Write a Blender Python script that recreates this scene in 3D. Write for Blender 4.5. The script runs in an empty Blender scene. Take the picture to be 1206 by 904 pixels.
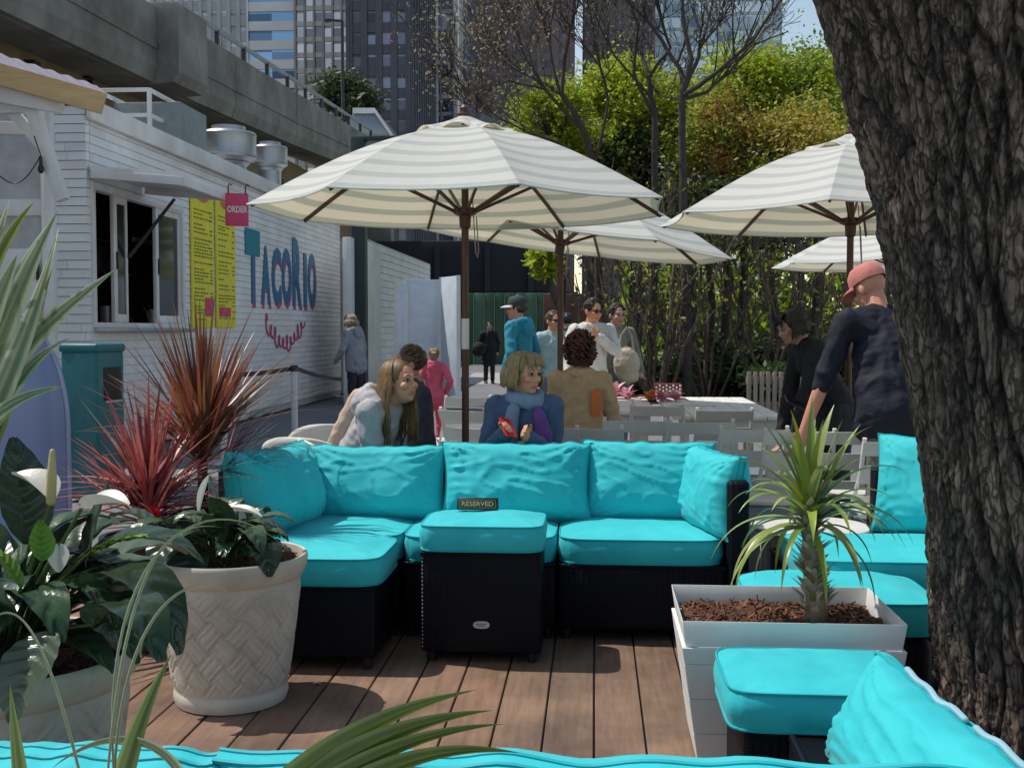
import bpy, bmesh, math, random
import numpy as np
from mathutils import Vector, Matrix, noise, Euler
R = math.radians
V = Vector
sc = bpy.context.scene
COL = sc.collection
random.seed(7)
# ---------------------------------------------------------------- camera
CAMH = 1.42
FPX = 1340.0
YAW, PITCH = R(4.14), R(-2.73)
cam_d = bpy.data.cameras.new("camera")
cam = bpy.data.objects.new("camera", cam_d)
COL.objects.link(cam)
cam.location = (0, 0, CAMH)
cam.rotation_euler = (R(90) + PITCH, 0, YAW)
cam_d.sensor_width = 36
cam_d.lens = FPX / 1206 * 36
cam_d.clip_end = 3000
cam_d.clip_start = 0.05
sc.camera = cam
CM = cam.rotation_euler.to_matrix()

def P(px, py, Y):
    """world point at depth Y seen where the photograph (1206 px wide) has it"""
    d = CM @ V(((px - 603) / FPX, -(py - 452) / FPX, -1))
    return V((0, 0, CAMH)) + d * (Y / d.y)

def GX(px, Y):
    return P(px, 388, Y).x

# ---------------------------------------------------------------- materials
def new_mat(name):
    m = bpy.data.materials.new(name)
    m.use_nodes = True
    nt = m.node_tree
    return m, nt, nt.nodes["Principled BSDF"]

def ramp(nt, fac, c0, c1, p0=0.0, p1=1.0):
    r = nt.nodes.new("ShaderNodeValToRGB")
    r.color_ramp.elements[0].position = p0
    r.color_ramp.elements[1].position = p1
    r.color_ramp.elements[0].color = (*c0, 1)
    r.color_ramp.elements[1].color = (*c1, 1)
    nt.links.new(fac, r.inputs[0])
    return r.outputs[0]

def noise_node(nt, scale, detail=4, rough=0.55, stretch=None, coord="Object"):
    tc = nt.nodes.new("ShaderNodeTexCoord")
    n = nt.nodes.new("ShaderNodeTexNoise")
    n.inputs["Scale"].default_value = scale
    n.inputs["Detail"].default_value = detail
    n.inputs["Roughness"].default_value = rough
    src = tc.outputs[coord]
    if stretch:
        mp = nt.nodes.new("ShaderNodeMapping")
        mp.inputs["Scale"].default_value = stretch
        nt.links.new(src, mp.inputs[0])
        src = mp.outputs[0]
    nt.links.new(src, n.inputs["Vector"])
    return n.outputs["Fac"]

def bump(nt, bsdf, height, strength, dist=0.01, prev=None):
    b = nt.nodes.new("ShaderNodeBump")
    b.inputs["Strength"].default_value = strength
    b.inputs["Distance"].default_value = dist
    nt.links.new(height, b.inputs["Height"])
    if prev:
        nt.links.new(prev, b.inputs["Normal"])
    nt.links.new(b.outputs[0], bsdf.inputs["Normal"])
    return b.outputs[0]

def M(name, c, rough=0.6, var=0.15, vs=6.0, bs=0.15, bscale=60.0, metal=0.0, stretch=None, attr=False,
      spec=None, bdist=0.004, trans=0.0, dirt=0.0):
    """principled material: base colour broken up by noise, small bump; attr multiplies in the 'Col' attribute"""
    m, nt, b = new_mat(name)
    f = noise_node(nt, vs, 5, 0.6, stretch)
    lo = tuple(max(0, x * (1 - var)) for x in c)
    hi = tuple(min(1, x * (1 + var)) for x in c)
    col = ramp(nt, f, lo, hi, 0.3, 0.7)
    if dirt > 0:
        f2 = noise_node(nt, vs * 0.37, 7, 0.7, stretch)
        mx = nt.nodes.new("ShaderNodeMixRGB"); mx.blend_type = "MULTIPLY"; mx.inputs[0].default_value = dirt
        nt.links.new(col, mx.inputs[1])
        nt.links.new(ramp(nt, f2, (0.25, 0.22, 0.18), (1, 1, 1), 0.32, 0.6), mx.inputs[2])
        col = mx.outputs[0]
    if attr:
        a = nt.nodes.new("ShaderNodeAttribute"); a.attribute_name = "Col"
        mx = nt.nodes.new("ShaderNodeMixRGB"); mx.blend_type = "MULTIPLY"; mx.inputs[0].default_value = 1
        nt.links.new(col, mx.inputs[1]); nt.links.new(a.outputs["Color"], mx.inputs[2])
        col = mx.outputs[0]
    nt.links.new(col, b.inputs["Base Color"])
    b.inputs["Roughness"].default_value = rough
    b.inputs["Metallic"].default_value = metal
    if spec is not None:
        b.inputs["Specular IOR Level"].default_value = spec
    if bs > 0:
        bump(nt, b, noise_node(nt, bscale, 5, 0.6, stretch), bs, bdist)
    if trans > 0:
        tr = nt.nodes.new("ShaderNodeBsdfTranslucent")
        nt.links.new(col, tr.inputs["Color"])
        mix = nt.nodes.new("ShaderNodeMixShader"); mix.inputs[0].default_value = trans
        nt.links.new(b.outputs[0], mix.inputs[1]); nt.links.new(tr.outputs[0], mix.inputs[2])
        nt.links.new(mix.outputs[0], nt.nodes["Material Output"].inputs["Surface"])
    return m

# ---------------------------------------------------------------- mesh builder
class MB:
    def __init__(s):
        s.v = []; s.f = []; s.c = []; s.uv = []; s.m = []; s.cur = 0; s.col = (1, 1, 1)
    def vert(s, p, uv=(0, 0)):
        s.v.append((p[0], p[1], p[2])); s.c.append(s.col); s.uv.append(uv)
        return len(s.v) - 1
    def face(s, *i):
        s.f.append(tuple(i)); s.m.append(s.cur)
    def quad(s, a, b, c, d):
        i = [s.vert(p) for p in (a, b, c, d)]; s.face(*i)
    def hexa(s, p):
        """8 points: bottom 4 ccw, top 4 ccw"""
        i = [s.vert(q) for q in p]
        for f in ((3, 2, 1, 0), (4, 5, 6, 7), (0, 1, 5, 4), (1, 2, 6, 5), (2, 3, 7, 6), (3, 0, 4, 7)):
            s.face(*[i[k] for k in f])
    def box(s, x0, x1, y0, y1, z0, z1):
        s.hexa([(x0, y0, z0), (x1, y0, z0), (x1, y1, z0), (x0, y1, z0), (x0, y0, z1), (x1, y0, z1), (x1, y1, z1), (x0, y1, z1)])
    def bar(s, a, b, w, h=None, up=(0, 0, 1)):
        """rectangular bar from a to b; w across, h along up"""
        a = V(a); b = V(b); h = h or w
        d = (b - a).normalized(); u = V(up)
        if abs(d.dot(u)) > 0.98: u = V((0, 1, 0))
        x = d.cross(u).normalized(); u = x.cross(d).normalized()
        x *= w / 2; u *= h / 2
        s.hexa([a - x - u, a + x - u, a + x + u, a - x + u, b - x - u, b + x - u, b + x + u, b - x + u])
    def tube(s, pts, rad, n=8, cap=True, round_=False):
        pts = [V(p) for p in pts]
        if not hasattr(rad, "__len__"): rad = [rad] * len(pts)
        rad = list(rad)
        if round_:
            d0 = (pts[0] - pts[1]).normalized(); d1 = (pts[-1] - pts[-2]).normalized()
            r0, r1 = rad[0], rad[-1]
            pre = [(pts[0] + d0 * r0 * math.sin(t), r0 * math.cos(t)) for t in (1.45, 1.1, 0.6)]
            post = [(pts[-1] + d1 * r1 * math.sin(t), r1 * math.cos(t)) for t in (0.6, 1.1, 1.45)]
            pts = [p for p, _ in pre] + pts + [p for p, _ in post]
            rad = [r for _, r in pre] + rad + [r for _, r in post]
        rings = []
        ref = None
        for k, p in enumerate(pts):
            a = pts[max(0, k - 1)]; b = pts[min(len(pts) - 1, k + 1)]
            d = (b - a)
            if d.length < 1e-9: d = V((0, 0, 1))
            d.normalize()
            if ref is None:
                ref = V((1, 0, 0)) if abs(d.x) < 0.8 else V((0, 1, 0))
            x = (ref - d * ref.dot(d)).normalized(); ref = x; y = d.cross(x)
            ring = []
            for j in range(n):
                t = 2 * math.pi * j / n
                ring.append(s.vert(p + x * (math.cos(t) * rad[k]) + y * (math.sin(t) * rad[k]), (j / n, k / max(1, len(pts) - 1))))
            rings.append(ring)
        for a, b in zip(rings, rings[1:]):
            for j in range(n):
                s.face(a[j], a[(j + 1) % n], b[(j + 1) % n], b[j])
        if cap:
            s.face(*rings[0][::-1]); s.face(*rings[-1])
    def lathe(s, prof, n=48, c=(0, 0, 0), close=False, sx=1, sy=1):
        rings = []
        for r, z in prof:
            rings.append([s.vert((c[0] + sx * r * math.cos(2 * math.pi * j / n), c[1] + sy * r * math.sin(2 * math.pi * j / n), c[2] + z)) for j in range(n)])
        for a, b in zip(rings, rings[1:]):
            for j in range(n):
                s.face(a[j], a[(j + 1) % n], b[(j + 1) % n], b[j])
        if close:
            s.face(*rings[0][::-1]); s.face(*rings[-1])
    def ell(s, c, r, n=16, m=10, rot=None):
        if not hasattr(r, "__len__"): r = (r, r, r)
        c = V(c)
        rings = []
        for i in range(1, m):
            t = math.pi * i / m
            ring = []
            for j in range(n):
                a = 2 * math.pi * j / n
                q = V((r[0] * math.sin(t) * math.cos(a), r[1] * math.sin(t) * math.sin(a), -r[2] * math.cos(t)))
                if rot: q = rot @ q
                ring.append(s.vert(c + q))
            rings.append(ring)
        q0 = V((0, 0, -r[2])); q1 = V((0, 0, r[2]))
        if rot: q0 = rot @ q0; q1 = rot @ q1
        b = s.vert(c + q0); t_ = s.vert(c + q1)
        for a, d in zip(rings, rings[1:]):
            for j in range(n):
                s.face(a[j], a[(j + 1) % n], d[(j + 1) % n], d[j])
        for j in range(n):
            s.face(b, rings[0][(j + 1) % n], rings[0][j]); s.face(t_, rings[-1][j], rings[-1][(j + 1) % n])
    def grid(s, fn, nu, nv, flip=False):
        ids = [[s.vert(*fn(i / nu, j / nv)) for j in range(nv + 1)] for i in range(nu + 1)]
        for i in range(nu):
            for j in range(nv):
                q = (ids[i][j], ids[i + 1][j], ids[i + 1][j + 1], ids[i][j + 1])
                s.face(*(q[::-1] if flip else q))
        return ids
    def prism(s, poly, z0, z1):
        a = [s.vert((x, y, z0)) for x, y in poly]; b = [s.vert((x, y, z1)) for x, y in poly]
        n = len(poly)
        s.face(*a[::-1]); s.face(*b)
        for i in range(n): s.face(a[i], a[(i + 1) % n], b[(i + 1) % n], b[i])
    def mesh(s, name, mats, smooth=True, angle=40):
        me = bpy.data.meshes.new(name)
        me.from_pydata(s.v, [], s.f)
        for m in (mats if isinstance(mats, (list, tuple)) else [mats]): me.materials.append(m)
        if s.cur or any(s.m): me.polygons.foreach_set("material_index", s.m)
        ca = me.color_attributes.new("Col", "FLOAT_COLOR", "POINT")
        arr = np.ones((len(s.v), 4), dtype=np.float32); arr[:, :3] = np.array(s.c, dtype=np.float32).reshape(-1, 3)
        ca.data.foreach_set("color", arr.ravel())
        uvl = me.uv_layers.new(name="UVMap")
        li = np.zeros(len(me.loops), dtype=np.int32); me.loops.foreach_get("vertex_index", li)
        uvl.data.foreach_set("uv", np.array(s.uv, dtype=np.float32)[li].ravel())
        me.update()
        if smooth:
            me.polygons.foreach_set("use_smooth", [True] * len(me.polygons))
            if angle is not None: me.set_sharp_from_angle(angle=R(angle))
        return me
    def build(s, name, mats, parent=None, smooth=True, angle=40, bevel=0.0, seg=2, world=True, loc=None):
        off = abs_loc(parent) if (parent is not None and world) else V((0, 0, 0))
        if loc is not None: off = off + V(loc)
        if off.length > 0: s.v = [(x - off.x, y - off.y, z - off.z) for x, y, z in s.v]
        me = s.mesh(name, mats, smooth and bevel == 0, angle)
        if bevel > 0: bevel_mesh(me, bevel, seg, angle)
        o = bpy.data.objects.new(name, me)
        COL.objects.link(o)
        if loc is not None: o.location = loc if parent is None else V(loc)
        if parent is not None: o.parent = parent
        return o

def bevel_mesh(me, w, seg=2, angle=40):
    bm = bmesh.new(); bm.from_mesh(me)
    bmesh.ops.recalc_face_normals(bm, faces=bm.faces)
    ed = [e for e in bm.edges if len(e.link_faces) == 2 and e.calc_face_angle(0) > R(30)]
    bmesh.ops.bevel(bm, geom=ed, offset=w, segments=seg, profile=0.5, affect="EDGES", clamp_overlap=True)
    for f in bm.faces: f.smooth = True
    bm.to_mesh(me); bm.free()
    me.set_sharp_from_angle(angle=R(angle))

def abs_loc(o):
    p = V((0, 0, 0))
    while o is not None:
        p = p + V(o.location); o = o.parent
    return p

def tag(o, label, cat, group=None):
    o["label"] = label; o["category"] = cat
    if group: o["group"] = group
    return o

def struct(o):
    o["kind"] = "structure"; return o

def thing(name, label, cat, loc=(0, 0, 0), group=None, rotz=0):
    o = bpy.data.objects.new(name, None)
    o.empty_display_size = 0.1
    COL.objects.link(o); o.location = loc; o.rotation_euler = (0, 0, rotz)
    return tag(o, label, cat, group)

def dup(root, loc, rotz=0, label=None, group=None, scale=None):
    def cp(o, par):
        c = o.copy(); COL.objects.link(c)
        if par is not None: c.parent = par
        for ch in list(o.children): cp(ch, c)
        return c
    r = cp(root, None)
    r.location = loc; r.rotation_euler = (0, 0, rotz)
    if label: r["label"] = label
    if group: r["group"] = group
    if scale: r.scale = (scale,) * 3
    return r

def text_mesh(txt, size, depth, align="CENTER", bold=0.0, sx=1.0):
    cu = bpy.data.curves.new("lettering", "FONT")
    cu.body = txt; cu.size = size; cu.extrude = depth; cu.align_x = align; cu.align_y = "CENTER"; cu.offset = bold
    cu.resolution_u = 3
    o = bpy.data.objects.new("lettering", cu); COL.objects.link(o)
    dg = bpy.context.evaluated_depsgraph_get()
    me = bpy.data.meshes.new_from_object(o.evaluated_get(dg))
    bpy.data.objects.remove(o); bpy.data.curves.remove(cu)
    if sx != 1.0:
        for v in me.vertices: v.co.x *= sx
    return me

def mesh_obj(name, me, mats, parent, loc=(0, 0, 0), rot=(0, 0, 0)):
    me.name = name
    me.materials.clear()
    for m in (mats if isinstance(mats, (list, tuple)) else [mats]): me.materials.append(m)
    o = bpy.data.objects.new(name, me); COL.objects.link(o)
    if parent is not None: o.parent = parent
    o.location = loc; o.rotation_euler = rot
    return o

def blob(mb, voxel, smooth=4, amp=0.0, nscale=8.0, seed=0.0, aniso=(1, 1, 1), dec=None):
    """fuse overlapping closed shapes into one continuous skin"""
    me = bpy.data.meshes.new("blob"); me.from_pydata(mb.v, [], mb.f); me.update()
    o = bpy.data.objects.new("blob", me); COL.objects.link(o)
    r = o.modifiers.new("r", "REMESH"); r.mode = "VOXEL"; r.voxel_size = voxel
    if smooth:
        sm = o.modifiers.new("s", "SMOOTH"); sm.iterations = smooth; sm.factor = 0.5
    dg = bpy.context.evaluated_depsgraph_get()
    out = bpy.data.meshes.new_from_object(o.evaluated_get(dg))
    bpy.data.objects.remove(o); bpy.data.meshes.remove(me)
    if amp > 0:
        nrm = [v.normal.copy() for v in out.vertices]
        for v, n in zip(out.vertices, nrm):
            q = V((v.co.x * aniso[0] * nscale + seed, v.co.y * aniso[1] * nscale + seed, v.co.z * aniso[2] * nscale))
            a = noise.noise(q) + 0.5 * noise.noise(q * 2.3)
            a = (1 - abs(a) * 2.2) * 0.6
            v.co += n * (a * amp)
    out.polygons.foreach_set("use_smooth", [True] * len(out.polygons))
    return out

def ribbon(mb, p0, d0, L, w, droop=0.6, n=10, fold=0.25, prof="strap", across=2, pleat=0.0, npl=16, side=None, curl=0.0):
    """one leaf: starts at p0 along d0, bends down with gravity"""
    p = V(p0); d = V(d0).normalized()
    if side is None:
        side = d.cross(V((0, 0, 1)))
        if side.length < 0.05: side = V((random.uniform(-1, 1), random.uniform(-1, 1), 0))
    side = V(side).normalized()
    step = L / n
    rows = []
    for k in range(n + 1):
        t = k / n
        if prof == "strap": wd = w * min(1, 0.55 + t * 2.0) * max(0.02, (1 - t ** 2.6))
        elif prof == "spike": wd = w * (1 - t) ** 0.75 * min(1, 0.7 + t * 3) + 0.0008
        else: wd = w * (max(0.0, math.sin(math.pi * min(1, (t * 0.93 + 0.03)) ** 0.8)) ** 0.9) + 0.001
        up = side.cross(d).normalized()
        row = []
        for j in range(across + 1):
            s_ = (j / across) * 2 - 1
            off = side * (s_ * wd / 2) + up * (abs(s_) * wd / 2 * fold)
            if pleat > 0: off += up * (pleat * math.sin((t * npl - abs(s_) * 2.2) * math.pi) * (0.3 + 0.7 * (1 - abs(s_))))
            row.append(mb.vert(p + off, (s_, t)))
        rows.append(row)
        p = p + d * step
        d = (d + V((0, 0, -1)) * (droop * step / L * (0.35 + 1.6 * t)) + side * (curl * step / L)).normalized()
        side = (side - d * side.dot(d)).normalized()
    for a, b in zip(rows, rows[1:]):
        for j in range(across):
            mb.face(a[j], a[j + 1], b[j + 1], b[j])
    return p

def jit(c, a, r=random):
    k = 1 + r.uniform(-a, a)
    return tuple(max(0, x * k * (1 + r.uniform(-a, a) * 0.35)) for x in c)
# ---------------------------------------------------------------- light
SUN = V((-0.30, 0.07, 0.54)).normalized()
w = bpy.data.worlds.new("World"); sc.world = w; w.use_nodes = True
wn = w.node_tree
sky = wn.nodes.new("ShaderNodeTexSky"); sky.sky_type = "NISHITA"; sky.sun_disc = False
sky.sun_elevation = math.asin(SUN.z); sky.sun_rotation = math.atan2(SUN.x, SUN.y)
sky.air_density = 1.0; sky.dust_density = 0.6; sky.ozone_density = 1.5
tint = wn.nodes.new("ShaderNodeMixRGB"); tint.blend_type = "MULTIPLY"; tint.inputs[0].default_value = 1; tint.inputs[2].default_value = (1.42, 1.22, 1.0, 1)
wn.links.new(sky.outputs[0], tint.inputs[1]); wn.links.new(tint.outputs[0], wn.nodes["Background"].inputs[0])
wn.nodes["Background"].inputs[1].default_value = 0.15
sl = bpy.data.lights.new("sun", "SUN"); sl.energy = 3.9; sl.angle = R(0.53); sl.color = (1, 0.955, 0.88)
so = bpy.data.objects.new("sun", sl); COL.objects.link(so); so.location = (-30, 10, 60)
so.rotation_euler = SUN.to_track_quat("Z", "Y").to_euler()
sc.view_settings.view_transform = "Standard"; sc.view_settings.look = "None"
sc.view_settings.exposure = 0; sc.view_settings.gamma = 1
sc.cycles.max_bounces = 6
sc.cycles.use_denoising = True

# ---------------------------------------------------------------- materials
def cushion_mat():
    m, nt, b = new_mat("cyan_fabric")
    f = noise_node(nt, 2.2, 8, 0.68)
    col = ramp(nt, f, (0.010, 0.44, 0.505), (0.036, 0.58, 0.62), 0.3, 0.7)
    nt.links.new(col, b.inputs["Base Color"])
    b.inputs["Roughness"].default_value = 0.75
    b.inputs["Sheen Weight"].default_value = 0.10
    b.inputs["Sheen Roughness"].default_value = 0.4
    w1 = noise_node(nt, 260, 2, 0.5)
    w2 = noise_node(nt, 9, 6, 0.65)
    n1 = bump(nt, b, w2, 0.18, 0.02)
    bump(nt, b, w1, 0.18, 0.002, n1)
    return m
MC = cushion_mat()
MPIPE = M("cyan_piping", (0.006, 0.38, 0.43), 0.6, 0.08)

def wicker_mat(name, c, hi):
    m, nt, b = new_mat(name)
    tc = nt.nodes.new("ShaderNodeTexCoord")
    # woven strands: two crossed saw patterns
    def wave(axis, sc_):
        wv = nt.nodes.new("ShaderNodeTexWave"); wv.wave_type = "BANDS"; wv.bands_direction = axis
        wv.inputs["Scale"].default_value = sc_; wv.inputs["Distortion"].default_value = 0.25
        wv.inputs["Detail"].default_value = 1
        nt.links.new(tc.outputs["Object"], wv.inputs["Vector"])
        return wv.outputs["Fac"]
    a = wave("Z", 28); bx = wave("X", 13); by = wave("Y", 13)
    ad = nt.nodes.new("ShaderNodeMath"); ad.operation = "MAXIMUM"
    nt.links.new(bx, ad.inputs[0]); nt.links.new(by, ad.inputs[1])
    mu = nt.nodes.new("ShaderNodeMath"); mu.operation = "MULTIPLY"
    nt.links.new(a, mu.inputs[0]); nt.links.new(ad.outputs[0], mu.inputs[1])
    nt.links.new(ramp(nt, mu.outputs[0], c, hi, 0.1, 0.9), b.inputs["Base Color"])
    b.inputs["Roughness"].default_value = 0.55; b.inputs["Specular IOR Level"].default_value = 0.22
    bump(nt, b, mu.outputs[0], 0.5, 0.004)
    return m
MWICK = wicker_mat("dark_wicker", (0.001, 0.0014, 0.004), (0.003, 0.0048, 0.017))
MBLACK = M("black_plastic", (0.012, 0.012, 0.014), 0.45, 0.2)
MWHITE = M("white_paint", (0.74, 0.74, 0.72), 0.5, 0.05, 4, 0.1, 40, dirt=0.35)
MWHITEB = M("white_board", (0.80, 0.80, 0.78), 0.5, 0.04, 5, 0.2, 30, stretch=(1, 1, 0.2), dirt=0.15, attr=True)
MRESIN = M("cream_resin", (0.62, 0.58, 0.51), 0.6, 0.07, 9, 0.12, 130, dirt=0.35, attr=True)
MSOIL = M("bark_mulch", (0.10, 0.045, 0.024), 0.9, 0.5, 40, 0.6, 120, attr=True, bdist=0.01)
MSTEEL = M("galvanised_steel", (0.42, 0.44, 0.46), 0.42, 0.12, 3, 0.05, metal=0.7)
MDWOOD = M("dark_brown_wood", (0.085, 0.035, 0.02), 0.45, 0.35, 10, 0.2, 60, stretch=(6, 6, 0.7))
MCONC = M("concrete", (0.26, 0.25, 0.23), 0.85, 0.2, 1.0, 0.3, 18, dirt=0.7)
MLEAF = M("leaf", (1, 1, 1), 0.34, 0.14, 30, 0.15, 90, attr=True, trans=0.22)
MLILY = M("lily_leaf", (1.0, 1.0, 1.0), 0.27, 0.16, 9, 0.2, 60, attr=True, trans=0.12)
MTREELEAF = M("tree_leaf", (1, 1, 1), 0.5, 0.2, 2, 0, attr=True, trans=0.5)
MBARK2 = M("thin_bark", (0.055, 0.045, 0.038), 0.9, 0.3, 6, 0.5, 25, attr=True)

# ---------------------------------------------------------------- ground and deck
def ground_mat():
    m, nt, b = new_mat("grey_paving")
    f = noise_node(nt, 0.25, 8, 0.65)
    f2 = noise_node(nt, 90, 3, 0.6)
    c1 = ramp(nt, f, (0.145, 0.152, 0.165), (0.205, 0.21, 0.22), 0.3, 0.7)
    mx = nt.nodes.new("ShaderNodeMixRGB"); mx.blend_type = "MULTIPLY"; mx.inputs[0].default_value = 0.7
    nt.links.new(c1, mx.inputs[1]); nt.links.new(ramp(nt, f2, (0.6, 0.6, 0.6), (1.15, 1.15, 1.15), 0.3, 0.7), mx.inputs[2])
    nt.links.new(mx.outputs[0], b.inputs["Base Color"]); b.inputs["Roughness"].default_value = 0.9
    bump(nt, b, f2, 0.4, 0.004)
    return m
g = MB(); g.quad((-1500, -300, -0.03), (1500, -300, -0.03), (1500, 2000, -0.03), (-1500, 2000, -0.03))
struct(g.build("ground", ground_mat()))
def deck_mat():
    m, nt, b = new_mat("brown_decking")
    f = noise_node(nt, 5, 7, 0.7, (7, 0.5, 1))
    f2 = noise_node(nt, 2.2, 5, 0.6)
    a = nt.nodes.new("ShaderNodeAttribute"); a.attribute_name = "Col"
    c = ramp(nt, f, (0.165, 0.098, 0.064), (0.285, 0.175, 0.118), 0.3, 0.72)
    mx = nt.nodes.new("ShaderNodeMixRGB"); mx.blend_type = "MULTIPLY"; mx.inputs[0].default_value = 1
    nt.links.new(c, mx.inputs[1]); nt.links.new(a.outputs["Color"], mx.inputs[2])
    m2 = nt.nodes.new("ShaderNodeMixRGB"); m2.blend_type = "MULTIPLY"; m2.inputs[0].default_value = 1.0
    nt.links.new(mx.outputs[0], m2.inputs[1]); nt.links.new(ramp(nt, f2, (0.58, 0.58, 0.60), (1.15, 1.13, 1.10), 0.32, 0.62), m2.inputs[2])
    nt.links.new(m2.outputs[0], b.inputs["Base Color"])
    b.inputs["Roughness"].default_value = 0.62
    bump(nt, b, f, 0.25, 0.004)
    return m
dk = MB(); rr = random.Random(3)
x = -3.2; bw = 0.178
while x < 3.4:
    k = rr.uniform(0.82, 1.12); 
    ends = [-1.0] + sorted(rr.uniform(0, 6) for _ in range(1)) + [6.4]
    for y0, y1 in zip(ends, ends[1:]):
        dk.col = (k * rr.uniform(0.95, 1.05), k, k * rr.uniform(0.96, 1.04))
        dz = rr.uniform(-0.0012, 0.0012)
        dk.box(x + 0.003, x + bw - 0.004, y0 + 0.002, y1 - 0.002, -0.026, dz)
    x += bw
struct(dk.build("deck", deck_mat(), bevel=0.003, seg=1))

# ---------------------------------------------------------------- cushions
def seat_cushion(name, label, cx, cy, z0, wx, wy, h=0.115, seed=0, group=None, rot=0, puff=0.03, rim=True):
    """boxed seat pad: piped seams top and bottom, crowned top"""
    rt = thing(name, label, "cushion", (cx, cy, z0), group, rot)
    mb = MB(); N = 34
    def plan(u, v):
        k = 0.10
        return u * wx / 2 * (1 - k * v ** 6 * abs(u) ** 6), v * wy / 2 * (1 - k * u ** 6 * abs(v) ** 6)
    def wr(u, v, s):
        a = 0
        for cu, cv in ((-1, -1), (1, -1), (1, 1), (-1, 1)):
            dx, dy = u - cu, v - cv
            r = math.hypot(dx, dy); an = math.atan2(dy, dx)
            a += math.sin(an * 9 + 6 * noise.noise(V((cu + s, cv, r * 1.5)))) * math.exp(-r / 0.45) * 0.006
        a += 0.007 * noise.noise(V((u * 1.7 + s, v * 1.7, s))) + 0.004 * noise.noise(V((u * 4 + s, v * 4, s)))
        return a
    def top(a, b):
        u, v = a * 2 - 1, b * 2 - 1
        X, Y = plan(u, v)
        crown = ((1 - abs(u) ** 3.5) * (1 - abs(v) ** 3.5))
        e = min(1, (1 - max(abs(u), abs(v))) * 8)
        return (V((X, Y, h + puff * crown + wr(u, v, seed) * e)), (a, b))
    def bot(a, b):
        X, Y = plan(a * 2 - 1, b * 2 - 1)
        return (V((X, Y, 0.004)), (a, b))
    mb.grid(top, N, N); mb.grid(bot, N, N, flip=True)
    # bulging side band with shallow puckers
    per = []
    for i in range(N): per.append((i / N, 0))
    for i in range(N): per.append((1, i / N))
    for i in range(N): per.append((1 - i / N, 1))
    for i in range(N): per.append((0, 1 - i / N))
    rows = []
    loop = []
    for a, b in per:
        X, Y = plan(a * 2 - 1, b * 2 - 1)
        n = V((X / wx * 2, Y / wy * 2, 0)); 
        n = V((n.x ** 7, n.y ** 7, 0)).normalized()
        loop.append((V((X, Y, 0)), n))
    K = 6
    for k in range(K + 1):
        t = k / K; row = []
        for q, (p, n) in enumerate(loop):
            o = 0.012 * math.sin(math.pi * t) + 0.006 * math.sin(math.pi * t) * noise.noise(V((p.x * 14 + seed, p.y * 14, t * 2)))
            zt = top(*per[q])[0].z
            row.append(mb.vert(p + n * o + V((0, 0, 0.004 + (zt - 0.004) * t))))
        rows.append(row)
    L = len(loop)
    for a, b in zip(rows, rows[1:]):
        for j in range(L): mb.face(a[j], a[(j + 1) % L], b[(j + 1) % L], b[j])
    mb.build("cover", MC, rt, world=False, angle=60)
    pm = MB()
    for zz in (0, 1):
        pts = []
        for q, (p, n) in enumerate(loop):
            z = top(*per[q])[0].z if zz else 0.006
            pts.append(p + n * 0.003 + V((0, 0, z)))
        pts.append(pts[0])
        pm.tube(pts, 0.0042, 5)
    pm.build("piping", MPIPE, rt, world=False)
    return rt

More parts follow.
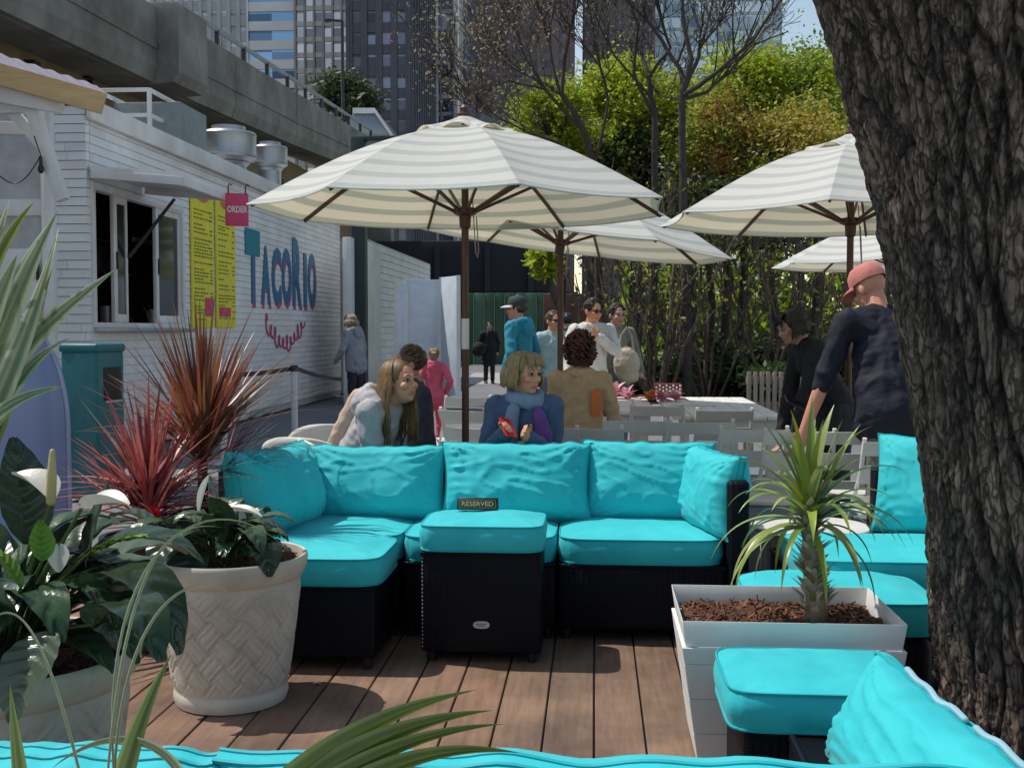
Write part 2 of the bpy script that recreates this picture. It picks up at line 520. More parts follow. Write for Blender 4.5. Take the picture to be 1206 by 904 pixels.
def back_cushion(name, label, c, wx, hz, t, tilt=12, rotz=0, seed=0, group=None, sag=0.04, gather=1.0, roll=0, ridge=False):
    """fat loose back pillow; local: width x, height z, thickness y; faces -y"""
    rt = thing(name, label, "cushion", c, group)
    rt.rotation_euler = (R(-tilt), R(roll), R(rotz))
    NX, NZ = 52, 40
    mb = MB()
    edge = 0.035
    def outline(u, v):
        # corners pulled in as dog ears, sides sag
        X = u * wx / 2 * (1 - 0.06 * (1 - abs(v) ** 2) * abs(u) ** 4 + 0.015 * abs(v) ** 8)
        Z = (v + 1) / 2 * hz
        top_sag = sag * (math.cos(u * math.pi / 2) ** 1.0) * (0.35 + 0.25 * noise.noise(V((u * 1.3 + seed, seed, 0))))
        Z -= max(0, v) ** 3 * top_sag * 0.8
        Z += max(0, v) ** 4 * 0.014 * noise.noise(V((u * 5 + seed * 3, 2, seed)))
        return X, Z
    def surf(a, b, s):
        u, v = a * 2 - 1, b * 2 - 1
        X, Z = outline(u, v)
        f = max(0, (1 - abs(u) ** 3.2)) ** 0.55 * max(0, (1 - abs(v) ** 3.0)) ** 0.5
        low = 1 + 0.28 * (-v) * (1 - v * v)           # filling sinks to the bottom
        T = edge / 2 + (t - edge) / 2 * f * low
        ed = min(1, (1 - max(abs(u), abs(v))) * 5)
        d = 0
        for cu, cv in ((-1, -1), (1, -1), (1, 1), (-1, 1)):
            dx, dy = u - cu, v - cv
            r = math.hypot(dx, dy); an = math.atan2(dy, dx)
            ph = 5 * noise.noise(V((cu * 2 + seed, cv * 3, r * 1.2)))
            d += (1 - abs(math.sin(an * 9 + ph)) * 2) * math.exp(-r / 0.40) * 0.017 * gather
        # pulls from the side seams
        for cu in (-1, 1):
            r = abs(u - cu)
            d += noise.noise(V((r * 1.1, v * 8 + seed, cu * 5 + seed))) * math.exp(-r / 0.22) * 0.020 * gather
        q = V((u * 1.4 + seed, v * 1.1, seed * 2.1))
        rdg = 1 - abs(noise.noise(V((u * 2.0 + v * 1.5 + seed, v * 1.6 - u * 0.7, seed))) * 2.4)
        d += 0.016 * noise.noise(q) + 0.008 * max(0, rdg) ** 6 * gather
        return (V((X, s * (T + d * ed), Z)), (a, b))
    A = mb.grid(lambda a, b: surf(a, b, -1), NX, NZ)
    B = mb.grid(lambda a, b: surf(a, b, 1), NX, NZ, flip=True)
    la = [A[i][0] for i in range(NX)] + [A[NX][j] for j in range(NZ)] + [A[NX - i][NZ] for i in range(NX)] + [A[0][NZ - j] for j in range(NZ)]
    lb = [B[i][0] for i in range(NX)] + [B[NX][j] for j in range(NZ)] + [B[NX - i][NZ] for i in range(NX)] + [B[0][NZ - j] for j in range(NZ)]
    n = len(la)
    for j in range(n): mb.face(la[j], lb[j], lb[(j + 1) % n], la[(j + 1) % n])
    pts = [[V(mb.v[i]) for i in l] for l in (la, lb)]
    mb.build("cover", MC, rt, world=False, angle=70)
    if ridge:
        for i0, i1 in ((8, 26), (28, 44)):
            q = MB(); q.tube([V(pts[0][NX + NZ + (NX - i)]) * .5 + V(pts[1][NX + NZ + (NX - i)]) * .5 + V((0, 0, .008)) for i in range(i0, i1)], .008, 8, round_=True); q.build("sunlit_piping", M("sunlit_piping", (.26, .48, .56), .6), rt, world=False)  # extra piping in a paler colour that stands for sun on the ridge
    pm = MB()
    for l in pts: pm.tube(l + [l[0]], 0.0045, 5)
    pm.build("piping", MPIPE, rt, world=False)
    return rt

# ---------------------------------------------------------------- wicker frames
def frame_box(rt, name, x0, x1, y0, y1, z0, z1, bev=0.02):
    mb = MB(); mb.box(x0, x1, y0, y1, z0, z1)
    return mb.build(name, MWICK, rt, bevel=bev, seg=3)

def legs(rt, x0, x1, y0, y1, h=0.05):
    for X in (x0 + 0.04, x1 - 0.04):
        for Y in (y0 + 0.04, y1 - 0.04):
            m = MB(); m.tube([(X, Y, 0.001), (X, Y, h + 0.005)], [0.018, 0.022], 10)
            m.build("leg", MBLACK, rt)

def rail(rt, x0, x1, y0, y1, z, r=0.012):
    m = MB(); m.tube([(x0, y0, z), (x1, y0, z), (x1, y1, z), (x0, y1, z), (x0, y0, z)], r, 8, cap=False)
    m.build("rail", MWICK, rt)

def sofa_module(label, x0, x1, y0, y1, arms=(), back=True, bh=0.74, group="dark wicker sofa sections"):
    rt = thing("wicker_sofa_section", label, "sofa section", ((x0 + x1) / 2, (y0 + y1) / 2, 0), group)
    b = 0.10
    ym = y1 - (b if back else 0)
    xa = x0 + (b if "l" in arms else 0); xb = x1 - (b if "r" in arms else 0)
    frame_box(rt, "seat_base", xa + .002, xb - .002, y0, ym - .002, 0.05, 0.345)
    rail(rt, xa + .01, xb - .01, y0 + .006, ym - .01, 0.342)
    if back: frame_box(rt, "backrest", x0, x1, ym, y1, 0.05, bh)
    if "l" in arms: frame_box(rt, "armrest", x0, xa, y0 - 0.005, ym - .002, 0.05, bh)
    if "r" in arms: frame_box(rt, "armrest", xb, x1, y0 - 0.005, ym - .002, 0.05, bh)
    legs(rt, x0, x1, y0, y1)
    return rt

SZ = 0.352
# main sofa facing the camera
sofa_module("dark wicker sofa section with high armrest at the right end of the long cyan sofa", -0.165, 0.70, 5.15, 6.02, ("r",))
sofa_module("dark wicker armless middle section of the long sofa behind the sign's ottoman", -0.885, -0.171, 5.15, 6.02)
sofa_module("dark wicker corner section at the left end of the long sofa", -1.70, -0.891, 5.15, 6.02, ("l",))
seat_cushion("seat_cushion", "flat cyan seat pad on the right end section of the long sofa", 0.215, 5.49, SZ, 0.745, 0.70, seed=1, group="cyan seat pads of the long sofa")
seat_cushion("seat_cushion", "cyan seat pad half hidden behind the ottoman with the reserved sign", -0.53, 5.49, SZ, 0.70, 0.70, seed=2, group="cyan seat pads of the long sofa")
seat_cushion("seat_cushion", "cyan seat pad in the left corner of the long sofa behind the chaise pad", -1.24, 5.49, SZ, 0.69, 0.70, seed=3, group="cyan seat pads of the long sofa")
bg = "cyan back pillows of the long sofa"
back_cushion("back_cushion", "wide cyan back pillow at the left corner of the long sofa under the grey hoodie", (-1.10, 5.62, 0.468), 0.72, 0.375, 0.27, 15, 0, 5, bg)
back_cushion("back_cushion", "cyan back pillow in the middle of the long sofa behind the reserved sign", (-0.385, 5.61, 0.468), 0.75, 0.395, 0.29, 15, 2, 11, bg, gather=1.25)
back_cushion("back_cushion", "cyan back pillow right of the middle on the long sofa below the white chairs", (0.27, 5.66, 0.468), 0.66, 0.40, 0.26, 14, -3, 17, bg, gather=1.15)
back_cushion("back_cushion", "cyan pillow turned sideways against the dark right armrest of the long sofa", (0.535, 5.46, 0.462), 0.62, 0.385, 0.22, 8, -74, 23, bg)
back_cushion("back_cushion", "peaked cyan pillow leaning on the left arm of the long sofa above the white pot", (-1.50, 5.32, 0.455), 0.62, 0.41, 0.36, 10, 74, 31, bg, gather=1.3)
# chaise ottoman left
t = thing("chaise_ottoman", "dark wicker footstool at the left front of the long sofa beside the white pot", "ottoman", (-1.22, 4.88, 0))
frame_box(t, "base", -1.58, -0.905, 4.62, 5.135, 0.05, 0.345); rail(t, -1.57, -0.915, 4.628, 5.127, 0.342); legs(t, -1.58, -0.905, 4.62, 5.135)
seat_cushion("seat_cushion", "cyan pad on the dark footstool beside the woven white pot", -1.235, 4.88, SZ, 0.69, 0.53, seed=4)
# ottoman table with reserved sign
t = thing("wicker_ottoman", "square dark wicker ottoman with oval maker's tag standing before the long sofa", "ottoman", (-0.48, 4.93, 0))
ob = frame_box(t, "base", -0.735, -0.222, 4.765, 5.125, 0.045, 0.475, 0.012)
legs(t, -0.735, -0.222, 4.765, 5.125)
m = MB(); m.box(-0.74, -0.217, 4.76, 5.128, 0.462, 0.476); m.build("rim", MWICK, t, bevel=0.004)
st = MB()
for k in range(24):
    st.ell((-0.728, 4.763, 0.07 + k * 0.0165), (0.0032, 0.0025, 0.0045), 6, 4)
st.build("corner_stitching", M("pale_stitching", (0.30, 0.30, 0.32), 0.5), t)
tg = MB(); poly = [(0.035 * math.copysign(abs(math.cos(a)) ** 0.7, math.cos(a)), 0.0155 * math.copysign(abs(math.sin(a)) ** 0.8, math.sin(a))) for a in [2 * math.pi * i / 28 for i in range(28)]]
fr = [tg.vert((-0.475 + x, 4.757, 0.168 + y)) for x, y in poly]; bk = [tg.vert((-0.475 + x, 4.768, 0.168 + y)) for x, y in poly]
tg.face(*fr); tg.face(*bk[::-1])
for i in range(28): tg.face(fr[i], bk[i], bk[(i + 1) % 28], fr[(i + 1) % 28])
tp = tg.build("oval_tag", M("silver_tag", (0.55, 0.56, 0.58), 0.35, 0.1, metal=0.3), t)
ln = MB()
for k, (dx, dz, ww) in enumerate(((0, 0.004, 0.045), (0, -0.004, 0.034))):
    for j in range(9):
        a = -0.475 + dx - ww / 2 + ww * j / 9
        ln.box(a, a + ww / 9 * 0.62, 4.7555, 4.7575, 0.168 + dz - 0.0018, 0.168 + dz + 0.0018)
ln.build("tag_lettering", M("tag_ink", (0.08, 0.08, 0.09), 0.6), tp)
seat_cushion("ottoman_cushion", "puffy cyan pad on the square ottoman under the reserved sign", -0.478, 4.945, 0.478, 0.52, 0.40, 0.11, seed=6, puff=0.028)
# reserved sign
sx, sy, sz = P(562.5, 602, 5.0)
t = thing("reserved_sign", "small dark green reserved sign with gold border on the ottoman pad", "sign", (sx, sy, 0.622))
m = MB()
m.hexa([(-.092, -.012, 0), (.092, -.012, 0), (.092, .006, 0), (-.092, .006, 0), (-.092, 0.002, .052), (.092, 0.002, .052), (.092, .008, .052), (-.092, .008, .052)])
m.hexa([(-.092, .022, 0), (.092, .022, 0), (.092, .03, 0), (-.092, .03, 0), (-.092, .0085, .051), (.092, .0085, .051), (.092, .0135, .051), (-.092, .0135, .051)])
MSIGN = M("dark_green_sign", (0.012, 0.03, 0.022), 0.35, 0.2)
MGOLD = M("gold_lettering", (0.52, 0.44, 0.20), 0.4, 0.1, metal=0.2)
m.build("panel", MSIGN, t, world=False, bevel=0.001, seg=1)
tl = math.atan2(0.014, 0.052)
me = text_mesh("RESERVED", 0.0285, 0.0006, bold=0.0005, sx=1.12)
mesh_obj("lettering", me, MGOLD, t, (0, -0.0062, 0.026), (R(90) - tl, 0, 0))
m = MB()
for (x0, x1, z0, z1) in ((-.08, .08, .0095, .0107), (-.08, .08, .0415, .0427), (-.08, -.0788, .0107, .0415), (.0788, .08, .0107, .0415)):
    f = lambda z: -0.012 + 0.014 * z / 0.052 - 0.0004
    m.hexa([(x0, f(z0), z0), (x1, f(z0), z0), (x1, f(z0) + .0012, z0), (x0, f(z0) + .0012, z0), (x0, f(z1), z1), (x1, f(z1), z1), (x1, f(z1) + .0012, z1), (x0, f(z1) + .0012, z1)])
m.build("border", MGOLD, t, world=False)

# right-hand seat group behind the palm planter
sofa_module("dark wicker armchair section at the right beside the round table and the tree", 0.86, 1.75, 4.72, 5.62, (), back=False, group=None)
for o_ in list(bpy.data.objects):
    if o_.name.startswith("wicker_sofa_section") and o_.get("label", "").startswith("dark wicker armchair"): frame_box(o_, "backrest", 1.36, 1.75, 5.625, 5.72, 0.05, 0.755)
seat_cushion("seat_cushion", "cyan seat pad on the wicker section between palm plant and tree trunk", 1.30, 5.05, SZ, 0.86, 0.66, seed=8)
back_cushion("back_cushion", "cyan back pillow behind the palm plant, half hidden by the tree trunk", (1.56, 5.34, 0.47), 0.55, 0.46, 0.26, 12, -30, 41)
t = thing("round_ottoman", "low dark wicker ottoman behind the white palm planter", "ottoman", (0.9, 4.42, 0))
frame_box(t, "base", 0.60, 1.24, 4.18, 4.66, 0.05, 0.30, 0.05); legs(t, 0.62, 1.22, 4.2, 4.64)
seat_cushion("ottoman_cushion", "rounded cyan pad showing behind the rim of the white palm planter", 0.92, 4.42, 0.305, 0.68, 0.50, 0.12, seed=9, puff=0.045)

# near sofa at the bottom edge, seen from behind, and its chaise on the right
t = sofa_module("dark wicker sofa nearest the camera along the bottom edge of the photo", -1.35, 1.25, 1.45, 2.15, (), back=False, group=None)
frame_box(t, "backrest", -1.35, 1.25, 1.33, 1.44, 0.05, 0.70)
back_cushion("back_cushion", "long cyan back pillow whose top runs along the bottom edge of the photo", (0.05, 1.70, 0.40), 1.22, 0.378, 0.26, -6, 0, 53, sag=0.012)
back_cushion("back_cushion", "cyan back pillow at the bottom left corner below the peace lily", (-0.90, 1.72, 0.40), 0.66, 0.362, 0.24, -4, 0, 61, sag=0.008, gather=0.6)
seat_cushion("seat_cushion", "cyan seat pad of the near sofa hidden under the back pillows", -0.05, 1.80, SZ, 2.5, 0.62, seed=12)
t = thing("chaise_ottoman", "dark wicker footstool in front of the white palm planter at lower right", "ottoman", (0.8, 3.28, 0))
frame_box(t, "base", 0.41, 0.87, 3.09, 3.50, 0.05, 0.335); legs(t, 0.41, 0.87, 3.09, 3.5)
m = MB(); m.box(0.745, 0.765, 3.055, 3.062, 0.30, 0.345); m.build("tag", MWHITE, t)
seat_cushion("seat_cushion", "cyan pad in front of the white palm planter at lower right", 0.63, 3.27, 0.335, 0.52, 0.44, 0.11, seed=14, puff=0.025)
t = thing("sofa_arm_section", "dark wicker arm section under the large cyan pillow at lower right", "sofa section", (1.05, 2.4, 0))
frame_box(t, "base", 0.52, 0.86, 2.17, 3.04, 0.05, 0.335); rail(t, 0.53, 0.85, 2.18, 3.03, 0.333); legs(t, 0.52, 0.86, 2.17, 3.04)
back_cushion("back_cushion", "big slumped cyan pillow with pale piped ridge in front of the tree trunk", (0.675, 2.40, 0.335), 0.84, 0.285, 0.27, 22, -80, 71, sag=0.02, roll=3, ridge=True)

# ---------------------------------------------------------------- planters
def round_pot(label, cx, cy, r, h, mat, soil_z, weave=True):
    rt = thing("round_planter", label, "planter", (cx, cy, 0), "big round cream planters")
    mb = MB()
    rb = r * 0.735
    prof = [(0.001, 0.004), (rb * 0.96, 0.004), (rb * 1.0, 0.03), (rb * 0.985, 0.055)]
    for k in range(72):
        t = k / 71
        prof.append((rb * 0.97 + (r * 0.90 - rb * 0.97) * t ** 0.9, 0.06 + (h - 0.15) * t))
    prof += [(r * 0.925, h - 0.085), (r * 0.955, h - 0.07), (r * 0.985, h - 0.045), (r, h - 0.02), (r * 0.995, h - 0.006), (r * 0.975, h), (r * 0.945, h - 0.003),
             (r * 0.925, h - 0.03), (r * 0.89, h - 0.12), (r * 0.86, h - 0.2)]
    n = 300
    rings = []
    for i, (rad, z) in enumerate(prof):
        row = []
        for j in range(n):
            a = 2 * math.pi * j / n
            q = rad
            if weave and 5 <= i <= 75:
                t = (i - 5) / 70
                # raised basket weave of crossing double straps
                u = a / (2 * math.pi) * 14; v = t * 3.4
                p1, p2 = (u + v), (u - v)
                f1 = abs((p1 % 1) - 0.5); f2 = abs((p2 % 1) - 0.5)
                over = (math.floor(p1) + math.floor(p2)) % 2
                s1 = 1 if f1 < 0.36 else 0; s2 = 1 if f2 < 0.36 else 0
                g1 = 1 if abs(f1 - 0.18) < 0.045 else 0; g2 = 1 if abs(f2 - 0.18) < 0.045 else 0
                hgt = (s1 * (1 - 0.6 * g1)) if over else (s2 * (1 - 0.6 * g2))
                if not (s1 or s2): hgt = -0.2
                q += 0.0065 * hgt * min(1, t * 10, (1 - t) * 8)
            dk_ = 1.0 if q >= rad else .92
            mb.col = (dk_, dk_ * .985, dk_ * .96)
            row.append(mb.vert((cx + q * math.cos(a), cy + q * math.sin(a), z)))
        rings.append(row)
    for a, b in zip(rings, rings[1:]):
        for j in range(n): mb.face(a[j], a[(j + 1) % n], b[(j + 1) % n], b[j])
    mb.face(*rings[0][::-1])
    mb.build("pot", mat, rt, angle=55)
    soil(rt, cx, cy, r * 0.90, soil_z, round_=True)
    return rt

def soil(rt, cx, cy, r, z, round_=True, ry=None):
    mb = MB(); rs = random.Random(int(cx * 1000))
    ry = ry or r
    def fn(a, b):
        u, v = a * 2 - 1, b * 2 - 1
        if round_:
            X = u * math.sqrt(1 - v * v / 2) * r; Y = v * math.sqrt(1 - u * u / 2) * r
        else: X, Y = u * r, v * ry
        zz = 0.022 * noise.noise(V((X * 9 + cx, Y * 9, 0))) + 0.012 * noise.noise(V((X * 40, Y * 40 + cx, 3)))
        return (V((cx + X, cy + Y, z + zz)), (a, b))
    mb.grid(fn, 40, 40)
    for k in range(900 if not round_ else 300):
        u, v = rs.uniform(-.97, .97), rs.uniform(-.97, .97)
        p, _ = fn((u + 1) / 2, (v + 1) / 2)
        k_ = rs.uniform(0.4, 2.6); mb.col = (k_, k_ * rs.uniform(0.75, 1.0), k_ * rs.uniform(0.6, 1.0))
        d = V((rs.uniform(-1, 1), rs.uniform(-1, 1), rs.uniform(-.3, .5))).normalized() * rs.uniform(0.008, 0.028)
        mb.bar(p - d, p + d + V((0, 0, 0.004)), rs.uniform(0.003, 0.009), rs.uniform(0.002, 0.005))
    return mb.build("soil", MSOIL, rt, angle=50)

q = P(368, 812, 4.42); m = MB(); m.col = (1, 1, 1)
m.grid(lambda a, b: (V((q.x + a * .035 + b * .008, 4.42 + b * .022, .004 + .006 * math.sin(a * 3 + b * 2))), (a, b)), 5, 4)
tag(m.build("paper_scrap", MWHITE, None), "small pale scrap of paper lying on the deck by the round pot", "scrap")
pc = P(257, 668, 4.42)
POT1 = (P(271, 668, 4.24).x, 4.24)
round_pot("round cream planter with basket weave relief standing on the deck left of the footstool", POT1[0], POT1[1], 0.295, 0.565, MRESIN, 0.52)
POT2 = (P(8, 785, 2.80).x, 2.80)
round_pot("round cream planter cut off by the lower left corner, holding the big peace lily", POT2[0], POT2[1], 0.335, 0.60, MRESIN, 0.53)

# square white planter
def square_planter():
    x0, x1 = GX(802, 3.56), GX(1081, 3.56); y0, y1 = 3.56, 4.10; h = 0.505
    cx, cy = (x0 + x1) / 2, (y0 + y1) / 2
    rt = thing("square_planter", "tapered square white timber planter with mulch holding the young palm", "planter", (cx, cy, 0))
    k = 0.80
    def c(z, inset=0):
        s = k + (1 - k) * z / h
        return [(cx + (a - cx) * s - math.copysign(inset, a - cx), cy + (b - cy) * s - math.copysign(inset, b - cy)) for a, b in ((x0, y0), (x1, y0), (x1, y1), (x0, y1))]
    mb = MB()
    zs = [0.02, 0.135, 0.25, 0.365, h - 0.085]
    for z0, z1 in zip(zs, zs[1:]):   # stacked boards, tiny gaps
        kk = random.uniform(0.97, 1.0); mb.col = (kk, kk, kk)
        o0, o1, i0, i1 = c(z0 + .0006), c(z1 - .0006), c(z0 + .0006, 0.02), c(z1 - .0006, 0.02)
        for i in range(4):
            j = (i + 1) % 4
            mb.hexa([(*o0[i], z0 + .0006), (*o0[j], z0 + .0006), (*i0[j], z0 + .0006), (*i0[i], z0 + .0006), (*o1[i], z1 - .0006), (*o1[j], z1 - .0006), (*i1[j], z1 - .0006), (*i1[i], z1 - .0006)])
    mb.build("side_boards", MWHITEB, rt, bevel=0.0015, seg=1)
    rm = MB(); z0, z1 = h - 0.0845, h
    o0, o1, i0, i1 = c(z0, -0.012), c(z1, -0.012), c(z0, 0.014), c(z1, 0.014)
    for i in range(4):
        j = (i + 1) % 4
        rm.hexa([(*o0[i], z0), (*o0[j], z0), (*i0[j], z0), (*i0[i], z0), (*o1[i], z1), (*o1[j], z1), (*i1[j], z1), (*i1[i], z1)])
    rm.build("rim", MWHITEB, rt, bevel=0.003, seg=2)
    bt = MB(); o0, o1 = c(0.001, 0.02), c(0.02, 0.02)
    bt.hexa([(*q, 0.001) for q in o0] + [(*q, 0.02) for q in o1]); bt.build("base", MBLACK, rt)
    soil(rt, cx, cy, (x1 - x0) / 2 * 0.89, h - 0.055, False, (y1 - y0) / 2 * 0.86)
    return cx, cy, h
PLX, PLY, PLH = square_planter()
# ---------------------------------------------------------------- umbrellas
def canopy_mat():
    m, nt, b = new_mat("striped_canvas")
    uv = nt.nodes.new("ShaderNodeUVMap"); uv.uv_map = "UVMap"
    sp = nt.nodes.new("ShaderNodeSeparateXYZ"); nt.links.new(uv.outputs[0], sp.inputs[0])
    mu = nt.nodes.new("ShaderNodeMath"); mu.operation = "MULTIPLY"; mu.inputs[1].default_value = 1 / 0.142
    nt.links.new(sp.outputs[0], mu.inputs[0])
    fr = nt.nodes.new("ShaderNodeMath"); fr.operation = "FRACT"; nt.links.new(mu.outputs[0], fr.inputs[0])
    r = nt.nodes.new("ShaderNodeValToRGB")
    e = r.color_ramp.elements
    e[0].position = 0.0; e[0].color = (0.70, 0.70, 0.67, 1); e[1].position = 0.55; e[1].color = (0.70, 0.70, 0.67, 1)
    for pos, c in ((0.60, (0.545, 0.575, 0.55, 1)), (0.95, (0.545, 0.575, 0.55, 1)), (1.0, (0.70, 0.70, 0.67, 1))):
        q = e.new(pos); q.color = c
    nt.links.new(fr.outputs[0], r.inputs[0])
    nt.links.new(r.outputs[0], b.inputs["Base Color"]); b.inputs["Roughness"].default_value = 0.8
    bump(nt, b, noise_node(nt, 4, 6, 0.62), 0.35, 0.03)
    r2 = nt.nodes.new("ShaderNodeMixRGB"); r2.blend_type = "MULTIPLY"; r2.inputs[0].default_value = 1
    gm = nt.nodes.new("ShaderNodeGamma"); gm.inputs[1].default_value = 2.6
    nt.links.new(r.outputs[0], gm.inputs[0]); nt.links.new(gm.outputs[0], r2.inputs[1]); r2.inputs[2].default_value = (2.2, 1.95, 1.5, 1)
    tr = nt.nodes.new("ShaderNodeBsdfTranslucent"); nt.links.new(r2.outputs[0], tr.inputs["Color"])
    mix = nt.nodes.new("ShaderNodeMixShader"); mix.inputs[0].default_value = 0.30
    nt.links.new(b.outputs[0], mix.inputs[1]); nt.links.new(tr.outputs[0], mix.inputs[2])
    nt.links.new(mix.outputs[0], nt.nodes["Material Output"].inputs["Surface"])
    return m
MCANVAS = canopy_mat()
def make_umbrella(label, loc, r, rim, apex, rotz, group="striped market umbrellas"):
    rt = thing("market_umbrella", label, "umbrella", loc, group, rotz)
    A = [2 * math.pi * k / 8 for k in range(8)]
    ca = math.cos(math.pi / 8)
    def pt(k, t, s):
        """t 0 apex .. 1 rim, s -1..1 across panel k"""
        a0, a1 = A[k], A[(k + 1) % 8]
        p0 = V((math.cos(a0), math.sin(a0), 0)); p1 = V((math.cos(a1), math.sin(a1), 0))
        q = p0.lerp(p1, (s + 1) / 2) * (r * t)
        z = rim + (apex - rim) * (1 - t) + 0.10 * math.sin(math.pi * t) * (1 - 0.35 * t)
        z -= 0.045 * t * (1 - s * s) * (0.4 + 0.6 * math.sin(math.pi * min(1, t)))
        nrm = (p0 + p1).normalized()
        pin = q - nrm * (0.035 * t ** 3 * (1 - s * s))
        return V((pin.x, pin.y, z)), (r * t * ca, s)
    mb = MB(); t0 = 0.135
    for k in range(8):
        mb.grid(lambda a, b: pt(k, t0 + (1 - t0) * a, b * 2 - 1), 22, 10)
    mb.build("canopy", MCANVAS, rt, world=False, angle=25)
    hm = MB()
    for k in range(8):
        pts = [pt(k, 1.0, -1 + 0.25 * j)[0] + V((0, 0, -0.004)) for j in range(9)]
        hm.tube(pts, 0.006, 5)
    hm.build("hem", M("canvas_hem", (0.74, 0.73, 0.68), 0.8), rt, world=False)
    # wind vent with scalloped openings
    vm = MB()
    def vent(k, a, b):
        t = 0.25 * a; s = b * 2 - 1
        q, uv = pt(k, t, s)
        lift = 0.065 - 0.055 * a + (0.065 * math.sin(math.pi * (s + 1) / 2) * a ** 2)
        return V((q.x, q.y, rim + (apex - rim) * (1 - t * 0.86) + lift)), (uv[0] * 1.0, uv[1])
    for k in range(8): vm.grid(lambda a, b: vent(k, a, b), 6, 10)
    vm.build("vent_cap", MCANVAS, rt, world=False, angle=25)
    fm = MB(); zt = apex + 0.05
    fm.lathe([(0.001, zt - .01), (0.045, zt), (0.05, zt + 0.012), (0.03, zt + .02), (0.028, zt + 0.035), (0.034, zt + 0.05), (0.018, zt + 0.068), (0.001, zt + 0.07)], 16)
    fm.build("finial", MDWOOD, rt, world=False)
    pm = MB(); pm.tube([(0, 0, 0.05), (0, 0, rim), (0, 0, apex + 0.02)], [0.024, 0.024, 0.022], 14)
    pm.build("pole", MDWOOD, rt, world=False)
    hub = MB(); zh = rim - 0.015
    hub.lathe([(0.026, zh - 0.11), (0.036, zh - 0.1), (0.04, zh - 0.03), (0.075, zh - 0.015), (0.075, zh + 0.02), (0.03, zh + 0.03)], 16)
    hub.build("hub", MDWOOD, rt, world=False)
    for k in range(8):
        rb = MB()
        pts = [pt(k, t, -1)[0] + V((0, 0, -0.022)) for t in (0.05, 0.3, 0.55, 0.8, 0.985)]
        for a, b in zip(pts, pts[1:]): rb.bar(a, b, 0.016, 0.026)
        o = rb.build("rib", MDWOOD, rt, world=False, bevel=0.002, seg=1)
        sb = MB(); sb.bar((0.07 * math.cos(A[k]), 0.07 * math.sin(A[k]), zh), pts[2] + V((0, 0, -0.012)), 0.014, 0.02)
        sb.build("strut", MDWOOD, o, world=False)
    cm = MB()
    cm.tube([(0.04, -0.03, rim + 0.1), (0.05, -0.04, rim - 0.1), (0.06, -0.045, rim - 0.28), (0.075, -0.03, rim - 0.31), (0.085, -0.02, rim - 0.26), (0.07, -0.02, rim - 0.05)], 0.004, 5)
    cm.build("cord", M("pale_cord", (0.3, 0.28, 0.24), 0.8), rt, world=False)
    bm_ = MB(); bm_.lathe([(0.001, 0.001), (0.24, 0.001), (0.25, 0.02), (0.24, 0.05), (0.06, 0.075), (0.045, 0.1), (0.043, 0.32), (0.027, 0.325)], 28)
    bm_.build("base", M("cast_base", (0.05, 0.04, 0.035), 0.6), rt, world=False)
    return rt
RB = R(22.5)
u1 = make_umbrella("nearest striped umbrella, left of centre, with white tape round its brown pole", (GX(548, 7.34), 7.34, 0), 1.37, 2.195, 2.74, RB + R(-4))
m = MB(); m.tube([(0, 0, 1.42 - (411 - 388) * 7.34 / FPX), (0, 0, 1.42 + (388 - 375) * 7.34 / FPX)], 0.0255, 14)
m.build("white_tape", MWHITE, u1, world=False)
u2 = dup(u1, (GX(1000, 8.2), 8.2, 0), RB + R(5), "striped umbrella at right partly hidden by the big tree trunk")
for ch in list(u2.children):
    if ch.name.startswith("white_tape"): bpy.data.objects.remove(ch)
u3 = dup(u2, (GX(660, 9.9), 9.9, 0), RB + R(9), "striped umbrella behind the nearest one, over the curly haired seated woman", scale=1.0)
u3.scale = (1.08, 1.08, 0.985)
for ch in u3.children:      # the canopy is cranked over to the right, the pole stays upright
    if ch.name.split(".")[0] in ("canopy", "vent_cap", "finial", "hem", "rib", "hub", "cord"):
        ch.matrix_basis = Matrix.Translation((0, 0, 2.195)) @ Matrix.Rotation(-RB - R(9), 4, "Z") @ Matrix.Rotation(R(8.0), 4, "Y") @ Matrix.Rotation(RB + R(9), 4, "Z") @ Matrix.Translation((0, 0, -2.195 + .03))
u4 = dup(u2, (GX(1058, 12.6), 12.6, 0), RB + R(2), "farthest small looking umbrella low behind the man in the pink cap")
u4.scale = (1.0, 1.0, 0.965)

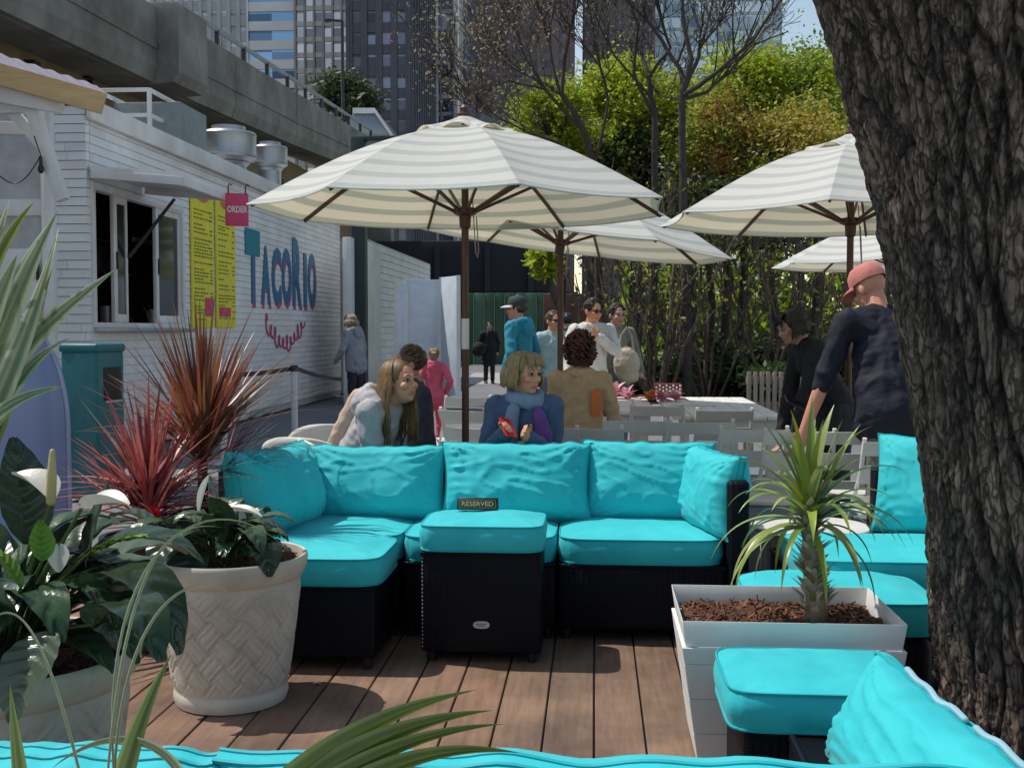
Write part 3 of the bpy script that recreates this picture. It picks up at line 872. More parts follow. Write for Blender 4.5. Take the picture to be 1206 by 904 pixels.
# ---------------------------------------------------------------- food stand (white courses)
WX = -5.5; CZ = 12.06
MSID = M("white_siding", (0.84, 0.845, 0.85), 0.55, 0.04, 2.0, 0.25, 25, dirt=0.2, attr=True)
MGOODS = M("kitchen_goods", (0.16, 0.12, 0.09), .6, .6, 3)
MDARK = M("dark_interior", (0.02, 0.018, 0.016), 0.7, 0.3)
MTRIM = M("white_trim", (0.76, 0.76, 0.75), 0.5, 0.05, 3, 0.1, 40, dirt=0.3)
def siding(mb, a0, a1, z0, z1, axis, pos, depth, course=0.098, gap=0.007, holes=(), rs=random.Random(5)):
    """horizontal courses; axis 'y': wall runs along y at x=pos facing +x; axis 'x': runs along x at y=pos facing -y"""
    z = z0
    while z < z1 - 0.02:
        zt = min(z + course, z1)
        segs = [(a0, a1)]
        for h0, h1, hz0, hz1 in holes:
            if zt > hz0 + 0.02 and z < hz1 - 0.02:
                ns = []
                for s0, s1 in segs:
                    if h0 > s0: ns.append((s0, min(h0, s1)))
                    if h1 < s1: ns.append((max(h1, s0), s1))
                segs = [q for q in ns if q[1] - q[0] > 0.02]
        for s0, s1 in segs:
            b = s0 - rs.uniform(0, 0.6)
            while b < s1:
                e = b + 0.62
                q0, q1 = max(b, s0), min(e, s1)
                if q1 - q0 > 0.01:
                    k = rs.uniform(0.90, 1.04); mb.col = (k, k, k)
                    t = 0.012
                    if axis == "y":
                        mb.hexa([(pos - depth, q0 + .002, z), (pos + t * .4, q0 + .002, z), (pos + t * .4, q1 - .002, z), (pos - depth, q1 - .002, z),
                                 (pos - depth, q0 + .002, zt - gap), (pos - 0.004, q0 + .002, zt - gap), (pos - 0.004, q1 - .002, zt - gap), (pos - depth, q1 - .002, zt - gap)])
                    else:
                        mb.hexa([(q0 + .002, pos - t * .4, z), (q1 - .002, pos - t * .4, z), (q1 - .002, pos + depth, z), (q0 + .002, pos + depth, z),
                                 (q0 + .002, pos + 0.004, zt - gap), (q1 - .002, pos + 0.004, zt - gap), (q1 - .002, pos + depth, zt - gap), (q0 + .002, pos + depth, zt - gap)])
                b = e
        z = zt
def wy(px, x=WX):
    """depth at which the wall plane x is seen at column px (at eye height)"""
    lo, hi = 5.0, 200.0
    for _ in range(60):
        mid = (lo + hi) / 2
        if GX(px, mid) < x: hi = mid   # farther -> more negative
        else: lo = mid
    return (lo + hi) / 2
def wz(py, Y):
    return P(603, py, Y).z
WTOP = 3.86
Y_END = wy(401)
w0, w1 = wy(112), wy(216)
SILL = 1.50; HEAD = 2.98
st = thing("taco_stand", "white brick faced food stand with open service window and blue painted name", "building", (WX, CZ, 0))
hx = (w0, w1, SILL, HEAD)
s = MB(); siding(s, CZ + 0.10, Y_END, 0.12, WTOP, "y", WX, 0.10, holes=[hx]); s.build("long_wall", MSID, st, smooth=False)
s = MB(); siding(s, WX - 0.36, WX, 0.12, WTOP, "x", CZ, 0.095); s.build("corner_pier", MSID, st, smooth=False)
s = MB()
for (y0, y1, z0, z1) in ((CZ + .10, w0, 0, WTOP), (w1, Y_END, 0, WTOP), (w0, w1, 0, SILL), (w0, w1, HEAD, WTOP)):
    s.box(WX - 0.16, WX - 0.011, y0, y1, z0, z1 - 0.01)
s.box(WX - 3.2, WX - 0.16, Y_END - 0.1, Y_END, 0, WTOP - 0.01); s.box(WX - 3.2, WX - 3.1, CZ, Y_END, 0, WTOP - .01); s.box(WX - 3.2, WX - .38, CZ, CZ + .1, 0, WTOP - .01)
s.build("inner_wall", M("grey_mortar", (0.48, 0.485, 0.49), 0.9), st)
s = MB(); s.box(WX - 3.25, WX + 0.07, CZ - 0.05, Y_END + .05, WTOP, WTOP + 0.05); s.build("roof", M("roof_sheet", (0.42, 0.43, 0.45), 0.6, dirt=0.4), st)
s = MB(); s.box(WX + 0.03, WX + 0.085, CZ - 0.05, Y_END + .06, WTOP - 0.17, WTOP + 0.0495); s.build("fascia", MTRIM, st, bevel=0.008)
# window: frame, sliding sashes, counter, dark kitchen behind
fr = MB()
fr.box(WX - 0.15, WX + 0.02, w0 - 0.05, w0 + 0.03, SILL, HEAD); fr.box(WX - 0.15, WX + 0.02, w1 - 0.03, w1 + 0.05, SILL, HEAD)
fr.box(WX - 0.15, WX + 0.02, w0 - 0.05, w1 + 0.05, HEAD, HEAD + 0.07); fr.box(WX - 0.15, WX + 0.02, w0 - .05, w1 + .05, SILL - 0.06, SILL)
wf = fr.build("service_window", MTRIM, st, bevel=0.004)
MPANE = M("dark_window_glass", (.03, .032, .035), .08, .1, bs=0)
for (y0, y1) in ((wy(139), wy(155)), (wy(188), w1 - 0.02)):
    fm = MB()
    for q0, q1 in ((y0, y0 + 0.09), (y1 - 0.05, y1)):
        fm.box(WX - 0.075, WX - 0.03, q0, q1, SILL + .005, HEAD - .005)
    fm.box(WX - 0.075, WX - 0.03, y0 + .09, y1 - .05, SILL + .005, SILL + 0.1); fm.box(WX - 0.075, WX - 0.03, y0 + .09, y1 - .05, HEAD - 0.1, HEAD - .005)
    fm.build("sash", MTRIM, wf, bevel=0.003)
    pm_ = MB(); pm_.box(WX - 0.06, WX - 0.045, y0 + .092, y1 - .052, SILL + 0.102, HEAD - 0.102); pm_.build("pane", MPANE, wf)
    hm = MB(); hm.box(WX - 0.029, WX - 0.012, y0 + 0.05, y0 + 0.08, SILL + 0.62, SILL + 0.82); hm.build("handle", MBLACK, wf)
s = MB(); s.box(WX - 0.4, WX + 0.16, w0 - 0.02, w1 + 0.1, SILL - 0.105, SILL - 0.062); s.build("counter", MSTEEL, st, bevel=0.005)
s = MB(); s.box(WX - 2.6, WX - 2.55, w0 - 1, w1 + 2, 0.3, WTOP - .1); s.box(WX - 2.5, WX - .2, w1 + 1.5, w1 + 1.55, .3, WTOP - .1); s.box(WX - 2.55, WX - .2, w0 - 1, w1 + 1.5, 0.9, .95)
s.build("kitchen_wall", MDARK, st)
s = MB()
for z in (2.2, 2.62): s.box(WX - 1.6, WX - 1.2, w0 + .1, w1 + 1.2, z, z + 0.03)
s.box(WX - 1.3, WX - .9, w0, w1 + 1.0, 1.4, 1.44)
s.build("kitchen_shelf", MSTEEL, st)
rs = random.Random(9)
for k, (px_, h_) in enumerate(((127, 0.26), (134, 0.25), (181, 0.24))):
    s = MB(); yy = wy(px_, WX - 0.25); s.lathe([(0.001, SILL - .04), (0.085, SILL - .04), (0.09, SILL + h_ - .06), (0.084, SILL + h_ - .06), (0.08, SILL - .03)], 18, (WX - 0.25, yy, 0))
    tag(s.build("steel_canister", MSTEEL, None), ["shiny steel canister at the left of the stand's window counter", "shiny steel canister beside another under the window sash", "steel canister at the right of the stand's window counter"][k], "canister", "canisters on the window counter")
s = MB(); s.box(WX - 1.0, WX - .95, wy(157, WX - 1), wy(180, WX - 1), 2.66, 2.72); s.build("lamp_tube", M("lamp_tube", (0.9, 0.75, 0.65), .5), st)
for k in range(9):
    s = MB(); yy = w0 + 0.2 + k * 0.4; hh = rs.uniform(.15, .4)
    s.box(WX - 1.5 + rs.uniform(0, .2), WX - 1.25, yy, yy + rs.uniform(.1, .25), 2.232, 2.232 + hh)
    s.build("kitchen_carton", MGOODS, st)
# lift-up shutter propped over the window with gas struts
av = thing("window_awning", "white lift-up shutter propped open over the stand's service window", "awning", (WX, (w0 + w1) / 2, HEAD))
a0, a1 = w0 - 0.12, wy(258, WX + 0.3)
s = MB(); XO = WX + 1.05; zi, zo = HEAD + 0.17, HEAD + 0.08
s.hexa([(WX + .02, a0, zi), (XO, a0, zo), (XO, a1 - 1.9, zo), (WX + .02, a1 - 1.9, zi), (WX + .02, a0, zi + .05), (XO, a0, zo + .05), (XO, a1 - 1.9, zo + .05), (WX + .02, a1 - 1.9, zi + .05)])
s.build("shutter_panel", MTRIM, av, bevel=0.004)
s = MB()
s.bar((XO, a0, zo - .04), (XO, a1 - 1.9, zo - .04), 0.06, 0.10); s.bar((WX + .04, a0, zi - .04), (XO, a0, zo - .04), 0.05, 0.09); s.bar((WX + .04, a1 - 1.9, zi - .04), (XO, a1 - 1.9, zo - .04), 0.05, 0.09)
s.build("shutter_frame", MTRIM, av, bevel=0.004)
for yy in (a0 + 1.35, a1 - 2.0):
    s = MB(); s.tube([(WX - .02, yy - 0.25, SILL + 0.78), (WX + 0.45, yy, zi - 0.16)], [0.017, 0.012], 8); s.build("gas_strut", MBLACK, av)
# pink hanging sign
hy = wy(279, XO)
s1 = P(279, 247, 13.4)
sg = thing("hanging_sign", "small pink sign with white lettering hanging from the shutter on hooks", "sign", (s1.x, s1.y, s1.z))
MPINK = M("pink_sign", (0.62, 0.05, 0.14), 0.5, 0.08)
s = MB(); wS, hS = 0.135, 0.195
s.box(-wS, wS, -0.008, 0.008, -hS, hS); s.build("board", MPINK, sg, world=False, bevel=0.002)
me = text_mesh("ORDER", 0.105, 0.002, bold=0.003, sx=0.68); mesh_obj("lettering", me, MWHITE, sg, (0, -0.011, 0.0), (R(90), 0, 0))
s = MB()
for q in (-0.1, 0.1): s.tube([(q, 0, hS - .02), (q, -0.02, hS + .02), (q, 0.0, hS + .075), (q + .02, 0.0, hS + .11), (q + .045, 0, hS + .09)], 0.008, 6)
s.build("hook", MBLACK, sg, world=False)
sg.rotation_euler = (0, 0, R(22))
# yellow menu boards
MYEL = M("yellow_menu", (0.80, 0.72, 0.04), 0.5, 0.08)
MINK = M("menu_ink", (0.20, 0.17, 0.02), 0.6)
for k, (pa, pb) in enumerate(((224.5, 250), (253.5, 275.5))):
    y0, y1 = wy(pa), wy(pb); z1 = 3.48; z0 = 1.45
    bt = thing("menu_board", ["left of two tall yellow menu boards beside the service window", "right of two tall yellow menu boards, nearest the blue lettering"][k], "menu board", (WX + .03, y0, z0), "yellow menu boards")
    s = MB(); s.box(WX + 0.012, WX + 0.035, y0, y1, z0, z1); s.build("board", MYEL, bt)
    s = MB(); rs = random.Random(k)
    z = z1 - 0.42
    while z > z0 + 0.1:
        L = rs.uniform(0.35, 0.8); yy = y0 + 0.08
        while yy < y0 + (y1 - y0) * L:
            l = rs.uniform(0.04, 0.12); s.box(WX + 0.0355, WX + 0.037, yy, yy + l, z, z + 0.022); yy += l + 0.03
        if rs.random() < 0.75: s.box(WX + 0.0355, WX + 0.037, y1 - 0.16, y1 - 0.06, z, z + 0.022)
        z -= rs.choice((0.045, 0.055, 0.09))
    s.build("menu_lines", MINK, bt, smooth=False)
    s = MB(); s.ell((WX + 0.036, (y0 + y1) / 2, z1 - 0.2), (0.004, (y1 - y0) * 0.3, 0.09)); s.build("heading", M("orange_heading", (0.6, 0.2, 0.05), .5), bt)
    s = MB(); s.box(WX + 0.0375, WX + 0.041, y0 + (0.55 if k == 0 else 0.1) * (y1 - y0), y0 + (0.95 if k == 0 else .7) * (y1 - y0), z0 + 0.16, z0 + (0.42 if k == 0 else .3)); s.build("pink_sticker", MPINK, bt)
# painted name: letters stand 3 mm proud of the courses
MBLUE = M("blue_wall_paint", (0.012, 0.155, 0.30), 0.55, 0.1)
MTEAL = M("teal_wall_paint", (0.0, 0.22, 0.30), 0.55, 0.1)
MPINKP = M("pink_wall_paint", (0.55, 0.07, 0.20), 0.55, 0.1)
def wall_text(name, txt, ya, yb, zb, zt, mat, off, parent, bold=0.03):
    me = text_mesh(txt, 1.0, 0.01, align="LEFT", bold=bold)
    xs = [v.co.x for v in me.vertices]; ys = [v.co.y for v in me.vertices]
    kx = (yb - ya) / (max(xs) - min(xs)); ky = (zt - zb) / (max(ys) - min(ys)); mx, my = min(xs), min(ys)
    for v in me.vertices:
        x, y, z = v.co
        v.co = (z * 0.3 + off, ya + (x - mx) * kx, zb + (y - my) * ky)   # wall faces +x: text advances along +y
    me.flip_normals()
    o = mesh_obj(name, me, mat, None); o.location = (WX, 0, 0)
    o.parent = parent; o.location = V((WX, 0, 0)) - abs_loc(parent)
    return o
lett = [("T", 291, 305, 272, 357), ("A", 307.5, 318.5, 288, 358), ("C", 320, 331, 290, 358.5), ("O", 332, 343, 291, 359), ("R", 344.5, 355, 279, 360), ("I", 357.5, 361, 297, 361), ("O", 362.5, 372, 297, 361)]
for ch, pa, pb, pt_, pb_ in lett:
    ya_, yb_ = wy(pa), wy(pb); ym_ = (ya_ + yb_) / 2
    zt, zb = wz(pt_, ym_), wz(pb_, ym_)
    wall_text("letter_shadow", ch, ya_ + 0.05, yb_ + 0.05, zb - 0.07, zt - 0.07, MPINKP, 0.006, st, 0.035)
    wall_text("painted_letter", ch, ya_, yb_, zb, zt, MBLUE, 0.012, st, 0.045)
    # teal lower halves / heads like the sprayed gradient
ya_, yb_ = wy(289), wy(306)
s = MB(); zt = wz(268, wy(297)); s.box(WX + 0.012, WX + 0.0195, ya_, yb_, zt - 0.42, zt); s.build("painted_letter_head", MTEAL, st)
# pink script along a smile-shaped arc, unreadable in the photograph: looped handwriting strokes
s = MB(); ya_, yb_ = wy(312), wy(357); ymid = (ya_ + yb_) / 2
rs = random.Random(4)
pts = []
n = 150
for i in range(n):
    t = i / (n - 1); yy = ya_ + (yb_ - ya_) * t
    arc = wz(409, ymid) + 0.40 * (abs(2 * t - 1) ** 1.7)
    lp = t * 2 * math.pi * 10
    amp = 0.10 * (1.5 if int(t * 10) in (0, 2, 5, 8) else 0.8)
    pts.append((WX + 0.016, yy + 0.09 * math.cos(lp), arc + 0.06 + amp * math.sin(lp)))
for a, b in zip(pts, pts[1:]):
    if int(pts.index(a) / 15) != 5 or True: s.bar(a, b, 0.012, 0.034, up=(0, 0, 1))
s.build("painted_script", MPINKP, st, smooth=False)
# front shed wall with door and pergola at far left
sh = thing("timber_shed", "white plank shed end with hinged door at the far left of the stand", "shed", (WX - 2, CZ - .05, 0))
s = MB(); xL = WX - 4.2
k = 0; zz = 0.05
while zz < 3.35:
    kk = random.uniform(.92, 1.02); s.col = (kk, kk, kk * 1.02); s.box(xL, WX - 0.37, CZ + 0.02, CZ + 0.06, zz, zz + 0.195); zz += 0.2
s.build("plank_wall", MSID, sh, smooth=False)
s = MB(); s.box(xL, WX - 0.50, CZ - 0.03, CZ + 0.018, wz(240, CZ) - 0.09, wz(240, CZ) + 0.09); s.box(WX - 0.50, WX - 0.385, CZ - .035, CZ + .018, .1, 3.3); s.build("trim", MTRIM, sh, bevel=.004)
d0, d1 = WX - 1.5, WX - 0.56
s = MB(); s.box(d0, d1, CZ - 0.025, CZ + 0.017, 0.15, 2.3); dr = s.build("door", MTRIM, sh, bevel=.004)
for zz in (0.7, 1.25, 2.05):
    s = MB(); s.box(d1 - 0.28, d1 + .02, CZ - 0.035, CZ - 0.026, zz - .06, zz + .06); s.build("hinge", MTRIM, dr)
    s = MB(); s.box(d1 + 0.0, d1 + .03, CZ - 0.05, CZ - 0.036, zz - .09, zz + .09); s.build("hinge_pin", MBLACK, dr)
# pergola with wooden beam and pale roof sheet
pg = thing("pergola", "white pergola with raw timber beam and pale corrugated roof sheet at upper left", "pergola", (WX - 1, CZ - 1, 0))
def pbar(name, pa, pb, wdt, hgt, mat, bev=0.006):
    s = MB(); s.bar(pa, pb, wdt, hgt); return s.build(name, mat, pg, bevel=bev)
MRAW = M("raw_timber", (0.58, 0.42, 0.21), 0.6, 0.12, 6, 0.2, 50, stretch=(0.6, 4, 4))
YB = 10.6
pbar("beam", P(-60, 71, YB), P(121, 122, YB), 0.09, 0.20, MRAW)
pbar("white_beam", P(-60, 98, YB + .12), P(74, 122, YB + .12), 0.09, 0.20, MTRIM)
pbar("cross_beam", P(-40, 127, YB + 0.3), P(36, 124, YB + 0.3), 0.09, 0.15, MTRIM)
pbar("cross_beam", P(-60, 150, YB + 0.6), P(42, 152, YB + .6), 0.09, 0.13, MTRIM)
pbar("brace", P(36, 122, YB + .2), P(74, 236, YB + .2), 0.10, 0.125, MTRIM)
pbar("brace", P(12, 128, YB + .35), P(56, 180, YB + .35), 0.08, 0.10, MTRIM)
q = P(66, 388, YB + .5); pbar("post", (q.x - .05, q.y, 0), (q.x - .05, q.y, P(66, 125, YB + .5).z), 0.1, 0.1, MTRIM)
q = P(-35, 388, YB + .2); pbar("post", (q.x, q.y, 0), (q.x, q.y, P(0, 110, YB).z), 0.12, 0.12, MTRIM)
s = MB()
A0, A1 = P(-60, 62, YB), P(121, 114, YB)
def rf(a, b):
    p = A0.lerp(A1, a)
    return (p + V((-b * .25 * (a > 2), -b * 1.05 * (1.12 - a * .75) + .25, b * 0.06 + 0.007 * math.sin(a * 75) + .02)), (a, b))
s.grid(rf, 120, 2)
s.build("roof_sheet", M("pale_roof_sheet", (0.78, 0.77, 0.95), 0.35, 0.05, trans=0.2), pg)
# bulb string
s = MB(); a, b = P(-5, 203, YB + .1), P(48, 183, YB + .1)
s.tube([a.lerp(b, t) + V((0, 0, -0.18 * math.sin(math.pi * t))) for t in [i / 12 for i in range(13)]], 0.006, 5); s.tube([b, P(40, 160, YB + .1)], .006, 5)
bt = s.build("light_string", MBLACK, None); tag(bt, "thin black cable with one bulb hanging from the white pergola", "string light")
s = MB(); s.ell(b + V((0, 0, -0.13)), (.03, .03, .045), 12, 8); s.tube([b + V((0, 0, -.01)), b + V((0, 0, -.1))], .017, 8); s.build("bulb", MBLACK, bt)
# mushroom roof fans
fan0 = None
for k, (px, pyt, pyb, Y) in enumerate(((272, 143, 214, 21.5), (320, 163, 214, 24.5))):
    x = GX(px, Y); h = 0.0; zt, zb = wz(pyt, Y), wz(pyb, Y); r = 33 * Y / FPX if k == 0 else 21 * Y / FPX
    H = zt - zb
    f = thing("roof_fan", ["larger galvanised mushroom fan on the stand's roof, nearer the camera", "smaller galvanised mushroom fan behind the larger one on the stand's roof"][k], "roof fan", (x, Y, WTOP + .05), "mushroom fans on the roof")
    s = MB(); s.lathe([(r * .62, WTOP + .055), (r * .62, zb + H * .30), (r * .75, zb + H * .36)], 28, (x, Y, 0)); s.build("duct", MSTEEL, f)
    s = MB(); s.lathe([(r * .7, zb + H * .36), (r * .98, zb + H * .44), (r, zb + H * .47), (r * .98, zb + H * .50), (r * .98, zb + H * .80), (r * 1.0, zb + H * .83), (r * .94, zb + H * .87), (r * .62, zb + H * .9), (r * .60, zb + H * .97), (r * .1, zb + H), (.001, zb + H)], 32, (x, Y, 0)); s.build("hood", MSTEEL, f, angle=30)
# cage with AC unit on the roof
Y = 17.0
x0, x1 = GX(118, Y), GX(180, Y); zb, zt = WTOP + .06, wz(99, Y)
f = thing("rooftop_frame", "white pipe frame round a grey air conditioner on the stand's roof", "frame", ((x0 + x1) / 2, Y, zb))
s = MB()
for X in (x0, x1):
    for YY in (Y, Y + 2.0): s.bar((X, YY, zb), (X, YY, zt), .06)
for z in (zt, zt - .38):
    s.bar((x0, Y, z), (x1, Y, z), .055); s.bar((x0, Y + 2, z), (x1, Y + 2, z), .055); s.bar((x0, Y, z), (x0, Y + 2, z), .055); s.bar((x1, Y, z), (x1, Y + 2, z), .055)
s.build("pipe_frame", MTRIM, f, bevel=.006)
s = MB(); s.box(x0 + .05, x1 + .3, Y + .5, Y + 1.7, zb, zb + 1.05); s.build("air_conditioner", M("grey_green_metal", (0.20, 0.24, 0.24), .5), f, bevel=.02)
# second white container block and pale doors beyond the stand
gp = thing("dark_post", "dark green steel post between the stand and the second white hut", "post", (GX(421, 22), 22, 0))
s = MB(); s.box(GX(414.5, 21.8), GX(430, 21.8), 21.8, 22.1, 0, wz(160, 21.8)); s.build("post", M("dark_green_steel", (0.012, 0.03, 0.035), .5), gp, bevel=.01)
s = MB(); s.box(GX(414.5, 21.8), GX(470, 21.8), 21.82, 22.08, wz(163, 21.8), wz(158, 21.8) ); s.build("cross_bar", M("dark_green_steel2", (0.012, 0.03, 0.035), .5), gp, bevel=.01)
nb = thing("white_hut", "second white sided hut with sloping top behind the stand", "hut", (-5.2, 26, 0))
hx_ = -5.05
yA, yB_ = wy(431, hx_), wy(507, hx_)
s = MB(); siding(s, yA, yB_, .05, wz(279, yA) , "y", hx_, .1, course=0.16, gap=0.014)
s.build("side_wall", MSID, nb, smooth=False)
s = MB(); s.box(hx_ - 2.5, hx_ - .02, yA, yB_, 0, wz(280, yA) - .02); s.build("core", M("grey_mortar2", (0.48, 0.49, 0.50), .9), nb)
s = MB(); s.box(GX(404, 21.5), GX(414, 21.5), 21.5, 24.5, 0, wz(278, 21.5)); s.build("end_wall", MTRIM, nb, bevel=.01)
dd = thing("folding_doors", "pale blue white folding door panels standing open by the second hut", "doors", (GX(505, 21), 21, 0))
MPALE = M("pale_blue_panel", (0.60, 0.66, 0.74), .5, .05, dirt=.25)
for (pa, pb, Ya, Yb, pt_) in ((467, 477, 20.6, 20.8, 330), (477.5, 519, 20.8, 21.0, 327), (519.5, 541, 21.0, 20.2, 325)):
    a, b = GX(pa, Ya), GX(pb, Yb); zt = wz(pt_, Ya)
    s = MB(); s.bar((a, Ya, (zt + .1) / 2 + .05), (b, Yb, (zt + .1) / 2 + .05), .05, zt - .25); pn = s.build("door_panel", MPALE, dd, bevel=.006)
    s = MB()
    for t in (0.03, 0.97):
        q = V((a, Ya, 0)).lerp(V((b, Yb, 0)), t); s.box(q.x - .035, q.x + .035, q.y - .045, q.y - .028, .12, zt - .02)
    s.build("door_stile", MTRIM, pn)
# dark doorway pieces by the woman in the grey hood
s = MB()
# ---------------------------------------------------------------- overpass
ov = thing("overpass", "long grey concrete elevated road crossing behind the stand", "overpass", (-14, 40, 0))
XF = -11.0
def OX(px, Y): return XF
def sect(Y0, Y1, prof_fn, name, mat, bev=0.0, xoff=0.0):
    s = MB(); a = prof_fn(Y0); b = prof_fn(Y1); n = len(a)
    ia = [s.vert((x + xoff, Y0, z)) for x, z in a]; ib = [s.vert((x + xoff, Y1, z)) for x, z in b]
    s.face(*ia[::-1]); s.face(*ib)
    for i in range(n): s.face(ia[i], ia[(i + 1) % n], ib[(i + 1) % n], ib[i])
    return s.build(name, mat, ov, smooth=False)
zbot = lambda Y: 7.42 + 0.0305 * (Y - 21.5) + .0005 * (Y - 21.5) ** 2
ztop = lambda Y: 9.35 + 0.0475 * (Y - 25)
Yp = [6, 14, 20, wy(190, XF) , wy(225, XF), wy(281, XF), wy(352, XF), 60]
def par(Y): return [(XF, zbot(Y) + .35), (XF, ztop(Y)), (XF - .3, ztop(Y)), (XF - .3, zbot(Y)), (XF - .12, zbot(Y))]
def girder(Y): return [(XF - .31, zbot(Y) - .02), (XF - .31, ztop(Y) - 1.1), (XF - 1.5, ztop(Y) - 1.1), (XF - 1.5, zbot(Y) - .02)]
for a, b in zip(Yp, Yp[1:]):
    if abs(a - Yp[3]) < 1e-6:
        def blk(Y): return [(XF + .55, zbot(Y) + .25), (XF + .55, ztop(Y) + .1), (XF - .3, ztop(Y) + .1), (XF - .3, zbot(Y) - .05), (XF + .4, zbot(Y))]
        sect(a, b, blk, "bulge_block", MCONC)
    else: sect(a, b - .05, par, "parapet", MCONC)
    sect(a, b, girder, "girder", MCONC)
    sect(a, b - .05, lambda Y: [(XF + .035, zbot(Y) + .80), (XF + .035, zbot(Y) + .95), (XF + .002, zbot(Y) + .95), (XF + .002, zbot(Y) + .80)], "ledge", MCONC)
Ys = [wy(232, XF) + i * 2.6 for i in range(11)]
for Y in Ys:
    s = MB(); s.box(XF - .28, XF - .16, Y, Y + .12, ztop(Y), ztop(Y) + .55)
    s.build("railing_post", MBLACK, ov)
s = MB()
for a, b in zip(Ys, Ys[1:]): s.bar((XF - .22, a, ztop(a) + .55), (XF - .22, b, ztop(b) + .55), .09, .12)
s.build("handrail", M("grey_rail", (.22, .23, .25), .5), ov)
# abutment wall under it
s = MB(); s.box(-12.9, -12.45, 4, 59, -.02, 8.3); s.build("rear_wall", M("tan_wall", (.26, .19, .11), .9, .2, .5, dirt=.5), ov)
for Y in (24.3, 33, 44): 
    s = MB(); s.box(-12.44, -12.2, Y, Y + .3, 0, 7.3); s.build("pilaster", MDARK, ov)
s = MB(); s.box(XF - 2, XF + .3, 59.5, 60.5, 0, ztop(60) + .3); s.build("end_pier", MCONC, ov)
s = MB()
for k in range(18): s.box(-12.44, -12.3, 27.2, 27.5, 2.5 + k * .36, 2.6 + k * .36)
s.bar((-12.3, 27.3, 2), (-12.3, 27.3, 7.5), .1); s.build("step_irons", MBLACK, ov)
# ---------------------------------------------------------------- skyline
def tower(label, pa, pb, Y, depth, body, band, glass, fh=3.6, bay=3.0, bandh=1.3, mull=0.35, top=None, metal=0.0, groughs=0.15, side=0, cols=None):
    x0, x1 = GX(pa, Y), GX(pb, Y)
    H = top if top else wz(-70, Y)
    t = thing("tower_block", label, "tower", ((x0 + x1) / 2, Y + depth / 2, 0))
    body = tuple(min(.6, q * 1.9 + .02) for q in body); band = tuple(min(.6, q * 1.9 + .02) for q in band); glass = tuple(min(.6, q * 1.7 + .02) for q in glass)  # tower colours lightened, distance haze mixed into them
    m, nt, b = new_mat("tower_glass")
    tc = nt.nodes.new("ShaderNodeTexCoord"); vo = nt.nodes.new("ShaderNodeTexWhiteNoise")
    mp = nt.nodes.new("ShaderNodeVectorMath"); mp.operation = "SNAP"; mp.inputs[1].default_value = (bay, bay, fh)
    nt.links.new(tc.outputs["Object"], mp.inputs[0]); nt.links.new(mp.outputs[0], vo.inputs["Vector"])
    nt.links.new(ramp(nt, vo.outputs["Value"], tuple(q * .35 for q in glass), tuple(min(.8, q * 2.4) for q in glass)), b.inputs["Base Color"])
    b.inputs["Roughness"].default_value = groughs; b.inputs["Metallic"].default_value = metal
    s = MB(); s.box(x0, x1, Y, Y + depth, 0, H); s.build("glass_wall", m, t)
    mb_ = M("tower_cladding", body, .8, .12, .15, dirt=.3)
    bb = M("tower_band", band, .7, .10, .1, dirt=.25) if band != body else mb_
    n = int(H / fh)
    for k in range(n):
        z = k * fh + 0.4
        if z < 4: continue
        s = MB(); s.box(x0 - .12, x1 + .12, Y - .25, Y + depth + .12, z, z + bandh); s.build("floor_band", bb, t)
    s = MB(); nb_ = max(1, int(round((x1 - x0) / bay)))
    for k in range(nb_ + 1):
        x = x0 + (x1 - x0) * k / nb_
        s.box(x - mull / 2, x + mull / 2, Y - .42, Y + .05, 0, H)
    nd = max(1, int(depth / bay))
    for k in range(nd + 1):
        y = Y + depth * k / nd
        s.box(x1 - .05, x1 + .3, y - mull / 2, y + mull / 2, 0, H); s.box(x0 - .3, x0 + .05, y - mull / 2, y + mull / 2, 0, H)
    s.build("mullion_grid", mb_, t)
    if cols:
        s = MB()
        for px in cols:
            x = GX(px, Y); s.box(x - .7, x + .7, Y - 1.1, Y - .1, 0, H)
        s.build("pale_column", M("pale_column", (.42, .43, .46), .7), t)
    return t
tower("grey tower with small pale window dashes rising above the overpass at upper left", 120, 296, 250, 40, (.20, .21, .21), (.17, .18, .19), (.30, .32, .33), 3.4, 2.2, 2.2, 0.9)
tower("glass tower with alternating blue and white floor bands", 296.5, 351, 215, 16, (.24, .29, .36), (.36, .42, .50), (.07, .12, .20), 3.6, 6.5, 1.75, 0.12, metal=.5)
tower("bronze and grey mirrored tower right of the blue banded one", 351.5, 416, 214, 30, (.14, .13, .12), (.22, .215, .20), (.16, .15, .15), 2.9, 1.9, 0.9, 0.35, metal=.7, groughs=.1)
tower("dark navy tower with faint window columns", 414, 483, 190, 30, (.035, .038, .05), (.028, .03, .042), (.05, .055, .075), 3.6, 2.6, 1.6, 1.1, metal=.3)
tower("dark gridded tower with thin pale vertical columns", 478, 549, 245, 30, (.09, .095, .12), (.15, .155, .18), (.035, .038, .055), 3.6, 2.9, .8, .3, cols=(480, 490, 514, 539), metal=.3)
tower("broad brown brick tower behind the bare tree", 549, 671, 265, 40, (.10, .075, .072), (.095, .072, .07), (.045, .04, .05), 3.3, 3.4, 1.7, 1.6)
tower("brown tower beyond the gap of sky", 688.5, 766, 290, 40, (.085, .072, .075), (.082, .07, .075), (.045, .045, .06), 3.3, 3.2, 1.7, 1.5)
tower("pale blue glass tower behind the branching tree at the right", 766.5, 916, 340, 40, (.22, .27, .33), (.23, .29, .36), (.17, .24, .34), 4.2, 5.2, .9, .35, metal=.6)
tower("low dark block under the brown tower behind the first umbrella", 560, 640, 120, 20, (.05, .048, .055), (.05, .048, .055), (.03, .03, .04), 3.4, 3.0, 1.2, .6, top=24)
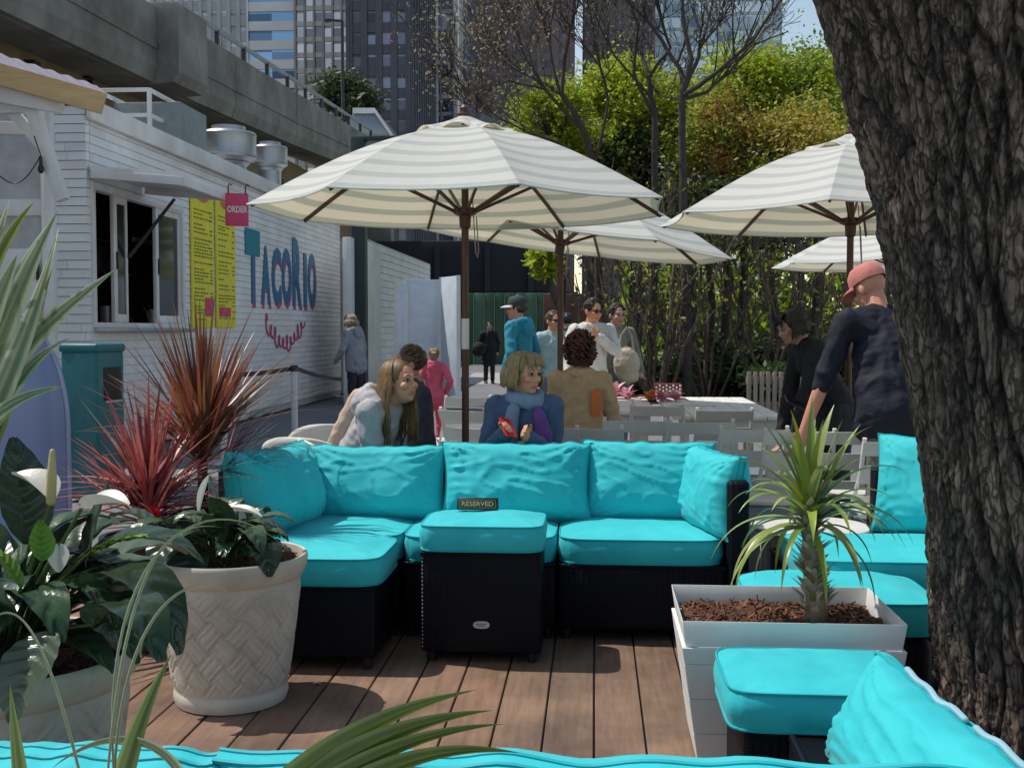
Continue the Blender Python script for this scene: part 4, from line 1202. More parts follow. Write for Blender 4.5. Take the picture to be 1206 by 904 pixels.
# street lamps
MLAMP = M("grey_lamp_metal", (.33, .33, .34), .5)
s = MB(); l = thing("street_lamp", "tall pale grey lamp pole rising behind the nearest umbrella", "street lamp", (GX(543, 60), 60, 0))
s.tube([(GX(543, 60), 60, 0), (GX(543, 60), 60, 21)], [.17, .13], 12); s.build("pole", MLAMP, l)
s = MB(); s.bar((GX(543, 60), 60, 20.8), (GX(543, 60) + 2, 59, 21.2), .25, .12); s.build("lamp_arm", MLAMP, l)
l = thing("street_lamp", "thin dark street lamp on the overpass in front of the bronze tower", "street lamp", (GX(404, 64), 64, 9))
a = P(404, 140, 64); b = P(403, 25, 64); s = MB(); s.tube([a, b], .09, 8); s.build("pole", MBLACK, l)
s = MB(); s.bar(b, P(389, 24, 64), .12, .12); s.bar(P(389, 24, 64), P(383, 25, 64), .3, .14); s.build("lamp_arm", MBLACK, l)
# glass shelter at the end of the overpass
q = P(432, 150, 64); t = thing("glass_shelter", "small slanted grey glass shelter at the far end of the overpass", "shelter", (q.x, q.y, 10.5))
s = MB(); a, b, c, d = P(405, 160, 63), P(462, 160, 63), P(442, 131, 63), P(416, 131, 63)
s.hexa([a, b, b + V((0, 5, 0)), a + V((0, 5, 0)), d, c, c + V((0, 5, 0)), d + V((0, 5, 0))]); s.build("glazing", M("grey_glass", (.22, .27, .32), .2, metal=.3), t, bevel=.05)
s = MB(); s.bar(b + V((0, -.1, 0)), c + V((0, -.1, 0)), .3, .15); s.bar(c + V((0, -.1, 0)), d + V((0, -.1, 0)), .15, .3); s.build("frame", MTRIM, t)

# ---------------------------------------------------------------- far ground level
db = thing("dark_bridge", "dark bridge span in deep shade between the huts and the trees", "bridge", (GX(560, 52), 52, 0))  # deep shade is put into the near-black colours of span, ribs and piers
s = MB(); s.box(GX(400, 52), GX(648, 52), 52, 60, wz(343, 52), wz(283, 52)); s.build("deck_beam", M("shade_toned_concrete", (.020, .021, .030), .8), db, bevel=.05)
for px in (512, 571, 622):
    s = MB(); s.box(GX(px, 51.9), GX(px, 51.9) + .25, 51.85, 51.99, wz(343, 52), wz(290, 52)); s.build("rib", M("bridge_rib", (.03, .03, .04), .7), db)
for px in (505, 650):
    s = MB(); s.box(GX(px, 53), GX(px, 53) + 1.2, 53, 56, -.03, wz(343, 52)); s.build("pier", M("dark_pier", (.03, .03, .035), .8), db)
hd = thing("green_hoarding", "green construction hoarding panels under the dark bridge", "hoarding", (GX(590, 46), 46, 0))
MGR = M("green_panel", (.075, .17, .095), .6, .25, .6, attr=True)
xx = 546
while xx < 648:
    s = MB(); k = random.uniform(.7, 1.3); s.col = (k, k, k); s.box(GX(xx, 46), GX(xx + 11.3, 46), 46, 46.08, 0, wz(345, 46)); s.build("panel", MGR, hd, bevel=.02)
    s = MB(); s.box(GX(xx + 11.4, 46), GX(xx + 12.2, 46), 45.9, 46.06, 0, wz(346, 46)); s.build("post", M("pale_green_post", (.25, .36, .24), .6), hd); xx += 12.3
s = MB(); s.box(GX(640, 44), GX(716, 44), 44, 44.4, 0, wz(346, 44)); tag(s.build("brown_wall", M("brown_brick", (.10, .05, .04), .9, .3, 3), None, bevel=.03), "brown brick wall between the green hoarding and the shrubs", "wall")
s = MB(); s.quad((GX(556, 33), 30, -.026), (GX(640, 33), 30, -.026), (GX(640, 36), 38, -.026), (GX(550, 36), 38, -.026)); struct(s.build("path", M("pale_path", (.36, .35, .33), .9, .1, 1)))
s = MB(); s.quad((.3, 20, -.024), (30, 20, -.024), (34, 42, -.024), (.3, 42, -.024)); struct(s.build("planting_bed", M("planting_soil", (.05, .042, .03), .95, .4, 3)))
s = MB(); s.quad((0, 44.6, -.024), (60, 44.6, -.024), (60, 90, -.024), (-2, 90, -.024)); struct(s.build("lawn", M("lawn_green", (.09, .16, .03), .95, .3, .7)))
s = MB(); s.box(1.0, 30, 19.6, 20.0, -.03, .12); struct(s.build("kerb", MCONC, bevel=.02))

# ---------------------------------------------------------------- trees
def leaf_cloud(mb, c, r, n, size, cols, clumps=18, spread=.36, rs=random, shell=.55, flat=1.0):
    c = V(c); cl = []
    for _ in range(clumps):
        while True:
            q = V((rs.uniform(-1, 1), rs.uniform(-1, 1), rs.uniform(-1, 1)))
            if shell < q.length < 1: break
        cl.append((V((q.x * r[0], q.y * r[1], q.z * r[2])), rs.choice(cols), rs.uniform(.6, 1.25)))
    for _ in range(n):
        o, col, k = rs.choice(cl)
        q = V((rs.gauss(0, spread * r[0]), rs.gauss(0, spread * r[1]), rs.gauss(0, spread * r[2] * flat))) * k
        p = c + o + q
        mb.col = jit(col, .3, rs)
        a = V((rs.gauss(0, 1), rs.gauss(0, 1), rs.gauss(0, .6))).normalized()
        b = a.cross(V((rs.gauss(0, 1), rs.gauss(0, 1), rs.gauss(0, 1)))).normalized()
        s_ = size * rs.uniform(.6, 1.4)
        i = [mb.vert(p - a * s_), mb.vert(p + b * s_ * .45), mb.vert(p + a * s_), mb.vert(p - b * s_ * .45)]
        mb.face(*i)

def grow(mb, p, d, L, r, lvl, rs, tips, up=.15, wob=.25, kids=(2, 4), minr=.006):
    n = 5; pts = [V(p)]; d = V(d).normalized(); rad = [r]
    for k in range(n):
        d = (d + V((rs.uniform(-1, 1), rs.uniform(-1, 1), rs.uniform(-.6, 1))) * wob * .6 + V((0, 0, up * .25))).normalized()
        pts.append(pts[-1] + d * L / n); rad.append(max(minr, r * (1 - .62 * (k + 1) / n)))
    mb.tube(pts, rad, 6 if r > .03 else 4, cap=False)
    tips.append(pts[-1])
    if lvl <= 0: return
    for _ in range(rs.randint(*kids)):
        k = rs.randint(1, n); a = pts[k]
        dd = (d + V((rs.uniform(-1, 1), rs.uniform(-1, 1), rs.uniform(-.4, .8))) * 1.0).normalized()
        grow(mb, a, dd, L * rs.uniform(.5, .8), rad[k] * .7, lvl - 1, rs, tips, up, wob, kids, minr)

def px_tree(name, label, cat, Y, limbs, seed, twig_lvl=3, twigs=6, leaf=None, group=None, L0=1.5, jy=.8, barkcol=(1, 1, 1)):
    rs = random.Random(seed)
    b0 = limbs[0][0][0]; base = P(b0[0], b0[1], Y)
    t = thing(name, label, cat, (base.x, Y, 0), group)
    mb = MB(); tips = []; mb.col = barkcol
    for li, (pts, r0, r1) in enumerate(limbs):
        off = 0 if li == 0 else rs.uniform(-jy, jy)
        W = []
        for k, q in enumerate(pts):
            p = P(q[0] + rs.uniform(-2, 2), q[1], Y)
            f = k / max(1, len(pts) - 1)
            p.y += off * f * 2; W.append(p)
        if li == 0: W[0].z = -.02
        # smooth subdivision
        S = []
        for k in range(len(W) - 1):
            a, b_ = W[k], W[k + 1]
            for q in range(4): S.append(a.lerp(b_, q / 4) + V((rs.uniform(-1, 1), rs.uniform(-1, 1), 0)) * .02)
        S.append(W[-1])
        rad = [.58 * (r0 + (r1 - r0) * k / (len(S) - 1)) for k in range(len(S))]
        mb.tube(S, rad, 9, cap=False)
        if li > 0 or len(limbs) == 1:
            for _ in range(twigs):
                k = rs.randint(len(S) // 3, len(S) - 1)
                d = (S[k] - S[k - 1]).normalized() + V((rs.uniform(-1, 1), rs.uniform(-1, 1), rs.uniform(-.3, .9))) * .9
                grow(mb, S[k], d, L0 * rs.uniform(.6, 1.2), rad[k] * .62, twig_lvl, rs, tips)
    mb.build("trunk", MBARK2, t, angle=None)
    if leaf:
        n, size, cols, sp = leaf; lm = MB()
        for p in tips:
            for _ in range(n):
                lm.col = jit(rs.choice(cols), .3, rs)
                q = p + V((rs.gauss(0, sp), rs.gauss(0, sp), rs.gauss(0, sp)))
                a = V((rs.gauss(0, 1), rs.gauss(0, 1), rs.gauss(0, 1))).normalized(); b_ = a.cross(V((rs.gauss(0, 1), 1, rs.gauss(0, 1)))).normalized(); s_ = size * rs.uniform(.6, 1.3)
                lm.face(lm.vert(q - a * s_), lm.vert(q + b_ * s_ * .5), lm.vert(q + a * s_), lm.vert(q - b_ * s_ * .5))
        lm.build("crown", MTREELEAF, t, smooth=False)
    return t
BUD = [(.34, .28, .18), (.28, .27, .12), (.36, .3, .22)]
px_tree("bare_tree", "bare twiggy tree leaning left in front of the brown tower", "tree", 24, [
    ([(708, 452), (704, 300), (700, 195), (684, 150), (660, 110)], .17, .10),
    ([(660, 110), (635, 92), (600, 70), (570, 40), (540, 5)], .08, .03), ([(660, 110), (668, 60), (676, 0), (680, -50)], .08, .04),
    ([(684, 150), (640, 105), (612, 55), (600, 0)], .07, .03), ([(700, 195), (660, 172), (620, 163), (590, 150)], .06, .02), ([(660, 108), (642, 40), (622, -30)], .07, .03),
    ([(700, 195), (716, 120), (705, 60), (690, -20)], .07, .03), ([(640, 105), (600, 100), (570, 120)], .05, .02)], 5, 3, 5, (2, .04, BUD, .25), "bare spring trees", 1.5, barkcol=(1.2, 1.1, 1.0))
px_tree("bare_tree", "bare dark trunked tree just left of the candelabra shaped one", "tree", 23, [
    ([(762, 452), (772, 300), (771, 140), (765, 90)], .14, .09), ([(765, 90), (752, 40), (742, 0), (735, -50)], .07, .03), ([(771, 140), (744, 90), (749, 40), (728, -20)], .07, .03),
    ([(765, 90), (790, 60), (772, 10), (790, -40)], .06, .03), ([(770, 120), (720, 70), (700, 30)], .05, .02)], 12, 3, 4, (1, .04, BUD, .25), "bare spring trees", 1.3)
px_tree("bare_tree", "candelabra shaped bare tree in front of the blue glass tower", "tree", 22, [
    ([(812, 452), (806, 300), (803, 115)], .16, .12), ([(803, 115), (802, 80), (788, 50), (765, 15), (750, -40)], .09, .04), ([(803, 115), (815, 70), (808, 30), (803, -40)], .10, .05),
    ([(805, 112), (825, 60), (838, 20), (852, -30)], .08, .04), ([(805, 114), (840, 92), (880, 60), (918, 5)], .09, .03), ([(806, 117), (834, 106), (862, 76), (895, 40), (940, 20)], .07, .02),
    ([(803, 117), (785, 105), (765, 80)], .05, .02)], 21, 3, 4, (1, .04, BUD, .2), "bare spring trees", 1.2)
YG = [(.42, .50, .035), (.48, .55, .05), (.34, .42, .035)]
GR = [(.24, .36, .04), (.34, .44, .05), (.17, .27, .04)]
DK = [(.045, .075, .03), (.07, .095, .038), (.09, .12, .045)]
OR = [(.44, .24, .07), (.42, .36, .06), (.30, .34, .06), (.42, .42, .06)]
OL = [(.44, .46, .05), (.46, .38, .07), (.32, .38, .05)]
def crown_tree(name, label, Y, px, py, rx, ry, n, size, cols, seed, base=None, group="leafy trees beyond the tables", clumps=22, spread=.26, dens=1.0, trunkr=.12):
    rs = random.Random(seed)
    c = P(px, py, Y); k = Y / FPX
    t = thing(name, label, "tree", (c.x, Y, 0), group)
    mb = MB(); tips = []
    bx = GX(base if base else px, Y)
    mb.tube([(bx, Y, -.02), ((bx + c.x) / 2 + .2, Y, c.z * .4), (c.x, Y, c.z - ry * k * .3)], [trunkr, trunkr * .8, trunkr * .5], 8, cap=False)
    for _ in range(7):
        d = V((rs.uniform(-1, 1), rs.uniform(-1, 1), rs.uniform(.1, 1.2))).normalized()
        grow(mb, (c.x, Y, c.z - ry * k * .5), d, max(rx, ry) * k * .8, trunkr * .4, 2, rs, tips)
    mb.build("trunk", MBARK2, t, angle=None)
    lm = MB(); leaf_cloud(lm, c, (rx * k, min(rx * k, 3.0), ry * k), n, size, cols, clumps, spread, rs)
    lm.build("crown", MTREELEAF, t, smooth=False)
    return t
T = "leafy_tree"
crown_tree(T, "bright yellow green tree right above the nearest umbrella", 26, 652, 150, 40, 46, 7800, .065, YG, 1)
crown_tree(T, "yellow green tree between the bare trunks", 27.5, 738, 118, 54, 42, 8000, .068, YG, 2)
crown_tree(T, "bright green tree to the right of the candelabra tree", 28, 868, 112, 50, 46, 8000, .068, YG, 3)
crown_tree(T, "light green tree against the sky beside the big trunk", 32, 960, 135, 70, 68, 12000, .08, GR, 4)
crown_tree(T, "loose green tree partly behind the big tree trunk", 34, 1040, 110, 60, 75, 4200, .12, GR, 5)
crown_tree("copper_tree", "copper and orange leaved tree above the gap between the umbrellas", 26.5, 848, 158, 46, 48, 5600, .062, OR, 6, clumps=26)
crown_tree("copper_tree", "olive bronze tree above the right umbrella", 26, 935, 190, 66, 56, 8500, .062, OL, 7)
crown_tree("dark_tree", "dark evergreen tree behind the bare trunks", 27, 745, 200, 38, 44, 2600, .09, DK, 8, clumps=30)
crown_tree("dark_tree", "dark evergreen tree between the two front umbrellas", 26, 808, 250, 50, 36, 2400, .09, DK + [(.10, .12, .03)], 9, clumps=30)
crown_tree("dark_tree", "dark green tree low behind the right umbrella", 25, 905, 280, 60, 28, 1500, .08, DK + [(.10, .11, .03)], 10, clumps=30)
crown_tree("dark_tree", "dark mixed tree behind the second umbrella pole", 27, 690, 262, 42, 30, 1400, .09, DK + YG[:1], 11)
crown_tree(T, "yellow green tree rising behind the bare trunk left of the dark evergreen", 27, 690, 195, 52, 44, 6000, .066, YG, 15)
crown_tree(T, "olive green tree low behind the candelabra tree", 28.5, 830, 225, 62, 46, 6500, .066, GR + OL, 16)
crown_tree(T, "pale lime tree between the candelabra tree and the copper leaved one", 29, 800, 140, 52, 38, 6000, .068, YG, 17)
crown_tree(T, "pale lime tree above the right hand umbrella before the sky", 28, 955, 120, 58, 50, 6500, .068, YG + GR, 18)
crown_tree("dark_tree", "small dark tree standing above the end of the overpass", 78, 413, 117, 32, 26, 2600, .22, DK, 13, group=None)
crown_tree(T, "yellow green sprays hanging under the second umbrella", 20, 640, 306, 17, 22, 500, .09, YG, 14, base=690)
# multi-stemmed shrubs: fans of dark stems under a thin leafy top
def stem_shrub(label, px, Y, pyb, spreadpx, hpx, ns, seed):
    rs = random.Random(seed); b = P(px, pyb, Y); k = Y / FPX
    t = thing("stem_shrub", label, "shrub", (b.x, Y, 0), "many stemmed shrubs")
    mb = MB(); tips = []; mb.col = (2.0, 1.75, 1.55)
    ns = max(5, int(ns * .6))
    for i in range(ns):
        f = (i + .5) / ns * 2 - 1 + rs.uniform(-.15, .15)
        x0 = b.x + f * .22; y0 = Y + rs.uniform(-.3, .3)
        x1 = b.x + f * spreadpx * 1.55 * k; h = hpx * k * rs.uniform(.75, 1.1)
        pts = []
        for q in range(7):
            u = q / 6; pts.append((x0 + (x1 - x0) * u ** 1.3 + rs.uniform(-.05, .05), y0 + rs.uniform(-.9, .9) * u, b.z - .35 + (h + .35) * u))
        r = rs.uniform(.03, .055); mb.tube(pts, [r * (1 - .1 * q) for q in range(7)], 6, cap=False)
        for _ in range(5):
            q = rs.randint(2, 6); d = V((f * .5 + rs.uniform(-.6, .6), rs.uniform(-.6, .6), 1))
            grow(mb, pts[q], d, hpx * k * .3, r * .4, 1, rs, tips, minr=.005)
    mb.build("stems", MBARK2, t, angle=None)
    lm = MB()
    for p in tips:
        for _ in range(4):
            lm.col = jit(rs.choice(DK + DK + OL), .3, rs); q = V(p) + V((rs.gauss(0, .28), rs.gauss(0, .28), rs.gauss(0, .25)))
            a = V((rs.gauss(0, 1), rs.gauss(0, 1), rs.gauss(0, 1))).normalized(); c = a.cross(V((1, rs.gauss(0, 1), rs.gauss(0, 1)))).normalized(); s_ = .055 * rs.uniform(.6, 1.4)
            lm.face(lm.vert(q - a * s_), lm.vert(q + c * s_ * .5), lm.vert(q + a * s_), lm.vert(q - c * s_ * .5))
    lm.build("leaves", MTREELEAF, t, smooth=False)
for k, (px, Y, sp, h, ns, lb) in enumerate(((735, 23, 55, 165, 10, "fan of dark stems right behind the curly haired seated woman"), (775, 22, 60, 170, 12, "fan of dark stems above the dotted red box"), (832, 23, 70, 165, 12, "wide fan of dark stems left of the slatted bench"),
        (898, 23, 60, 160, 10, "fan of dark stems above the slatted bench"), (952, 22, 60, 170, 9, "fan of dark stems left of the man in the pink cap"), (1030, 22.5, 60, 170, 8, "dark stems hidden behind the man in the pink cap"))):
    stem_shrub(lb, px, Y, 448, sp, h, ns, 30 + k)
for k, (px, py, Y, rx, ry, lb) in enumerate(((720, 446, 24.5, 36, 20, "dark low hedge mound behind the tan jacket"), (775, 440, 24, 48, 26, "dark low hedge mound behind the dotted red box"), (838, 432, 24.5, 48, 30, "dark low hedge mound left of the bench"),
        (893, 424, 25, 52, 32, "dark rounded hedge mound above the slatted bench"), (950, 430, 24, 50, 32, "dark hedge mound beside the woman with the dark hair"), (1020, 430, 24, 55, 32, "dark hedge mound behind the man in navy"), (915, 440, 21.5, 30, 14, "brighter green low mound just above the bench"))):
    rs = random.Random(60 + k); c = P(px, py, Y); kk = Y / FPX
    t = thing("low_hedge", lb, "hedge", (c.x, Y, 0), "low dark hedge mounds"); lm = MB()
    cols = DK if k != 6 else [(.05, .09, .02), (.07, .12, .025)]
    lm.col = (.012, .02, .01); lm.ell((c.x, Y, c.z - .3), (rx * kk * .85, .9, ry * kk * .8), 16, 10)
    leaf_cloud(lm, (c.x, Y, c.z - .1), (rx * kk, 1.0, ry * kk), 3200, .07, cols, 26, .25, rs)
    lm.build("leaves", MTREELEAF, t, smooth=False)
    mb = MB()
    for _ in range(5): mb.tube([(c.x + rs.uniform(-.3, .3), Y, -.02), (c.x + rs.uniform(-.8, .8), Y, c.z)], .02, 5)
    mb.build("stems", MBARK2, t)
s = MB(); rs = random.Random(77)
for _ in range(9000):
    x = rs.uniform(1.5, 40); y = rs.uniform(62, 68); z = abs(rs.gauss(0, 3.6)) + 1.2 * abs(noise.noise(V((x * .3, 0, 0))))
    s.col = jit(rs.choice(DK + GR + YG), .3, rs); q = V((x, y, z)); a = V((rs.gauss(0, 1), rs.gauss(0, 1), rs.gauss(0, 1))).normalized(); b = a.cross(V((0, 1, .3))).normalized(); z_ = .3
    s.face(s.vert(q - a * z_), s.vert(q + b * z_ * .6), s.vert(q + a * z_), s.vert(q - b * z_ * .6))
o = s.build("far_wood", MTREELEAF, None, smooth=False); o["kind"] = "stuff"; tag(o, "far mass of mixed green woodland beyond the lawn", "wood")

# ---------------------------------------------------------------- the big trunk at the right
def bark_mat():
    m, nt, b = new_mat("furrowed_bark")
    a = nt.nodes.new("ShaderNodeAttribute"); a.attribute_name = "Col"
    f = noise_node(nt, 22, 6, 0.7, (1, 1, .4)); f2 = noise_node(nt, 3, 4, .6)
    c = ramp(nt, f, (.115, .080, .063), (.50, .39, .315), .3, .70)
    mx = nt.nodes.new("ShaderNodeMixRGB"); mx.blend_type = "MULTIPLY"; mx.inputs[0].default_value = 1
    nt.links.new(c, mx.inputs[1]); nt.links.new(a.outputs["Color"], mx.inputs[2])
    m2 = nt.nodes.new("ShaderNodeMixRGB"); m2.blend_type = "MULTIPLY"; m2.inputs[0].default_value = .7
    nt.links.new(mx.outputs[0], m2.inputs[1]); nt.links.new(ramp(nt, f2, (.5, .5, .55), (1.15, 1.1, 1.05), .35, .65), m2.inputs[2])
    tc = nt.nodes.new("ShaderNodeTexCoord"); mp = nt.nodes.new("ShaderNodeMapping"); mp.inputs["Scale"].default_value = (1, 1, .30); nt.links.new(tc.outputs["Object"], mp.inputs[0])
    nw = nt.nodes.new("ShaderNodeTexNoise"); nw.inputs["Scale"].default_value = 9; nw.inputs["Detail"].default_value = 4; nt.links.new(mp.outputs[0], nw.inputs["Vector"])
    sc2 = nt.nodes.new("ShaderNodeVectorMath"); sc2.operation = "MULTIPLY_ADD"; sc2.inputs[1].default_value = (.16, .16, .16); nt.links.new(nw.outputs["Color"], sc2.inputs[0]); nt.links.new(mp.outputs[0], sc2.inputs[2])
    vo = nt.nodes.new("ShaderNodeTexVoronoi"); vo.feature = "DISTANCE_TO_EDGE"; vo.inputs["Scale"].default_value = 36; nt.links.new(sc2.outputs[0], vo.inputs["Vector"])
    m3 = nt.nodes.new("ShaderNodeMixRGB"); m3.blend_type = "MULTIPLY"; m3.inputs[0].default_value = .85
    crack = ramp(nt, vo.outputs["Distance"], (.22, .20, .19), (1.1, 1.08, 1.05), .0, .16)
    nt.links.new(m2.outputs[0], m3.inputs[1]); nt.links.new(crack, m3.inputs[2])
    nt.links.new(m3.outputs[0], b.inputs["Base Color"]); b.inputs["Roughness"].default_value = .8
    n1 = bump(nt, b, crack, 1.0, .012)
    bump(nt, b, noise_node(nt, 80, 6, .75, (1, 1, .5)), 1.0, .014, n1)
    return m
TY = 3.55
bt = thing("big_tree", "thick furrowed dark tree trunk filling the right edge of the photo", "tree", (1.45, TY, 0))
TAB = [(-.05, P(1112, 800, 3.5).x + .02, .46)] + [(P(a, b, 3.5).z, P(a, b, 3.5).x + .012, r) for a, b, r in ((1106, 790, .44), (1095, 720, .43), (1091, 620, .42), (1079, 520, .42), (1065, 420, .42), (1052, 330, .43), (1035, 240, .46), (1011, 150, .51), (986, 60, .57), (970, 0, .61))] + [(2.95, .52, .68), (3.5, .40, .74)]
def trunk_axis(z):
    # left silhouette taken from the photograph, centre one radius to the right
    tab = TAB
    for (z0, l0, r0), (z1, l1, r1) in zip(tab, tab[1:]):
        if z <= z1:
            f = (z - z0) / (z1 - z0); return l0 + (l1 - l0) * f, r0 + (r1 - r0) * f
    return tab[-1][1:]
mb = MB(); NA, NZ = 400, 500
rows = []
for k in range(NZ + 1):
    z = -.02 + 3.4 * k / NZ
    l, r = trunk_axis(max(0, z)); cx = l + r; row = []
    flare = .10 * math.exp(-max(0, z) / .22)
    for j in range(NA):
        a = (math.pi * .85 + 1.3 * math.pi * j / 330) if j < 330 else (math.pi * 2.15 + .7 * math.pi * (j - 330) / 70)
        ca, sa = math.cos(a), math.sin(a)
        q = V((ca * r * 13, sa * r * 13, z * 3.4))
        wv = noise.noise_vector(q * .4) * 1.2
        q2 = q + wv * .5
        vd, _ = noise.voronoi(V((q2.x * 1.25, q2.y * 1.25, q2.z * .52)))
        n1 = 1 - min(1, (vd[1] - vd[0]) * 4.6)
        vd2, _ = noise.voronoi(V((q2.x * 4.2 + 5, q2.y * 4.2, q2.z * 5.0)))
        n4 = 1 - min(1, (vd2[1] - vd2[0]) * 4.2)
        n2 = 1 - abs(noise.noise(V((q2.x * 2.1, q2.y * 2.1, q2.z * 1.6 + 9)))) * 2.0
        n3 = noise.noise(V((ca * r * 34, sa * r * 34, z * 16)))
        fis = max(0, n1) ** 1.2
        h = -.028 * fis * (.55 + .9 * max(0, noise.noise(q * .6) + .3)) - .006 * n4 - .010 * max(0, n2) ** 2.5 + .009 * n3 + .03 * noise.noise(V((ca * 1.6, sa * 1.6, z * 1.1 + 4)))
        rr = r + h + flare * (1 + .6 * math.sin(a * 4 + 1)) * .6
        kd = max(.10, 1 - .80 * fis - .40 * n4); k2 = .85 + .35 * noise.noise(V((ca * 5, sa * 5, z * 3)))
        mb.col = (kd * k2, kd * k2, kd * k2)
        row.append(mb.vert((cx + rr * ca, TY + rr * sa, z)))
    rows.append(row)
for a, b in zip(rows, rows[1:]):
    for j in range(NA): mb.face(a[j], a[(j + 1) % NA], b[(j + 1) % NA], b[j])
MBARK = bark_mat()
mb.build("trunk", MBARK, bt, angle=None)
l, r = trunk_axis(3.4)
tips = []; rs = random.Random(2)
limb = [((l + r - .25, TY, 3.2), (.3, TY + .1, 4.0), (-.3, TY + .2, 4.7), (-1.0, TY + .3, 5.3)), ((l + r + .3, TY, 3.2), (1.9, TY + .2, 4.2), (2.4, TY, 5.4), (2.9, TY - .3, 6.6)), ((l + r, TY + .2, 3.2), (1.1, TY + .9, 4.4), (.9, TY + 1.7, 5.6), (.6, TY + 2.4, 6.4))]
for p in limb:
    m = MB(); S = [V(p[0]).lerp(V(p[1]), t) for t in (0, .5)] + [V(p[1]).lerp(V(p[2]), t) for t in (0, .5)] + [V(p[2]), V(p[3])]
    m.tube(S, [.40, .34, .27, .21, .16, .09], 18)
    for q in S[2:]:
        for _ in range(3): grow(m, q, V((rs.uniform(-1, 1), rs.uniform(-1, 1), rs.uniform(0, 1))), 1.1, .05, 2, rs, tips)
    m.build("limb", MBARK, bt, angle=None)
lm = MB(); leaf_cloud(lm, (-.45, TY + .3, 4.95), (.75, .8, .5), 3600, .05, GR, 40, .18, rs, shell=.1)  # out-of-view leaf clump, placed and shaped to shade the upper trunk
leaf_cloud(lm, (2.4, TY, 6.2), (1.6, 1.4, .8), 2600, .06, GR, 40, .2, rs)
lm.build("crown", MTREELEAF, bt, smooth=False)
# ---------------------------------------------------------------- potted plants
def tubepath(mb, pts, r0, r1, n=7):
    mb.tube(pts, [r0 + (r1 - r0) * k / (len(pts) - 1) for k in range(len(pts))], n, cap=True)
rs = random.Random(11); random.seed(5)
def lily(name, label, c, z0, leaves, seed, flowers, size=1.0, key=()):
    r = random.Random(seed); t = thing(name, label, "plant", (c[0], c[1], z0)); mb = MB(); sm = MB()
    G = [(.04, .088, .038), (.06, .12, .047), (.035, .075, .037), (.10, .16, .085)]
    for i in range(leaves):
        a = 2 * math.pi * (i / leaves * 2.6 % 1) + r.uniform(-.3, .3); el = r.uniform(.55, 1.35); sl = r.uniform(.06, .26) * size
        b = V((c[0] + r.uniform(-.06, .06), c[1] + r.uniform(-.06, .06), z0))
        d = V((math.cos(a) * math.cos(el), math.sin(a) * math.cos(el), math.sin(el)))
        p1 = b + d * sl + V((0, 0, .03)); sm.col = (.06, .10, .03); tubepath(sm, [b, b + d * sl * .5, p1], .006, .004, 6)
        mb.col = jit(r.choice(G), .2, r)
        L = r.uniform(.24, .38) * size; d2 = V((d.x * 1.4, d.y * 1.4, d.z * .8))
        ribbon(mb, p1, d2, L, L * r.uniform(.36, .5), r.uniform(1.1, 2.6), 34, .22, "oval", 10, pleat=.0052, npl=13)
    for (p, d, L, wd, dr, col) in key:
        mb.col = col; p = V(p); b = V((c[0], c[1], z0)); sm.col = (.08, .12, .04); tubepath(sm, [b, b.lerp(p, .5) + V((0, 0, .05)), p], .006, .004, 6)
        ribbon(mb, p, d, L, wd, dr, 34, .2, "oval", 10, pleat=.0056, npl=13)
    mb.build("leaves", MLILY, t, angle=None); sm.build("stalks", MLEAF, t)
    for (p, d, L, wd, sp) in flowers:
        p = V(p); fm = MB(); b = V((c[0], c[1], z0)); fm.col = (.12, .17, .06); tubepath(fm, [b, b.lerp(p, .5) + V((.01, 0, .06)), p], .006, .005, 6)
        st_ = fm.build("flower_stalk", MLEAF, t)
        w_ = MB(); w_.col = (.62, .62, .55); ribbon(w_, p, d, L, wd, .5, 16, .7, "oval", 6); w_.build("white_spathe", MLEAF, st_, angle=None)
        if sp:
            s2 = MB(); s2.col = (.62, .50, .24); s2.tube([p, p + V((.003, 0, sp * .5)), p + V((.006, 0, sp))], [.0125, .0125, .007], 10, round_=True); s2.build("spadix", MLEAF, st_)
    return t
c2 = POT2
def pk(px, py, Y): return P(px, py, Y)
Lt = (.05, .09, .055)
lily("peace_lily", "large dark peace lily with white flowers in the pot at lower left", (c2[0], c2[1]), .53, 52, 3,
     [(pk(96, 598, 2.75), V((.9, -.1, .25)), .13, .085, 0), (pk(60, 590, 2.75), V((-.6, .2, .45)), .14, .10, .125), (pk(70, 640, 2.7), V((.1, -.3, -.9)), .07, .05, 0)], 1.0,
     [(pk(62, 745, 2.48), V((-.12, -.35, -.25)), .215, .15, 1.5, (.07, .10, .065)),
      (pk(110, 735, 2.55), V((.45, -.3, .5)), .33, .15, 2.6, (.022, .05, .022)),
      (pk(95, 690, 2.65), V((.8, -.25, .5)), .40, .17, 3.0, (.025, .05, .022)),
      (pk(85, 665, 2.75), V((.75, .15, .5)), .36, .17, 1.6, (.03, .06, .028)),
      (pk(95, 700, 2.85), V((.15, .1, 1)), .30, .14, .8, (.05, .08, .055)),
      (pk(35, 640, 2.8), V((-.15, .1, 1)), .28, .15, .9, (.03, .055, .03)),
      (pk(50, 660, 2.6), V((0.02, -.1, 1)), .10, .06, .3, (.13, .27, .02)), (pk(100, 655, 2.7), V((.8, 0, .45)), .17, .06, .5, (.13, .25, .02)), (pk(25, 690, 2.5), V((-.5, 0, .8)), .12, .06, .5, (.13, .25, .02)),
      (pk(20, 720, 2.5), V((-.5, -.2, .5)), .3, .15, 2.2, (.03, .06, .03)), (pk(140, 700, 2.7), V((.5, -.45, .4)), .3, .14, 3.0, (.02, .045, .02))])
c1 = POT1
